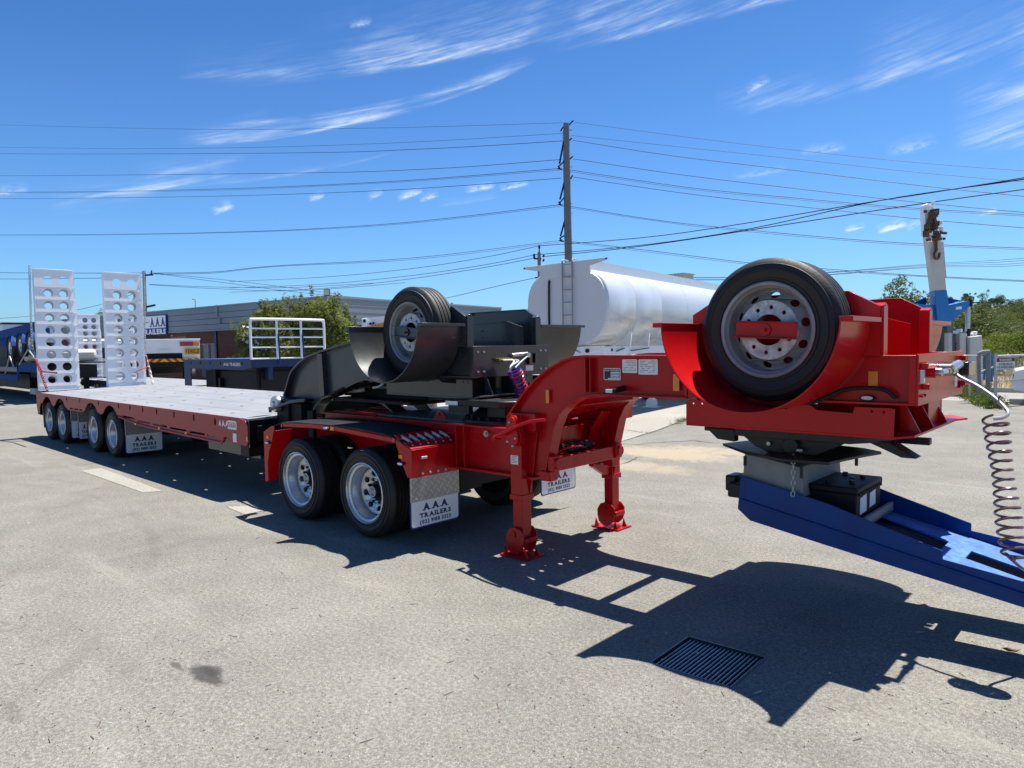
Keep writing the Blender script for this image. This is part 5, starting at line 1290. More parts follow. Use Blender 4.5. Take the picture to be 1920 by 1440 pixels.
# sign
sg0, sg1 = on_wall(311, 600, dl, .12)[1], on_wall(262, 600, dl, .12)[1]
zt_ = on_wall(309, 590, dl, .12)[0].z; zb_ = on_wall(309, 630, dl, .12)[0].z; zm_ = zt_-(zt_-zb_)*.60
SG = thing('shop_sign', 'white and navy AAA TRAILERS sign on the grey fascia', 'sign', (cor+dl*((sg0+sg1)/2)+nl*.1+Vector((0, 0, zb_))).to_tuple())
part('board', wall_box(MB(), dl, nl, sg0, sg1, .005, .12, zb_, zt_), 'inkblue', SG)
part('white_panel', wall_box(MB(), dl, nl, sg0+.05, sg1, .12, .124, zm_, zt_-.03), 'label', SG)
def wp_(s_, z_, o_): q = cor+dl*s_+nl*o_; return (q.x, q.y, z_)
tx = MB(); sa = on_wall(295, 600, dl, .125)[1]; wA = on_wall(281, 600, dl, .125)[1]-on_wall(309, 600, dl, .125)[1]
text(tx, 'AAA', wp_(sa, (zm_+zt_)/2-.02, .126), -dl, (0, 0, 1), (zt_-zm_)*.66, width=wA*.98, gap=.32, bold=.06, slab=True); part('lettering', tx, 'inkblue', SG, smooth=0)
tx = MB(); sa2 = on_wall(286.5, 600, dl, .125)[1]
text(tx, 'TRAILERS', wp_(sa2, zb_+(zm_-zb_)*.56, .124), -dl, (0, 0, 1), (zm_-zb_)*.55, width=(sg1-sg0)*.92, gap=.12, bold=.05, slab=True); part('lettering', tx, 'label', SG, smooth=0)
sw = MB(); q = [on_wall(x, y, dl, .126)[0] for x, y in ((270, 602), (273, 606), (277, 606), (281, 602), (277, 604.5), (273, 604))]
sw.add(q, [(0, 1, 5), (1, 2, 4, 5), (2, 3, 4)]); part('swoosh', sw, 'inkblue', SG, smooth=0)
FLo = thing('floodlight', 'square floodlight on the roof corner of the workshop', 'floodlight', (cor.x, cor.y, CZ+.08)); fp = dep(614, 549, 32.5)
part('housing', MB().box(fp.x-.16, fp.y-.1, fp.z-.15, fp.x+.16, fp.y+.05, fp.z+.18), 'black', FLo, bevel=.02); q = (CR*.13).to_tuple()
gl = MB(); fc = fp-Vector((CF.x, CF.y, 0))*.19; uu = Vector((CR.x, CR.y, 0)).normalized()*.13
gl.add([fc-uu+Vector((0, 0, -.12)), fc+uu+Vector((0, 0, -.12)), fc+uu+Vector((0, 0, .14)), fc-uu+Vector((0, 0, .14))], [(0, 1, 2, 3)]); part('lens', gl, 'cream', FLo)
part('bracket', MB().cyl((cor.x, cor.y, CZ), (fp.x, fp.y, fp.z-.12), .04, 6), 'galv', FLo)
wr = MB()
for s_ in (-1, 1): wr.tube([fp+uu*s_*1.5+Vector((0, 0, -.2)), fp+uu*s_*2.6+Vector((0, 0, .05)), fp+uu*s_*3.8+Vector((0, 0, -.12))], .012, 4)
part('cable', wr, 'galv', FLo)
cp = on_wall(647, 573, drr, .12)[0]; solo('security_camera', MB().cyl(cp, cp+Vector((0, 0, .09)), .09, 12).lathe([(0, -.07), (.06, -.05), (.085, 0)], cp, 12, 'z'), 'label', 'small white dome camera under the roof edge of the workshop', 'camera', o=cp)
# ================================================================== POLES AND WIRES
def vpl(x, y, P0, a):
    d_ = Vector((math.cos(math.radians(a)), math.sin(math.radians(a)), 0)); n_ = Vector((-d_.y, d_.x, 0)); q = ray(x, y); return EYEP+q*((P0-EYEP).dot(n_)/q.dot(n_))
PB = dep(1067, 490, 60); PT = dep(1062, 236, 60); PB2 = Vector((PB.x, PB.y, 0))
ST = thing('power_pole', 'tall grey steel power pole carrying many wires', 'power pole', PB2)
PT2 = Vector((PB.x+.0, PB.y, PT.z)); lean = Vector((CR.x, CR.y, 0))*-.10
part('pole', MB().cyl(PB2, PT2+lean, .40, 12, .24), 'steelpole', ST)
def ppx(x, y): return vpl(x, y, PB2, math.degrees(math.atan2(CR.y, CR.x)))
ar_ = MB()
for x0, y0, x1, y1 in ((1066, 235, 1075, 226), (1056, 238, 1051, 246), (1065, 266, 1072, 259), (1067, 300, 1074, 293), (1068, 336, 1074, 329), (1058, 302, 1049, 311), (1059, 369, 1050, 380), (1061, 440, 1051, 446)): ar_.bar(ppx(x0, y0), ppx(x1, y1), .12, .10)
part('arm', ar_, 'black', ST)
ins = MB()
for x0, y0, x1, y1 in ((1057, 265, 1049, 307), (1058, 342, 1050, 374), (1060, 410, 1051, 443)): ins.cyl(ppx(x0, y0), ppx(x1, y1), .075, 6)
for x, y in ((1048, 314), (1049, 381), (1051, 449)): ins.cyl(ppx(x-1.5, y-3), ppx(x+3, y+4), .07, 6).cyl(ppx(x-2.5, y+2), ppx(x+6, y+4), .06, 6)
part('insulator', ins, 'black', ST)
rg = MB(); rg.cyl(ppx(1055.5, 245), ppx(1058.5, 450), .025, 4)
for k in range(20): y = 250+10*k; rg.bar(ppx(1055.6+k*.15, y), ppx(1059+k*.15, y), .04, .04)
for y in (244, 313, 335, 382, 400, 449): rg.bar(ppx(1067, y), ppx(1073, y), .05, .05)
part('climbing_rungs', rg, 'steelpole', ST)
def wire(pts, P0, a, label, r=.02, group='power lines across the sky'):
    q = [vpl(x, y, P0, a) for x, y in pts]
    p = spline(q, 8); return solo('power_line', MB().tube(p, r, 4), 'black', label, 'wire', group, o=p[0])
lw = [('topmost', [(1062, 230), (700, 240), (350, 242), (0, 234), (-250, 226)]), ('second', [(1057, 250), (690, 270), (344, 278), (0, 276), (-250, 268)]),
      ('third', [(1057, 264), (800, 279), (515, 287), (0, 288), (-250, 280)]), ('fourth', [(1053, 299), (800, 317), (515, 325), (0, 329.5), (-250, 328)]),
      ('fifth', [(1048, 316), (700, 342), (344, 356), (0, 360), (-250, 355)]), ('sixth', [(1048, 319), (700, 344), (344, 358), (0, 361), (-250, 356)]),
      ('seventh', [(1052, 334), (700, 358), (344, 369), (0, 372.5), (-250, 372)]), ('eighth', [(1049, 384), (700, 422), (355, 437), (0, 440), (-250, 438)]), ('ninth', [(1049, 387), (700, 424), (355, 438), (0, 442), (-250, 440)])]
for n_, pts in lw: wire(pts, PB2, 188, 'dark power line running left from the steel pole, %s from the top' % n_, .016 if n_ in ('second', 'sixth', 'ninth', 'topmost') else .024, 'power lines left of the steel pole')
rw = [('topmost', [(1076, 229), (1280, 256), (1479, 280), (1700, 303), (1920, 320), (2200, 336)]), ('second', [(1071, 254), (1280, 276), (1500, 299), (1700, 321), (1920, 341), (2200, 362)]),
      ('third', [(1074, 263), (1260, 292), (1479, 318), (1700, 345), (1920, 368), (2200, 392)]), ('fourth', [(1075, 298), (1280, 328), (1479, 352), (1700, 377), (1920, 398), (2200, 420)]),
      ('fifth', [(1052, 316), (1280, 350), (1479, 370), (1700, 389), (1920, 402), (2200, 416)]), ('sixth', [(1052, 319), (1280, 353), (1479, 373), (1700, 392), (1920, 405), (2200, 420)]),
      ('seventh', [(1075, 332), (1280, 362), (1479, 385), (1700, 408), (1920, 427), (2200, 446)]), ('eighth', [(1052, 384), (1220, 411), (1359, 427), (1640, 452), (1920, 465), (2200, 474)]), ('ninth', [(1052, 387), (1220, 413), (1359, 430), (1640, 455), (1920, 468), (2200, 477)]),
      ('tenth', [(1053, 451), (1220, 470), (1398, 492), (1560, 505), (1700, 515), (1920, 526), (2200, 535)]), ('eleventh', [(1053, 453), (1220, 473), (1398, 495), (1560, 508), (1700, 517), (1920, 528), (2200, 537)])]
for n_, pts in rw: wire(pts, PB2, 8, 'dark power line running right from the steel pole, %s from the top' % n_, .013 if n_ in ('second', 'sixth', 'ninth', 'eleventh', 'topmost') else .021, 'power lines right of the steel pole')
SPB = dep(1011, 490, 46); SPB = Vector((SPB.x, SPB.y, 0))
SP = thing('power_pole', 'short wooden power pole behind the tanker', 'power pole', SPB)
def q2(x, y): return vpl(x, y, SPB, math.degrees(math.atan2(CR.y, CR.x)))
part('pole', MB().cyl(SPB, (SPB.x, SPB.y, q2(1014, 473).z), .13, 8, .11), 'wood', SP)
am = MB().bar(q2(1001, 485), q2(1015, 485), .1, .1).cyl(q2(1011, 473), q2(1011, 462), .04, 6).cyl(q2(1011, 466), q2(1011, 460), .07, 6).cyl(q2(1001.5, 484), q2(1001.5, 476), .07, 6).cyl(q2(1018, 482), q2(1020, 478), .07, 6).cyl(q2(1018, 490), q2(1020, 486), .07, 6).cyl(q2(1003, 521), q2(1012, 520), .05, 6)
part('crossarm', am, 'black', SP)
for n_, pts in (('uppermost', [(1012, 461), (1200, 446), (1370, 423), (1600, 384), (1760, 359), (1920, 333), (2200, 285)]), ('middle', [(1002, 478), (1200, 460), (1400, 430), (1650, 376), (1920, 336), (2200, 290)]), ('lowest', [(1020, 481), (1200, 462), (1460, 423), (1700, 386), (1920, 355), (2200, 318)])):
    wire(pts, SPB, -12, 'power line rising right from the short wooden pole, %s of three' % n_, .020, 'lines from the short wooden pole')
for n_, pts in (('upper', [(1011, 461), (900, 484), (760, 505), (600, 520), (430, 528)]), ('middle', [(1002, 478), (900, 498), (760, 518), (600, 533), (430, 540)]), ('lower', [(1002, 484), (900, 503), (760, 524), (600, 541), (430, 548)])):
    wire(pts, SPB, 175, 'power line running left from the short wooden pole, %s one' % n_, .018, 'lines from the short wooden pole')
wire([(1003, 521), (930, 537), (850, 556), (800, 566)], SPB, 175, 'low pair wire from the wooden pole down behind the spare wheel', .018)
LP = dep(272, 600, 56); LPB = Vector((LP.x, LP.y, 0)); 
def q3(x, y): return vpl(x, y, LPB, math.degrees(math.atan2(CR.y, CR.x)))
LPo = thing('power_pole', 'wooden power pole beside the right ramp and sign', 'power pole', LPB)
part('pole', MB().cyl(LPB, q3(270, 508), .17, 8, .13), 'concretepost', LPo)
part('crossarm', MB().bar(q3(272, 516), q3(287, 515), .12, .12).cyl(q3(284, 516), q3(284, 507), .05, 6).bar(q3(268, 577), q3(291, 572), .14, .14), 'black', LPo)
a_lr = math.degrees(math.atan2((PB2-LPB).y, (PB2-LPB).x))
wire([(280, 512), (400, 510), (516, 498.5), (780, 483), (1049, 451)], LPB, a_lr, 'long power line from the wooden pole to the steel pole, upper one', .020); wire([(280, 514), (400, 512), (516, 500), (780, 486), (1049, 454)], LPB, a_lr, 'long power line from the wooden pole to the steel pole, lower one', .014)
for n_, pts in (('first', [(284, 512), (420, 530), (560, 548), (700, 560)]), ('second', [(280, 533), (400, 538), (540, 539), (700, 531)]), ('third', [(280, 534), (400, 541), (560, 545), (760, 530)]), ('fourth', [(290, 512), (450, 528), (640, 552)])):
    wire(pts, LPB, a_lr-8, 'thin wire drooping right from the wooden pole, %s from the top' % n_, .015)
for n_, pts in (('upper', [(272, 512), (140, 512), (0, 511), (-200, 506)]), ('lower', [(272, 520), (140, 522), (0, 523), (-200, 520)])): wire(pts, LPB, 185, 'power line running left behind the ramps, %s one' % n_, .022)
wire([(268, 545), (150, 580), (0, 597), (-150, 600)], LPB, 185, 'low wire sloping down left behind the ramps', .018)
for n_, y0, y1 in (('first', 520, 484), ('second', 521, 488), ('third', 524, 493), ('fourth', 525, 497)):
    wire([(1280, y0), (1400, y0-1), (1560, 510+(y0-520)), (1740, (y1+510)/2-2), (1920, y1), (2200, y1-32)], dep(1560, 510, 80), 20, 'distant power line low over the crane, %s from the top' % n_, .022, 'distant lines over the crane')
for x, y0, y1, D_ in ((367, 562, 584, 60), (1797, 590, 572, 60)):
    p0 = dep(x+(2 if x < 900 else 0), 640, D_); p1 = dep(x-1, y0 if x < 900 else 582, D_); p2 = dep(x-(6 if x < 900 else -8), (y0 if x < 900 else 579)-1, D_)
    s_ = thing('street_light', 'thin street light pole '+('above the workshop roof' if x < 900 else 'beyond the crane at the right'), 'street light', (p0.x, p0.y, 0)); part('pole', MB().tube([(p0.x, p0.y, 0), p0, p1], .05, 6), 'galv', s_); part('lamp_head', MB().bar(p1, p2, .12, .08), 'galv', s_)
cbp = dep(1276, 530, 70); solo('plant_room', MB().box(cbp.x-.9, cbp.y-.9, 0, cbp.x+.9, cbp.y+.9, dep(1276, 516, 70).z).box(cbp.x-1.0, cbp.y-1.0, dep(1276, 516, 70).z, cbp.x+1.0, cbp.y+1.0, dep(1276, 514, 70).z), 'cream', 'small cream tower block behind the white tanker', 'building', o=(cbp.x, cbp.y, 0))
# ================================================================== TANKER
ta = math.radians(99.9); TA = Vector((math.cos(ta), math.sin(ta), 0)); TL = Vector((-TA.y, TA.x, 0)); TP = dep(1060, 600, 15.5); TP.z = 0
TK = thing('tanker_trailer', 'shiny white tanker trailer with ladder on its flat end', 'tanker', TP.to_tuple(), rotz=ta)
# local frame: x along the tank away from the camera, y to the left
def sec(hw, z0, z1, n=48, cy=-.03, e=2.7):
    cz = (z0+z1)/2; hz = (z1-z0)/2; out = []
    for i in range(n):
        a = 2*math.pi*i/n; c_, s_ = math.cos(a), math.sin(a)
        out.append((cy+hw*math.copysign(abs(c_)**(2/e), c_), cz+hz*math.copysign(abs(s_)**(2/e), s_)))
    return out
s0 = sec(1.0, 1.60, 3.30); s1_ = sec(1.01, 1.59, 3.31)
tb = MB(); n = 48; LT = 9.5
rings = [(0, sec(.97, 1.63, 3.27)), (.02, s0), (.05, s1_)]+[(x, s1_) for x in (1.4, 1.405, 1.42, 2.9, 2.905, 2.92, 4.6, 7)]+[(LT, s1_), (LT+.1, sec(.9, 1.7, 3.2))]
for j, (x, r_) in enumerate(rings):
    k = .004 if x in (1.405, 2.905) else 0
    tb.v += [(x, y*(1-k), z) for y, z in r_]
for j in range(len(rings)-1):
    for i in range(n): tb.f.append((j*n+i, j*n+(i+1) % n, (j+1)*n+(i+1) % n, (j+1)*n+i))
tb.f.append(tuple((len(rings)-1)*n+i for i in range(n)))
part('tank', tb, 'tanker', TK, smooth=40)
for x in (1.4, 2.9, 4.6, 6.4, 8.2):
    rg_ = MB(); ra = sec(1.0125, 1.588, 3.3125); rg_.v = [(x-.012, y, z) for y, z in ra]+[(x+.012, y, z) for y, z in ra]; rg_.f = [(i, (i+1) % 48, (i+1) % 48+48, i+48) for i in range(48)]; part('weld_ring', rg_, 'tankend', TK, smooth=40)
ed = MB(); r_ = sec(.97, 1.63, 3.27); ed.v = [(-.03, y*.985, 2.45+(z-2.45)*.985) for y, z in r_]+[(0, y, z) for y, z in r_]; ed.f = [tuple(range(n))]+[(i, (i+1) % n, (i+1) % n+n, i+n) for i in range(n)]
part('end_cap', ed, 'tankend', TK, smooth=30)
wg = MB().prism([(1.03, 3.385), (1.03, 3.345), (.60, 3.27), (.60, 3.10), (-.66, 3.10), (-.63, 3.30), (-1.06, 3.40), (-1.06, 3.445)], 'x', -.06, -.04)
part('end_wing', wg, 'tankend', TK, bevel=.003)
part('wing_eye', MB().cyl((-.065, .99, 3.366), (-.03, .99, 3.366), .018, 8).cyl((-.065, -1.02, 3.42), (-.03, -1.02, 3.42), .018, 8), 'black', TK)
for s_ in (1, -1): part('top_rail', MB().prism([(-.04, 3.18), (LT, 3.18), (LT, 3.43), (-.04, 3.43)], 'y', s_*.60-.03, s_*.60-.018), 'tanker', TK)
part('walkway', MB().box(0, -.60, 3.30, LT, .56, 3.32), 'alu', TK)
ld = MB(); ya, yb = .0, -.235
for y in (ya, yb): ld.cyl((-.10, y, 1.55), (-.10, y, 3.40), .018, 8); ld.tube(spline([(-.10, y, 3.36), (-.10, y, 3.43), (-.04, y, 3.47), (.15, y, 3.47)], 4), .018, 8)
for k in range(7): ld.cyl((-.10, ya, 1.75+.27*k), (-.10, yb, 1.75+.27*k), .014, 6)
for y in (ya, yb): ld.cyl((-.10, y, 1.56), (-.02, y*1.9, 1.45), .014, 6)
part('ladder', ld, 'cladtrim', TK)
part('sight_tube', MB().tube(spline([(-.04, .36, 3.05), (-.06, .365, 2.95), (-.06, .375, 2.2), (-.05, .36, 1.7)], 5), .022), 'black', TK)
chs = MB().box(-.05, -.95, 1.42, 1.5, -.90, 1.60).box(-.05, -.9, 1.42, -.02, .85, 1.60).box(-.02, .3, 1.42, LT, .4, 1.60).box(-.02, -.5, 1.42, LT, -.4, 1.60).prism([(1.5, 1.60), (1.5, 1.42), (LT, 1.36), (LT, 1.60)], 'y', -.95, -.90)
for x in (1.2, 2.2, 3.2, 4.2, 5.4): chs.prism([(-.95, 1.45), (-.3, 1.60), (-.3, 1.95), (-.98, 1.95), (-1.0, 1.9)], 'x', x, x+.03)
part('chassis', chs, 'white', TK)
part('fitting', MB().cyl((-.08, -.56, 1.52), (-.04, -.56, 1.52), .045, 10).cyl((.3, -.97, 1.53), (.3, -.94, 1.53), .03, 8).bar((.5, -.97, 1.50), (.9, -.97, 1.56), .02, .02).bar((1.2, -.99, 1.50), (2.2, -.99, 1.55), .02, .02), 'black', TK)
lf = gz(1222, 764); lc = Vector((lf.x-TP.x, lf.y-TP.y, 0)); lx, ly = lc.dot(TA), lc.dot(TL)
for y in (ly, -ly-.06):
    lg = part('landing_leg', MB().box(lx-.07, y-.07, .55, lx+.07, y+.07, 1.45).box(lx-.055, y-.055, .16, lx+.055, y+.055, .55), 'white', TK, bevel=.005)
    part('foot', MB().prism([(y-.11, .02), (y+.11, .02), (y+.13, .1), (y+.10, .2), (y+.05, .24), (y-.05, .24), (y-.10, .2), (y-.13, .1)], 'x', lx-.09, lx-.07).prism([(y-.11, .02), (y+.11, .02), (y+.13, .1), (y+.10, .2), (y+.05, .24), (y-.05, .24), (y-.10, .2), (y-.13, .1)], 'x', lx+.07, lx+.09).box(lx-.17, y-.2, .01, lx+.17, y+.2, .025).cyl((lx-.12, y, .13), (lx+.12, y, .13), .03, 8), 'white', lg, bevel=.004)
tw = tyre_mb(.5, .30, .28, (0, 0, 0), -1)
for x in (LT-3.2, LT-2, LT-.8):
    for s_ in (1, -1):
        wm = MB(); wm.v = [(v[0]+x, (-.98+v[1])*(1 if s_ > 0 else -1)-.03, v[2]+.5) for v in tw.v]; wm.f = tw.f
        w_o = part('wheel', wm, 'tyre', TK); part('rim', MB().lathe([(0, s_*.1), (.2, s_*.1), (.3, s_*.02)], (x, -s_*.98-.03, .5), 24), 'rim', w_o)
# ================================================================== BLUE DROP DECK TRAILER WITH HEADBOARD (behind)
YB = 8.2
N_ = thing('drop_deck_trailer', 'blue drop deck trailer with white tubular headboard and white ramp', 'trailer', (-22, 9.2, 0))
xa = py(345, 680, YB).x; xb = py(470, 671, YB).x; xr = py(205, 712, YB).x; xrear = -30.6
zt0 = 1.42; 
part('side_rail', MB().prism([(xa, zt0), (xb, zt0+.03), (xb, zt0-.21), (xb-.5, zt0-.26), (xa+.45, zt0-.26), (xa+.45, .5), (xa, .5)], 'y', YB, YB+.02, [circle(xa+.5+.62*i, zt0-.10, .03, 8, .045) for i in range(6)]), 'navy', N_)
part('front_rail', MB().box(xb, YB, zt0-.20, xb+.02, YB+2.1, zt0+.03), 'navy', N_)
part('upper_deck', MB().box(xa, YB+.02, zt0-.02, xb, YB+2.1, zt0), 'bluedeck', N_)
part('side_rail', MB().box(xa, YB+2.1, zt0-.25, xb, YB+2.12, zt0), 'navy', N_)
for y in (YB+.5, YB+1.5): part('beam', MB().box(xa, y, .9, xb-.1, y+.12, zt0-.03), 'navy', N_)
tx = MB(); q = py(434, 681, YB-.01); text(tx, 'AAA TRAILERS', (q.x, YB-.004, zt0-.12), (1, 0, 0), (0, 0, 1), .075, width=.95, bold=.05); part('lettering', tx, 'label', N_, smooth=0)
part('low_deck', MB().box(xrear, YB+.02, .63, xa, YB+2.1, .66), 'deck', N_)
lo = [(xrear, .655), (xa, .655), (xa, .45), (xa-4.4, .42)]+archpts(xa-5.3, .40, .45, .20)+archpts(xa-6.6, .40, .45, .20)+archpts(xa-7.9, .40, .45, .20)+[(xrear, .42)]
part('side_rail', MB().prism(lo, 'y', YB, YB+.02, [circle(xa-.6-.75*i, .54, .04, 8, .05) for i in range(5)]), 'navy', N_)
tww = tyre_mb(.38, .22, .22, (0, 0, 0), -1)
for i in range(3):
    wm = MB(); wm.v = [(v[0]+xa-5.3-1.3*i, v[1]+YB+.01, v[2]+.30) for v in tww.v]; wm.f = tww.f; w_o = part('wheel', wm, 'tyre', N_)
    part('rim', MB().lathe([(0, .1), (.14, .1), (.15, .03), (.22, .0)], (xa-5.3-1.3*i, YB+.01, .30), 20), 'rim', w_o)
part('underframe', MB().box(xa+.5, YB+.4, .5, xb-.3, YB+1.6, 1.1).box(xa+1.2, YB+.3, 0.05, xa+1.35, YB+.45, 1.2), 'black', N_)
part('landing_leg', MB().box(xa+1.5, YB+.3, 0, xa+1.62, YB+.42, .9), 'black', N_)
ramp_(YB+.02, YB+.82, .66, 3.12, py(146, 650, YB).x, N_, mt='rampwhite', detail=True)
ramp_(YB+1.25, YB+2.05, .66, 3.12, py(146, 650, YB).x, N_, mt='rampwhite', detail=False)
hbm = MB(); X_ = xb+.03
def hp_(x, y): return px_(x, y, X_)
yl, yr = hp_(470, 640).y, hp_(608, 640).y; zt1 = hp_(470, 598).z; zb1 = zt0
hbm.tube(spline([(X_, yl, zb1), (X_, yl, zt1-.16), (X_, yl+.03, zt1-.04), (X_, yl+.16, zt1), (X_, yr-.16, zt1), (X_, yr-.03, zt1-.04), (X_, yr, zt1-.16), (X_, yr, zb1)], 6), .033, 8)
hb_o = part('headboard', hbm, 'white', N_)
for f in (.34, .67): part('upright', MB().cyl((X_, yl+(yr-yl)*f, zb1), (X_, yl+(yr-yl)*f, zt1), .028, 8), 'white', hb_o)
for f in (.02, .30, .55, .77): part('rail', MB().cyl((X_, yl, zb1+(zt1-zb1)*f), (X_, yr, zb1+(zt1-zb1)*f), .02, 8), 'white', hb_o)
for f in (.34, .67): part('strap', MB().tube([(X_+.04, yl+(yr-yl)*f+.02, zb1+.62), (X_+.05, yl+(yr-yl)*f+.04, zb1-.14)], .022, 6), 'blue', hb_o)
# black sheet standing in for the shade under the upper deck
part('shade_sheet', MB().box(xb-.4, YB+.3, .55, xb-.35, YB+1.9, 1.2), 'black', N_)
# ================================================================== WHITE TRUCKS BEHIND
Q = dep(308, 675, 30); wa = math.atan2(Q.y, Q.x)-math.pi/2
V_ = thing('flatbed_truck', 'white tray truck seen from behind with red and yellow chevron bumper', 'truck', (Q.x, Q.y, 0), rotz=wa)
# local: y away from camera, x to the right
def zq(y, D_=30): return 1.65+(671-y)/FPX*D_
hw = 1.38
part('tray', MB().box(-hw, 0, zq(672), hw, 5.2, zq(650)).box(-hw-.03, -.03, zq(650), hw+.03, 5.2, zq(647.5)), 'white', V_, bevel=.01)
part('tail_panel', MB().box(-hw, .02, zq(686), -.7, .08, zq(672)).box(.7, .02, zq(686), hw, .08, zq(672)).box(-.7, .02, zq(674), .7, .08, zq(672)), 'white', V_)
part('tail_lamp', MB().box(.62, -.05, zq(661), 1.12, 0, zq(653)), 'redlens', V_); part('tail_lamp', MB().box(-1.38, -.05, zq(661), -.9, 0, zq(653)), 'redlens', V_); part('indicator', MB().box(1.13, -.05, zq(661), 1.36, 0, zq(654)), 'amber', V_)
part('bumper', MB().box(-hw, -.12, zq(690.5), hw, -.02, zq(684.5)), 'chevron', V_)
part('warning_sign', MB().box(.78, -.05, zq(677), hw, 0, zq(665)), 'yellow', V_); tx = MB(); text(tx, 'VEHICLE', ((.78+hw)/2, -.052, zq(671)), (1, 0, 0), (0, 0, 1), .17, width=.52, bold=.05); part('lettering', tx, 'inkblack', V_, smooth=0)
part('number_plate', MB().box(-.22, -.04, zq(673), .22, -.03, zq(667)), 'label', V_)
part('chassis', MB().box(-.7, .1, zq(700), .7, 4.8, zq(676)), 'black', V_)
part('cab', MB().box(-1.0, 5.3, .6, 1.0, 7.2, 2.35).box(-.9, 5.28, 1.6, .9, 5.3, 2.2), 'inkblack', V_, bevel=.08)
part('roof_load', MB().box(-1.25, 3.0, zq(647), .3, 4.5, zq(638)).box(-1.3, 2.9, zq(638), .4, 4.6, zq(636)), 'black', V_)
for s_ in (-1, 1):
    part('wheel', MB().lathe([(0, 0), (.45, 0), (.5, .05), (.5, .5), (0, .5)], (s_*.95-.25, 1.2, .5), 24, 'x'), 'tyre', V_); part('wheel', MB().lathe([(0, 0), (.45, 0), (.5, .05), (.5, .3), (0, .3)], (s_*.95-.15, 6.2, .5), 24, 'x'), 'tyre', V_)
Q = dep(190, 650, 38); wa = math.atan2(Q.y, Q.x)-math.pi/2
U_ = thing('van', 'white van partly hidden between the two ramps', 'van', (Q.x, Q.y, 0), rotz=wa)
part('body', MB().prism([(0, .35), (4.6, .35), (4.6, 1.2), (3.6, 1.4), (2.9, 2.3), (0, 2.35)], 'x', -1.0, 1.0, fn=lambda q: q), 'white', U_, bevel=.08)
part('rear_window', MB().box(-.8, -.02, 1.35, .8, .0, 1.9), 'glass', U_, bevel=.03); part('roof_rack', MB().box(-.9, .2, 2.36, .9, 2.6, 2.44), 'galv', U_); part('tail_lamp', MB().box(-.98, -.03, 1.9, -.2, 0, 2.1), 'redlens', U_)
for s_ in (-1, 1):
    for y in (.9, 3.7): part('wheel', MB().lathe([(0, 0), (.30, 0), (.34, .05), (.34, .22), (0, .22)], (s_*.9-.11, y, .34), 20, 'x'), 'tyre', U_)
# ================================================================== STACKED BLUE TRAILERS AT THE LEFT
YC = 6.2
def cx(x, y=700): return py(x, y, YC).x
K1 = thing('flatbed_trailer', 'blue flatbed trailer at the left edge carrying another trailer', 'trailer', (-34, 7.2, 0))
def dzp(x, y): q = py(x, y, YC); return q.x, q.z
za = py(30, 710, YC).z
x_l, x_m, x_r = cx(-120), cx(33), cx(75)
part('side_rail', MB().box(x_l, YC, py(10, 712, YC).z, x_m, YC+.03, py(10, 702, YC).z).box(x_m, YC, py(40, 692, YC).z-.10, x_r, YC+.03, py(60, 684, YC).z+.05).box(x_m-.1, YC, .75, x_m+.1, YC+.03, 1.35), 'bluematt', K1)
part('deck', MB().box(x_l, YC+.03, .98, x_m, YC+2.1, 1.02).box(x_m, YC+.03, 1.30, x_r, YC+2.1, 1.34), 'black', K1)
part('landing_leg', MB().box(cx(58), YC+.3, .0, cx(58)+.16, YC+.45, 1.2).box(cx(62), YC+1.5, .0, cx(62)+.16, YC+1.65, 1.2), 'black', K1)
part('underframe', MB().box(x_l, YC+.4, .35, x_m-.2, YC+1.7, .9).box(x_m, YC+.4, .8, x_r, YC+1.7, 1.25), 'black', K1)
part('side_box', MB().box(cx(48), YC+.1, .25, cx(58), YC+.5, .45), 'cream', K1)
K2 = thing('stacked_trailer', 'blue triple axle trailer stacked on the flatbed at the left edge', 'trailer', (-34, 7.2, 1.35))
sp3 = [MB() for _ in range(3)]
top = [(x_l, py(-20, 632, YC).z), (cx(60), py(60, 618, YC).z), (cx(60), py(60, 632, YC).z)]
rl = part('side_rail', MB().prism([(x_l, 2.05), (x_r, 2.72), (x_r, 2.42), (x_l, 1.75)], 'y', YC, YC+.04), 'bluematt', K2)
for (px0, py0, r_) in ((19, 653, .40), (38, 648, .40), (56, 645, .40)):
    c = py(px0, py0, YC+.02); wm = MB(); tq = tyre_mb(.40, .22, .22, (0, 0, 0), -1); wm.v = [(v[0]+c.x, v[1]+c.y, v[2]+c.z) for v in tq.v]; wm.f = tq.f
    w_o = part('wheel', wm, 'tyre', K2); part('rim', MB().lathe([(0, .12), (.14, .12), (.17, .03), (.23, .0)], (c.x, c.y, c.z), 24), 'rim', w_o)
    aa = [(c.x+.47*math.cos(a), c.z+.47*math.sin(a)) for a in [math.pi*(.05+.9*i/10) for i in range(11)]]
    part('fender', band(MB(), aa, YC-.02, YC+.1, .03), 'bluematt', K2)
part('panel', MB().prism([(x_l, 1.9), (x_r, 2.5), (x_r, 2.2), (x_l, 1.6)], 'y', YC+.3, YC+.34), 'bluematt', K2)
for a, b in (((18, 668), (10, 700)), ((18, 668), (27, 692)), ((53, 655), (36, 684)), ((53, 655), (68, 676))): part('strap', MB().tube([py(*a, YC-.1), py(*b, YC-.1)], .022, 5), 'galv', K2)
tp_ = MB().box(cx(26), YC+.3, 1.36, cx(72), YC+1.8, 1.78); solo('wrapped_load', tp_, 'cream', 'pale wrapped load lying under the stacked trailer at the left', 'load', o=(cx(50), YC+1, 1.36), bevel=.12)
Q = dep(20, 625, 40); CT = thing('container', 'white container with dark roof edge behind the stacked trailers', 'container', (Q.x, Q.y, 0)); zt2 = dep(20, 612, 40).z
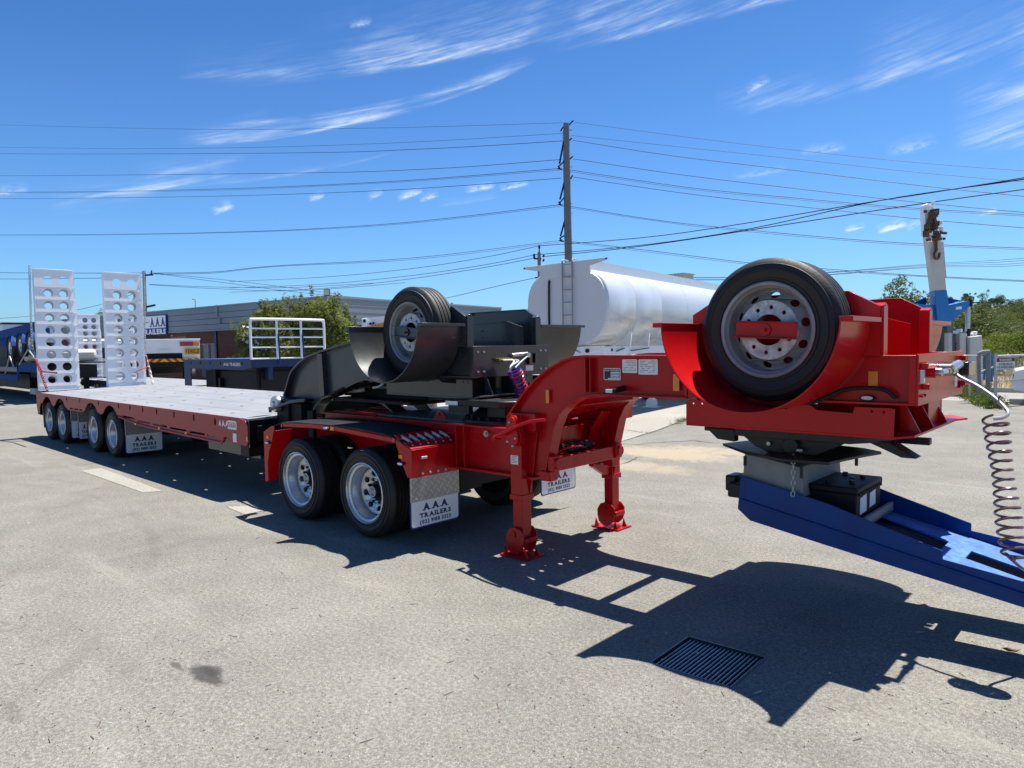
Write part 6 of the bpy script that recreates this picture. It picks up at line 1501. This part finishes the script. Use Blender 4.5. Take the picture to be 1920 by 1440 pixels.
part('body', MB().box(Q.x-8, Q.y-1, zt2-.95, Q.x+3.5, Q.y+1.4, zt2), 'white', CT, bevel=.02); part('roof_edge', MB().box(Q.x-8.05, Q.y-1.05, zt2, Q.x+3.55, Q.y+1.45, zt2+.09), 'inkblack', CT); part('underframe', MB().box(Q.x-7.5, Q.y-.8, 0, Q.x+3, Q.y+1.2, zt2-.96), 'black', CT)
# orange and white loader crane behind the grey trough
Q = dep(705, 610, 15); YQ = Q.y
LC = thing('loader_arm', 'white and orange folded loader arm behind the grey wheel trough', 'loader crane', (Q.x, Q.y, 0)); dd = Vector((CR.x, CR.y, 0)).normalized()
def qd(x, y, o_=0): return dep(x, y, 15+o_)
def slab(mb, pts, o0, o1):
    a = [qd(x, y, o0) for x, y in pts]; b = [qd(x, y, o1) for x, y in pts]; n_ = len(pts)
    return mb.add(a+b, [tuple(range(n_)), tuple(range(2*n_-1, n_-1, -1))]+[(i, (i+1) % n_, (i+1) % n_+n_, i+n_) for i in range(n_)])
part('boom', slab(MB(), [(679, 597), (760, 589), (820, 586), (820, 604), (740, 610), (688, 617), (679, 616)], 0, .3), 'white', LC); part('arm', slab(MB(), [(688, 613), (740, 600), (820, 590), (820, 598), (745, 608), (690, 620)], -.06, 0), 'orange', LC); part('side_plate', slab(MB(), [(678, 598), (688, 596), (689, 625), (678, 625)], -.08, .35), 'white', LC, bevel=.01)
part('pins', MB().cyl(qd(683, 602, -.12), qd(683, 602, 0), .03, 10).cyl(qd(694, 607, -.1), qd(694, 607, 0), .025, 8).cyl(qd(700, 606, -.1), qd(700, 606, 0), .025, 8), 'black', LC)
part('column', MB().cyl((Q.x, Q.y, 0), (Q.x, Q.y, 1.95), .16, 12), 'white', LC)
slw = slab(MB(), [(868, 580), (905, 580), (890, 604), (868, 590)], 0, .3)
# bits seen between the red frames: another white trailer nose, orange drums
Q = gz(775, 790); WTN = thing('low_trailer_nose', 'white deck nose of a trailer parked behind the dolly', 'trailer deck', (Q.x, Q.y, 0)); a_ = dz(735, 762, .9)
nz = [gz(x, y, .86) for x, y in ((690, 752), (752, 755), (772, 765), (765, 768), (690, 772))]
part('deck', MB().prism([(p.x, p.y) for p in nz], 'z', .80, .86), 'rampwhite', WTN); part('frame', MB().prism([(p.x, p.y) for p in nz], 'z', .3, .795), 'black', WTN)
for i, (x, m_) in enumerate(((742, 'orange'), (760, 'hoseblue'), (778, 'orange'), (795, 'wood'))):
    c = gz(x, 752, .55); solo('drum', MB().lathe([(0, 0), (.26, 0), (.27, .02), (.27, .28), (.285, .30), (.27, .32), (.27, .6), (.285, .62), (.27, .64), (.26, .9), (0, .9)], (c.x, c.y, 0), 20, 'z'), m_, '%s drum seen through the gap under the grey box, %s' % ({'orange': 'orange', 'hoseblue': 'purple blue', 'wood': 'brown'}[m_], ('leftmost', 'second from left', 'third from left', 'rightmost')[i]), 'drum', 'drums behind the dolly', o=(c.x, c.y, 0))
# ================================================================== CRANE TRUCK AT THE RIGHT
D_ = 21; Q = dep(1770, 640, D_)
CRN = thing('crane_truck', 'blue and white crane with raised white boom and rusty hook block', 'crane', (Q.x, Q.y, 0)); rr_ = Vector((CR.x, CR.y, 0)).normalized(); ff_ = Vector((CF.x, CF.y, 0)).normalized()
def kp(x, y, o_=0): return dep(x, y, D_)+ff_*o_
def kslab(mb, pts, o0, o1, pts2=None):
    a = [kp(x, y, o0) for x, y in pts]; b = [kp(x, y, o1) for x, y in (pts2 or pts)]; n_ = len(pts)
    return mb.add(a+b, [tuple(range(n_)), tuple(range(2*n_-1, n_-1, -1))]+[(i, (i+1) % n_, (i+1) % n_+n_, i+n_) for i in range(n_)])
part('boom', kslab(MB(), [(1731, 440), (1757, 440), (1767, 545), (1744, 546)], -.2, .2, [(1737, 440), (1762, 440), (1773, 545), (1750, 546)]), 'cream', CRN, bevel=.01)
part('boom_tip', kslab(MB(), [(1729, 386), (1735, 383), (1745, 384), (1748, 395), (1757, 442), (1731, 442)], -.12, .12), 'white', CRN, bevel=.01)
part('boom_base', kslab(MB(), [(1744, 546), (1767, 545), (1774, 600), (1750, 602)], -.22, .22, [(1750, 546), (1773, 545), (1779, 600), (1754, 602)]), 'craneblue', CRN, bevel=.01)
rk = random.Random(3); hk = MB()
for _ in range(34):
    x, y = rk.uniform(1727, 1752), rk.uniform(398, 446); p = kp(x, y, -.2+rk.uniform(-.08, .05)); s_ = rk.uniform(.03, .09); hk.box(p.x-s_, p.y-s_*.6, p.z-s_*rk.uniform(.6, 1.6), p.x+s_, p.y+s_*.6, p.z+s_)
for x, y, x2, y2 in ((1736, 400, 1731, 432), (1740, 402, 1748, 432), (1729, 436, 1765, 440), (1728, 452, 1762, 450), (1745, 436, 1746, 472)): hk.bar(kp(x, y, -.25), kp(x2, y2, -.25), .09, .07)
part('hook_block', hk, 'rustbrown', CRN, bevel=.012)
part('hook', MB().tube(spline([kp(1746, 470, -.28), kp(1741, 478, -.28), kp(1743, 487, -.28), kp(1749, 486, -.28), kp(1751, 476, -.28)], 5), .035, 8), 'rustbrown', CRN)
wp2 = MB()
for x, y in ((1734, 392), (1755, 420), (1756, 432), (1737, 440), (1750, 441), (1735, 452), (1755, 450), (1740, 384)): p = kp(x, y, -.24); wp2.box(p.x-.05, p.y-.04, p.z-.06, p.x+.05, p.y+.04, p.z+.06)
part('sheave_guard', wp2, 'white', CRN, bevel=.01)
part('side_mark', kslab(MB(), [(1764, 455), (1768, 452), (1774, 520), (1770, 524)], -.02, .0), 'galv', CRN)
part('outrigger_beam', kslab(MB(), [(1715, 570), (1745, 572), (1775, 572), (1815, 563), (1816, 573), (1790, 594), (1772, 612), (1752, 614), (1735, 588)], -.12, .16), 'craneblue', CRN, bevel=.01)
part('stay_panel', kslab(MB(), [(1712, 571), (1744, 556), (1744, 572)], .2, .24), 'blue', CRN) ; part('stay_panel', kslab(MB(), [(1775, 556), (1812, 563), (1775, 571)], .2, .24), 'blue', CRN)
part('marker', kslab(MB(), [(1787, 576), (1797, 575), (1798, 580), (1787, 581)], -.14, -.12), 'label', CRN)
jk = MB().cyl(kp(1815, 574), kp(1814, 632), .065, 12); part('outrigger_jack', jk, 'alu', CRN); part('jack_head', MB().cyl(kp(1815, 562, -.02), kp(1815, 575, -.02), .11, 10).bar(kp(1815, 568, -.05), kp(1834, 567, -.05), .03, .03).cyl(kp(1815, 617), kp(1814, 632), .075, 8), 'black', CRN)
part('turret', kslab(MB(), [(1776, 608), (1786, 608), (1802, 650), (1800, 700), (1772, 700)], .0, .3), 'steelpole', CRN, bevel=.01)
part('turret', kslab(MB(), [(1745, 600), (1776, 600), (1776, 700), (1745, 700)], .3, 1.2), 'steelpole', CRN)
hl2 = MB()
for x in (1775, 1797):
    for y in (645, 652, 658): hl2.cyl(kp(x-4 if x > 1780 else x, y, -.02), kp(x-4 if x > 1780 else x, y, .0), .035, 8)
part('bolt_holes', hl2, 'black', CRN)
for pts, o0, o1 in (([(1770, 624), (1778, 624), (1778, 720), (1770, 720)], -.2, 0), ([(1792, 624), (1804, 624), (1804, 735), (1792, 735)], -.2, .3), ([(1806, 632), (1829, 629), (1833, 745), (1808, 745)], -.3, .3)):
    part('white_locker', kslab(MB(), pts, o0, o1), 'cream', CRN, bevel=.02)
part('chassis', kslab(MB(), [(1690, 700), (1830, 700), (1830, 735), (1690, 735)], .4, 1.6), 'black', CRN)
lt = MB()
for x, y in ((1793, 624), (1799, 621), (1809, 630), (1822, 629), (1827, 626)): p = kp(x, y, 0); lt.box(p.x-.08, p.y-.1, p.z-.03, p.x+.06, p.y+.1, p.z+.07)
part('lid', lt, 'white', CRN, bevel=.02)
# ================================================================== FENCE, GATE, SIGN
FD = 17.5
def fq(x, y, D2=FD): return dep(x, y, D2)
f0 = gz(1866, 764); f1 = gz(1990, 752)
fdir = (f1-f0); fdir.z = 0; fdir.normalize()
FE = thing('wire_fence', 'chain wire fence with top rail and steel posts', 'fence', f0.to_tuple())
FH = 1.28
def fpnt(s_, z_): q = f0+fdir*s_; return (q.x, q.y, z_)
for s_ in (0, 2.4, 4.8): part('post', MB().cyl(fpnt(s_, 0), fpnt(s_, FH), .035, 8), 'galv', FE)
part('top_rail', MB().cyl(fpnt(0, FH-.06), fpnt(6, FH-.06), .025, 8), 'galv', FE); part('wire', MB().cyl(fpnt(0, .62), fpnt(6, .62), .010, 5), 'galv', FE)
ms = MB(); step = .075
for sg in (1, -1):
    for k in range(-18, 66):
        a = k*step; L_ = FH-.08
        s0_, z0_, s1__, z1_ = (a, .03, a+L_, .03+L_) if sg > 0 else (a, .03+L_, a+L_, .03)
        if s1__ < 0 or s0_ > 4.8: continue
        if s0_ < 0: t_ = -s0_/L_; s0_ = 0; z0_ += (z1_-z0_)*t_
        if s1__ > 4.8: t_ = (4.8-s0_)/(s1__-s0_); z1_ = z0_+(z1_-z0_)*t_; s1__ = 4.8
        ms.cyl(fpnt(s0_, z0_), fpnt(s1__, z1_), .0022, 3, caps=False)
part('chain_mesh', ms, 'galv', FE)
# sign on the fence
S0 = py(1867.5, 671, f0.y-.03); sc_ = Vector(fpnt(0, 0)); 
def fs(x, y):
    n_ = Vector((-fdir.y, fdir.x, 0)); q = ray(x, y); return EYEP+q*((f0-n_*(.05 if n_.dot(EYEP-f0) < 0 else -.05)-EYEP).dot(n_)/q.dot(n_))
c0_, c1_, c2_, c3_ = fs(1867.5, 670.5), fs(1902, 670.5), fs(1902, 692.5), fs(1867.5, 692.5)
w2 = (c1_-c0_).length; h2 = (c0_-c3_).length; cc_ = (c0_+c1_+c2_+c3_)/4; sx = fdir if fdir.dot(c1_-c0_) > 0 else -fdir; sn_ = sx.cross(Vector((0, 0, 1)))
if sn_.dot(EYEP-cc_) < 0: sn_ = -sn_
DS = thing('warning_sign', 'white DANGER OVERHEAD POWERLINES sign on the wire fence', 'sign', (cc_.x, cc_.y, cc_.z))
def sb(mb, a0, a1, b0, b1, o0, o1):
    P = lambda a, b, o_: cc_+sx*a*w2/2+Vector((0, 0, b*h2/2))+sn_*o_
    return mb.add([P(a, b, o_) for o_ in (o0, o1) for b in (b0, b1) for a in (a0, a1)], [(0, 1, 3, 2), (4, 5, 7, 6), (0, 1, 5, 4), (2, 3, 7, 6), (0, 2, 6, 4), (1, 3, 7, 5)])
part('board', sb(MB(), -1, 1, -1, 1, 0, .008), 'label', DS); part('header', sb(MB(), -.98, .98, .32, .96, .008, .010), 'inkblack', DS)
ov = MB(); N2 = 20; ov.add([cc_+sx*(.90*w2/2*math.cos(2*math.pi*i/N2))+Vector((0, 0, (.64+.26*math.sin(2*math.pi*i/N2))*h2/2))+sn_*.0115 for i in range(N2)], [tuple(range(N2))]); part('oval', ov, 'redlens', DS, smooth=0)
tx = MB(); text(tx, 'DANGER', cc_+Vector((0, 0, .64*h2/2))+sn_*.013, sx, (0, 0, 1), h2*.16, width=w2*.66, bold=.04); part('lettering', tx, 'label', DS, smooth=0)
tx = MB(); text(tx, 'OVERHEAD', cc_+Vector((0, 0, -.10*h2/2))+sn_*.010, sx, (0, 0, 1), h2*.19, width=w2*.74, bold=.05); text(tx, 'POWERLINES', cc_+Vector((0, 0, -.64*h2/2))+sn_*.010, sx, (0, 0, 1), h2*.19, width=w2*.90, bold=.05); part('lettering', tx, 'inkblack', DS, smooth=0)
GT = thing('pipe_gate', 'weathered galvanised pipe gate beside the crane', 'gate', gz(1840, 752).to_tuple()); gD = 18.5
def gp(x, y): return dep(x, y, gD)
part('frame', MB().tube(spline([gp(1836, 745), gp(1835, 700), gp(1835, 668), gp(1840, 661), gp(1855, 659)], 4), .05, 8).cyl(gp(1854, 659), gp(1852, 742), .055, 8), 'concretepost', GT)
part('rail', MB().cyl(gp(1806, 666), gp(1835, 667), .022, 6).cyl(gp(1818, 667), gp(1818, 742), .025, 6).cyl(gp(1806, 697), gp(1835, 695), .018, 6).cyl(gp(1838, 697), gp(1862, 688), .018, 6).cyl(gp(1832, 674), gp(1832, 720), .016, 6), 'cream', GT)
BC = thing('crate_frame', 'blue painted steel frame standing behind the pipe gate', 'steel frame', gz(1850, 750).to_tuple())
part('frame', MB().bar(dep(1849, 668, 19.5), dep(1845, 712, 19.5), .05, .05).bar(dep(1858, 664, 19.5), dep(1857, 716, 19.5), .06, .06).bar(dep(1861, 668, 19.3), dep(1860, 716, 19.3), .04, .04).bar(dep(1842, 700, 19.5), dep(1860, 690, 19.5), .04, .04).bar(dep(1842, 666, 19.5), dep(1860, 664, 19.5), .04, .04), 'craneblue', BC)
# weeds
wd = MB(); rw_ = random.Random(9)
for (x, y, n_, h) in ((1806, 740, 60, .35), (1816, 745, 80, .45), (1826, 748, 90, .5), (1836, 752, 90, .4), (1846, 758, 80, .3), (1856, 762, 60, .3), (1864, 766, 50, .3)):
    b_ = gz(x, y)
    for _ in range(n_):
        p = b_+Vector((rw_.gauss(0, .14), rw_.gauss(0, .14), 0)); tp2 = p+Vector((rw_.gauss(0, .1), rw_.gauss(0, .1), h*rw_.uniform(.5, 1.2)))
        leaves(wd, (p+tp2)/2, (.05, .05, h*.45), 5, .03, rw_, .8, asp=3); wd.add([p+Vector((.006, 0, 0)), p-Vector((.006, 0, 0)), tp2], [(0, 1, 2)])
solo('weeds', wd, 'weed', 'green weeds growing along the fence at the right', 'weeds', kind='stuff', o=gz(1830, 750), smooth=0)
wd = MB()
for (x, y, n_, h) in ((1270, 795, 40, .06), (1277, 791, 60, .09), (1283, 788, 40, .08), (1262, 797, 20, .04), (1207, 812, 14, .04)):
    b_ = gz(x, y)
    for _ in range(n_):
        p = b_+Vector((rw_.gauss(0, .07), rw_.gauss(0, .05), .004)); tp2 = p+Vector((rw_.gauss(0, .06), rw_.gauss(0, .06), h*rw_.uniform(.5, 1.3))); wd.add([p+Vector((.004, 0, 0)), p-Vector((.004, 0, 0)), tp2], [(0, 1, 2)])
solo('grass_tufts', wd, 'weed', 'small dry grass tufts growing in the slab joint', 'grass', kind='stuff', o=gz(1277, 791), smooth=0)
# dry verge strip by the fence
q = [gz(x, y) for x, y in ((1800, 745), (1838, 760), (1870, 770), (1876, 764), (1860, 752), (1812, 738))]
sheet('verge', [(p.x, p.y) for p in q], .008, 'verge')
# car
cq = gz(1899, 757); cb_ = Vector((cq.x, cq.y, 0)); hdg = Vector((.98, .18, 0)).normalized()
CA = thing('parked_car', 'white car partly out of frame on the road behind the fence', 'car', cb_.to_tuple(), rotz=math.atan2(hdg.y, hdg.x))
bd = MB(); sid = [(0, .35), (.0, .62), (.05, .82), (.35, .90), (.95, 1.25), (1.4, 1.36), (2.6, 1.36), (3.2, .95), (4.2, .82), (4.35, .6), (4.35, .3), (3.9, .28), (.4, .26)]
bd.prism(sid, 'y', 0, 1.75); part('body', bd, 'white', CA, bevel=.06)
part('window', MB().prism([(.50, .92), (1.0, 1.22), (1.4, 1.30), (2.5, 1.30), (3.0, .95)], 'y', -.008, .0), 'glass', CA); part('rear_window', MB().add([(.38, .15, .925), (.38, 1.6, .925), (.90, 1.5, 1.235), (.90, .25, 1.235)], [(0, 1, 2, 3)]), 'glass', CA)
for x in (.85, 3.5):
    for y in (-.01, 1.56): w_o = part('wheel', MB().lathe([(0, 0), (.27, 0), (.32, .03), (.32, .2), (0, .2)], (x, y, .32), 24), 'tyre', CA); part('rim', MB().lathe([(0, -.012), (.2, -.012), (.21, 0)], (x, y, .32), 16), 'rim', w_o)
part('tail_lamp', MB().box(-.01, 0.05, .62, .02, .3, .75), 'redlens', CA)
# litter on the asphalt
def leaf(x, y, s_, mat, label, a, curl=.3):
    p = gz(x, y); m_ = MB(); c_, q_ = math.cos(a), math.sin(a)
    P = lambda u, v, z: (p.x+(u*c_-v*q_)*s_, p.y+(u*q_+v*c_)*s_, .003+z*s_)
    m_.add([P(-1, 0, .25*curl), P(-.3, .28, .3*curl), P(-.3, 0, 0), P(-.3, -.28, .3*curl), P(.5, .2, .2*curl), P(.5, 0, .05), P(.5, -.2, .2*curl), P(1, 0, .4*curl)], [(0, 2, 1), (0, 3, 2), (1, 2, 5, 4), (2, 3, 6, 5), (4, 5, 7), (5, 6, 7)])
    return solo('fallen_leaf', m_, mat, label, 'leaf', o=(p.x, p.y, 0))
leaf(1896, 1223, .045, 'leafdry', 'curled brown leaf on the asphalt at the right edge', .3, 1.2); leaf(1421, 1300, .03, 'leafpale', 'pale narrow leaf near the corner of the drain grate', 1.3); leaf(1726, 1186, .035, 'leafpale', 'pale twig like leaf in the shadow of the blue frame', .9, .1); leaf(1249, 1188, .02, 'leafpale', 'tiny pale leaf behind the drain grate', 2.2)
lt_ = MB(); rl_ = random.Random(31)
for _ in range(1200):
    x, y = rl_.uniform(-50, 1950), 800+620*rl_.random()**1.0
    p = gz(x, y); s_ = rl_.uniform(.002, .006); a = rl_.uniform(0, 6.28)
    if rl_.random() < .07:
        L_ = rl_.uniform(.02, .06); lt_.bar((p.x, p.y, .003), (p.x+L_*math.cos(a), p.y+L_*math.sin(a), .004), .002, .002)
    else:
        q = [p+Vector((s_*math.cos(a+k*2.09)*rl_.uniform(.6, 1.2), s_*math.sin(a+k*2.09)*rl_.uniform(.6, 1.2), 0)) for k in range(3)]; lt_.add(q+[p+Vector((0, 0, s_))], [(0, 1, 3), (1, 2, 3), (2, 0, 3)])
solo('grit', lt_, 'rustbrown', 'scattered dark grit and twigs on the asphalt', 'grit', kind='stuff', o=(0, 0, 0), smooth=0)
lt_ = MB()
for _ in range(260):
    p = gz(rl_.uniform(-50, 1950), 800+620*rl_.random()); s_ = rl_.uniform(.003, .008); a = rl_.uniform(0, 6.28); q = [p+Vector((s_*math.cos(a+k*2.09), s_*math.sin(a+k*2.09), .001)) for k in range(3)]; lt_.add(q+[p+Vector((0, 0, s_*.8))], [(0, 1, 3), (1, 2, 3), (2, 0, 3)])
solo('gravel', lt_, 'cream', 'scattered pale gravel chips on the asphalt', 'gravel', kind='stuff', o=(0, 0, 0), smooth=0)
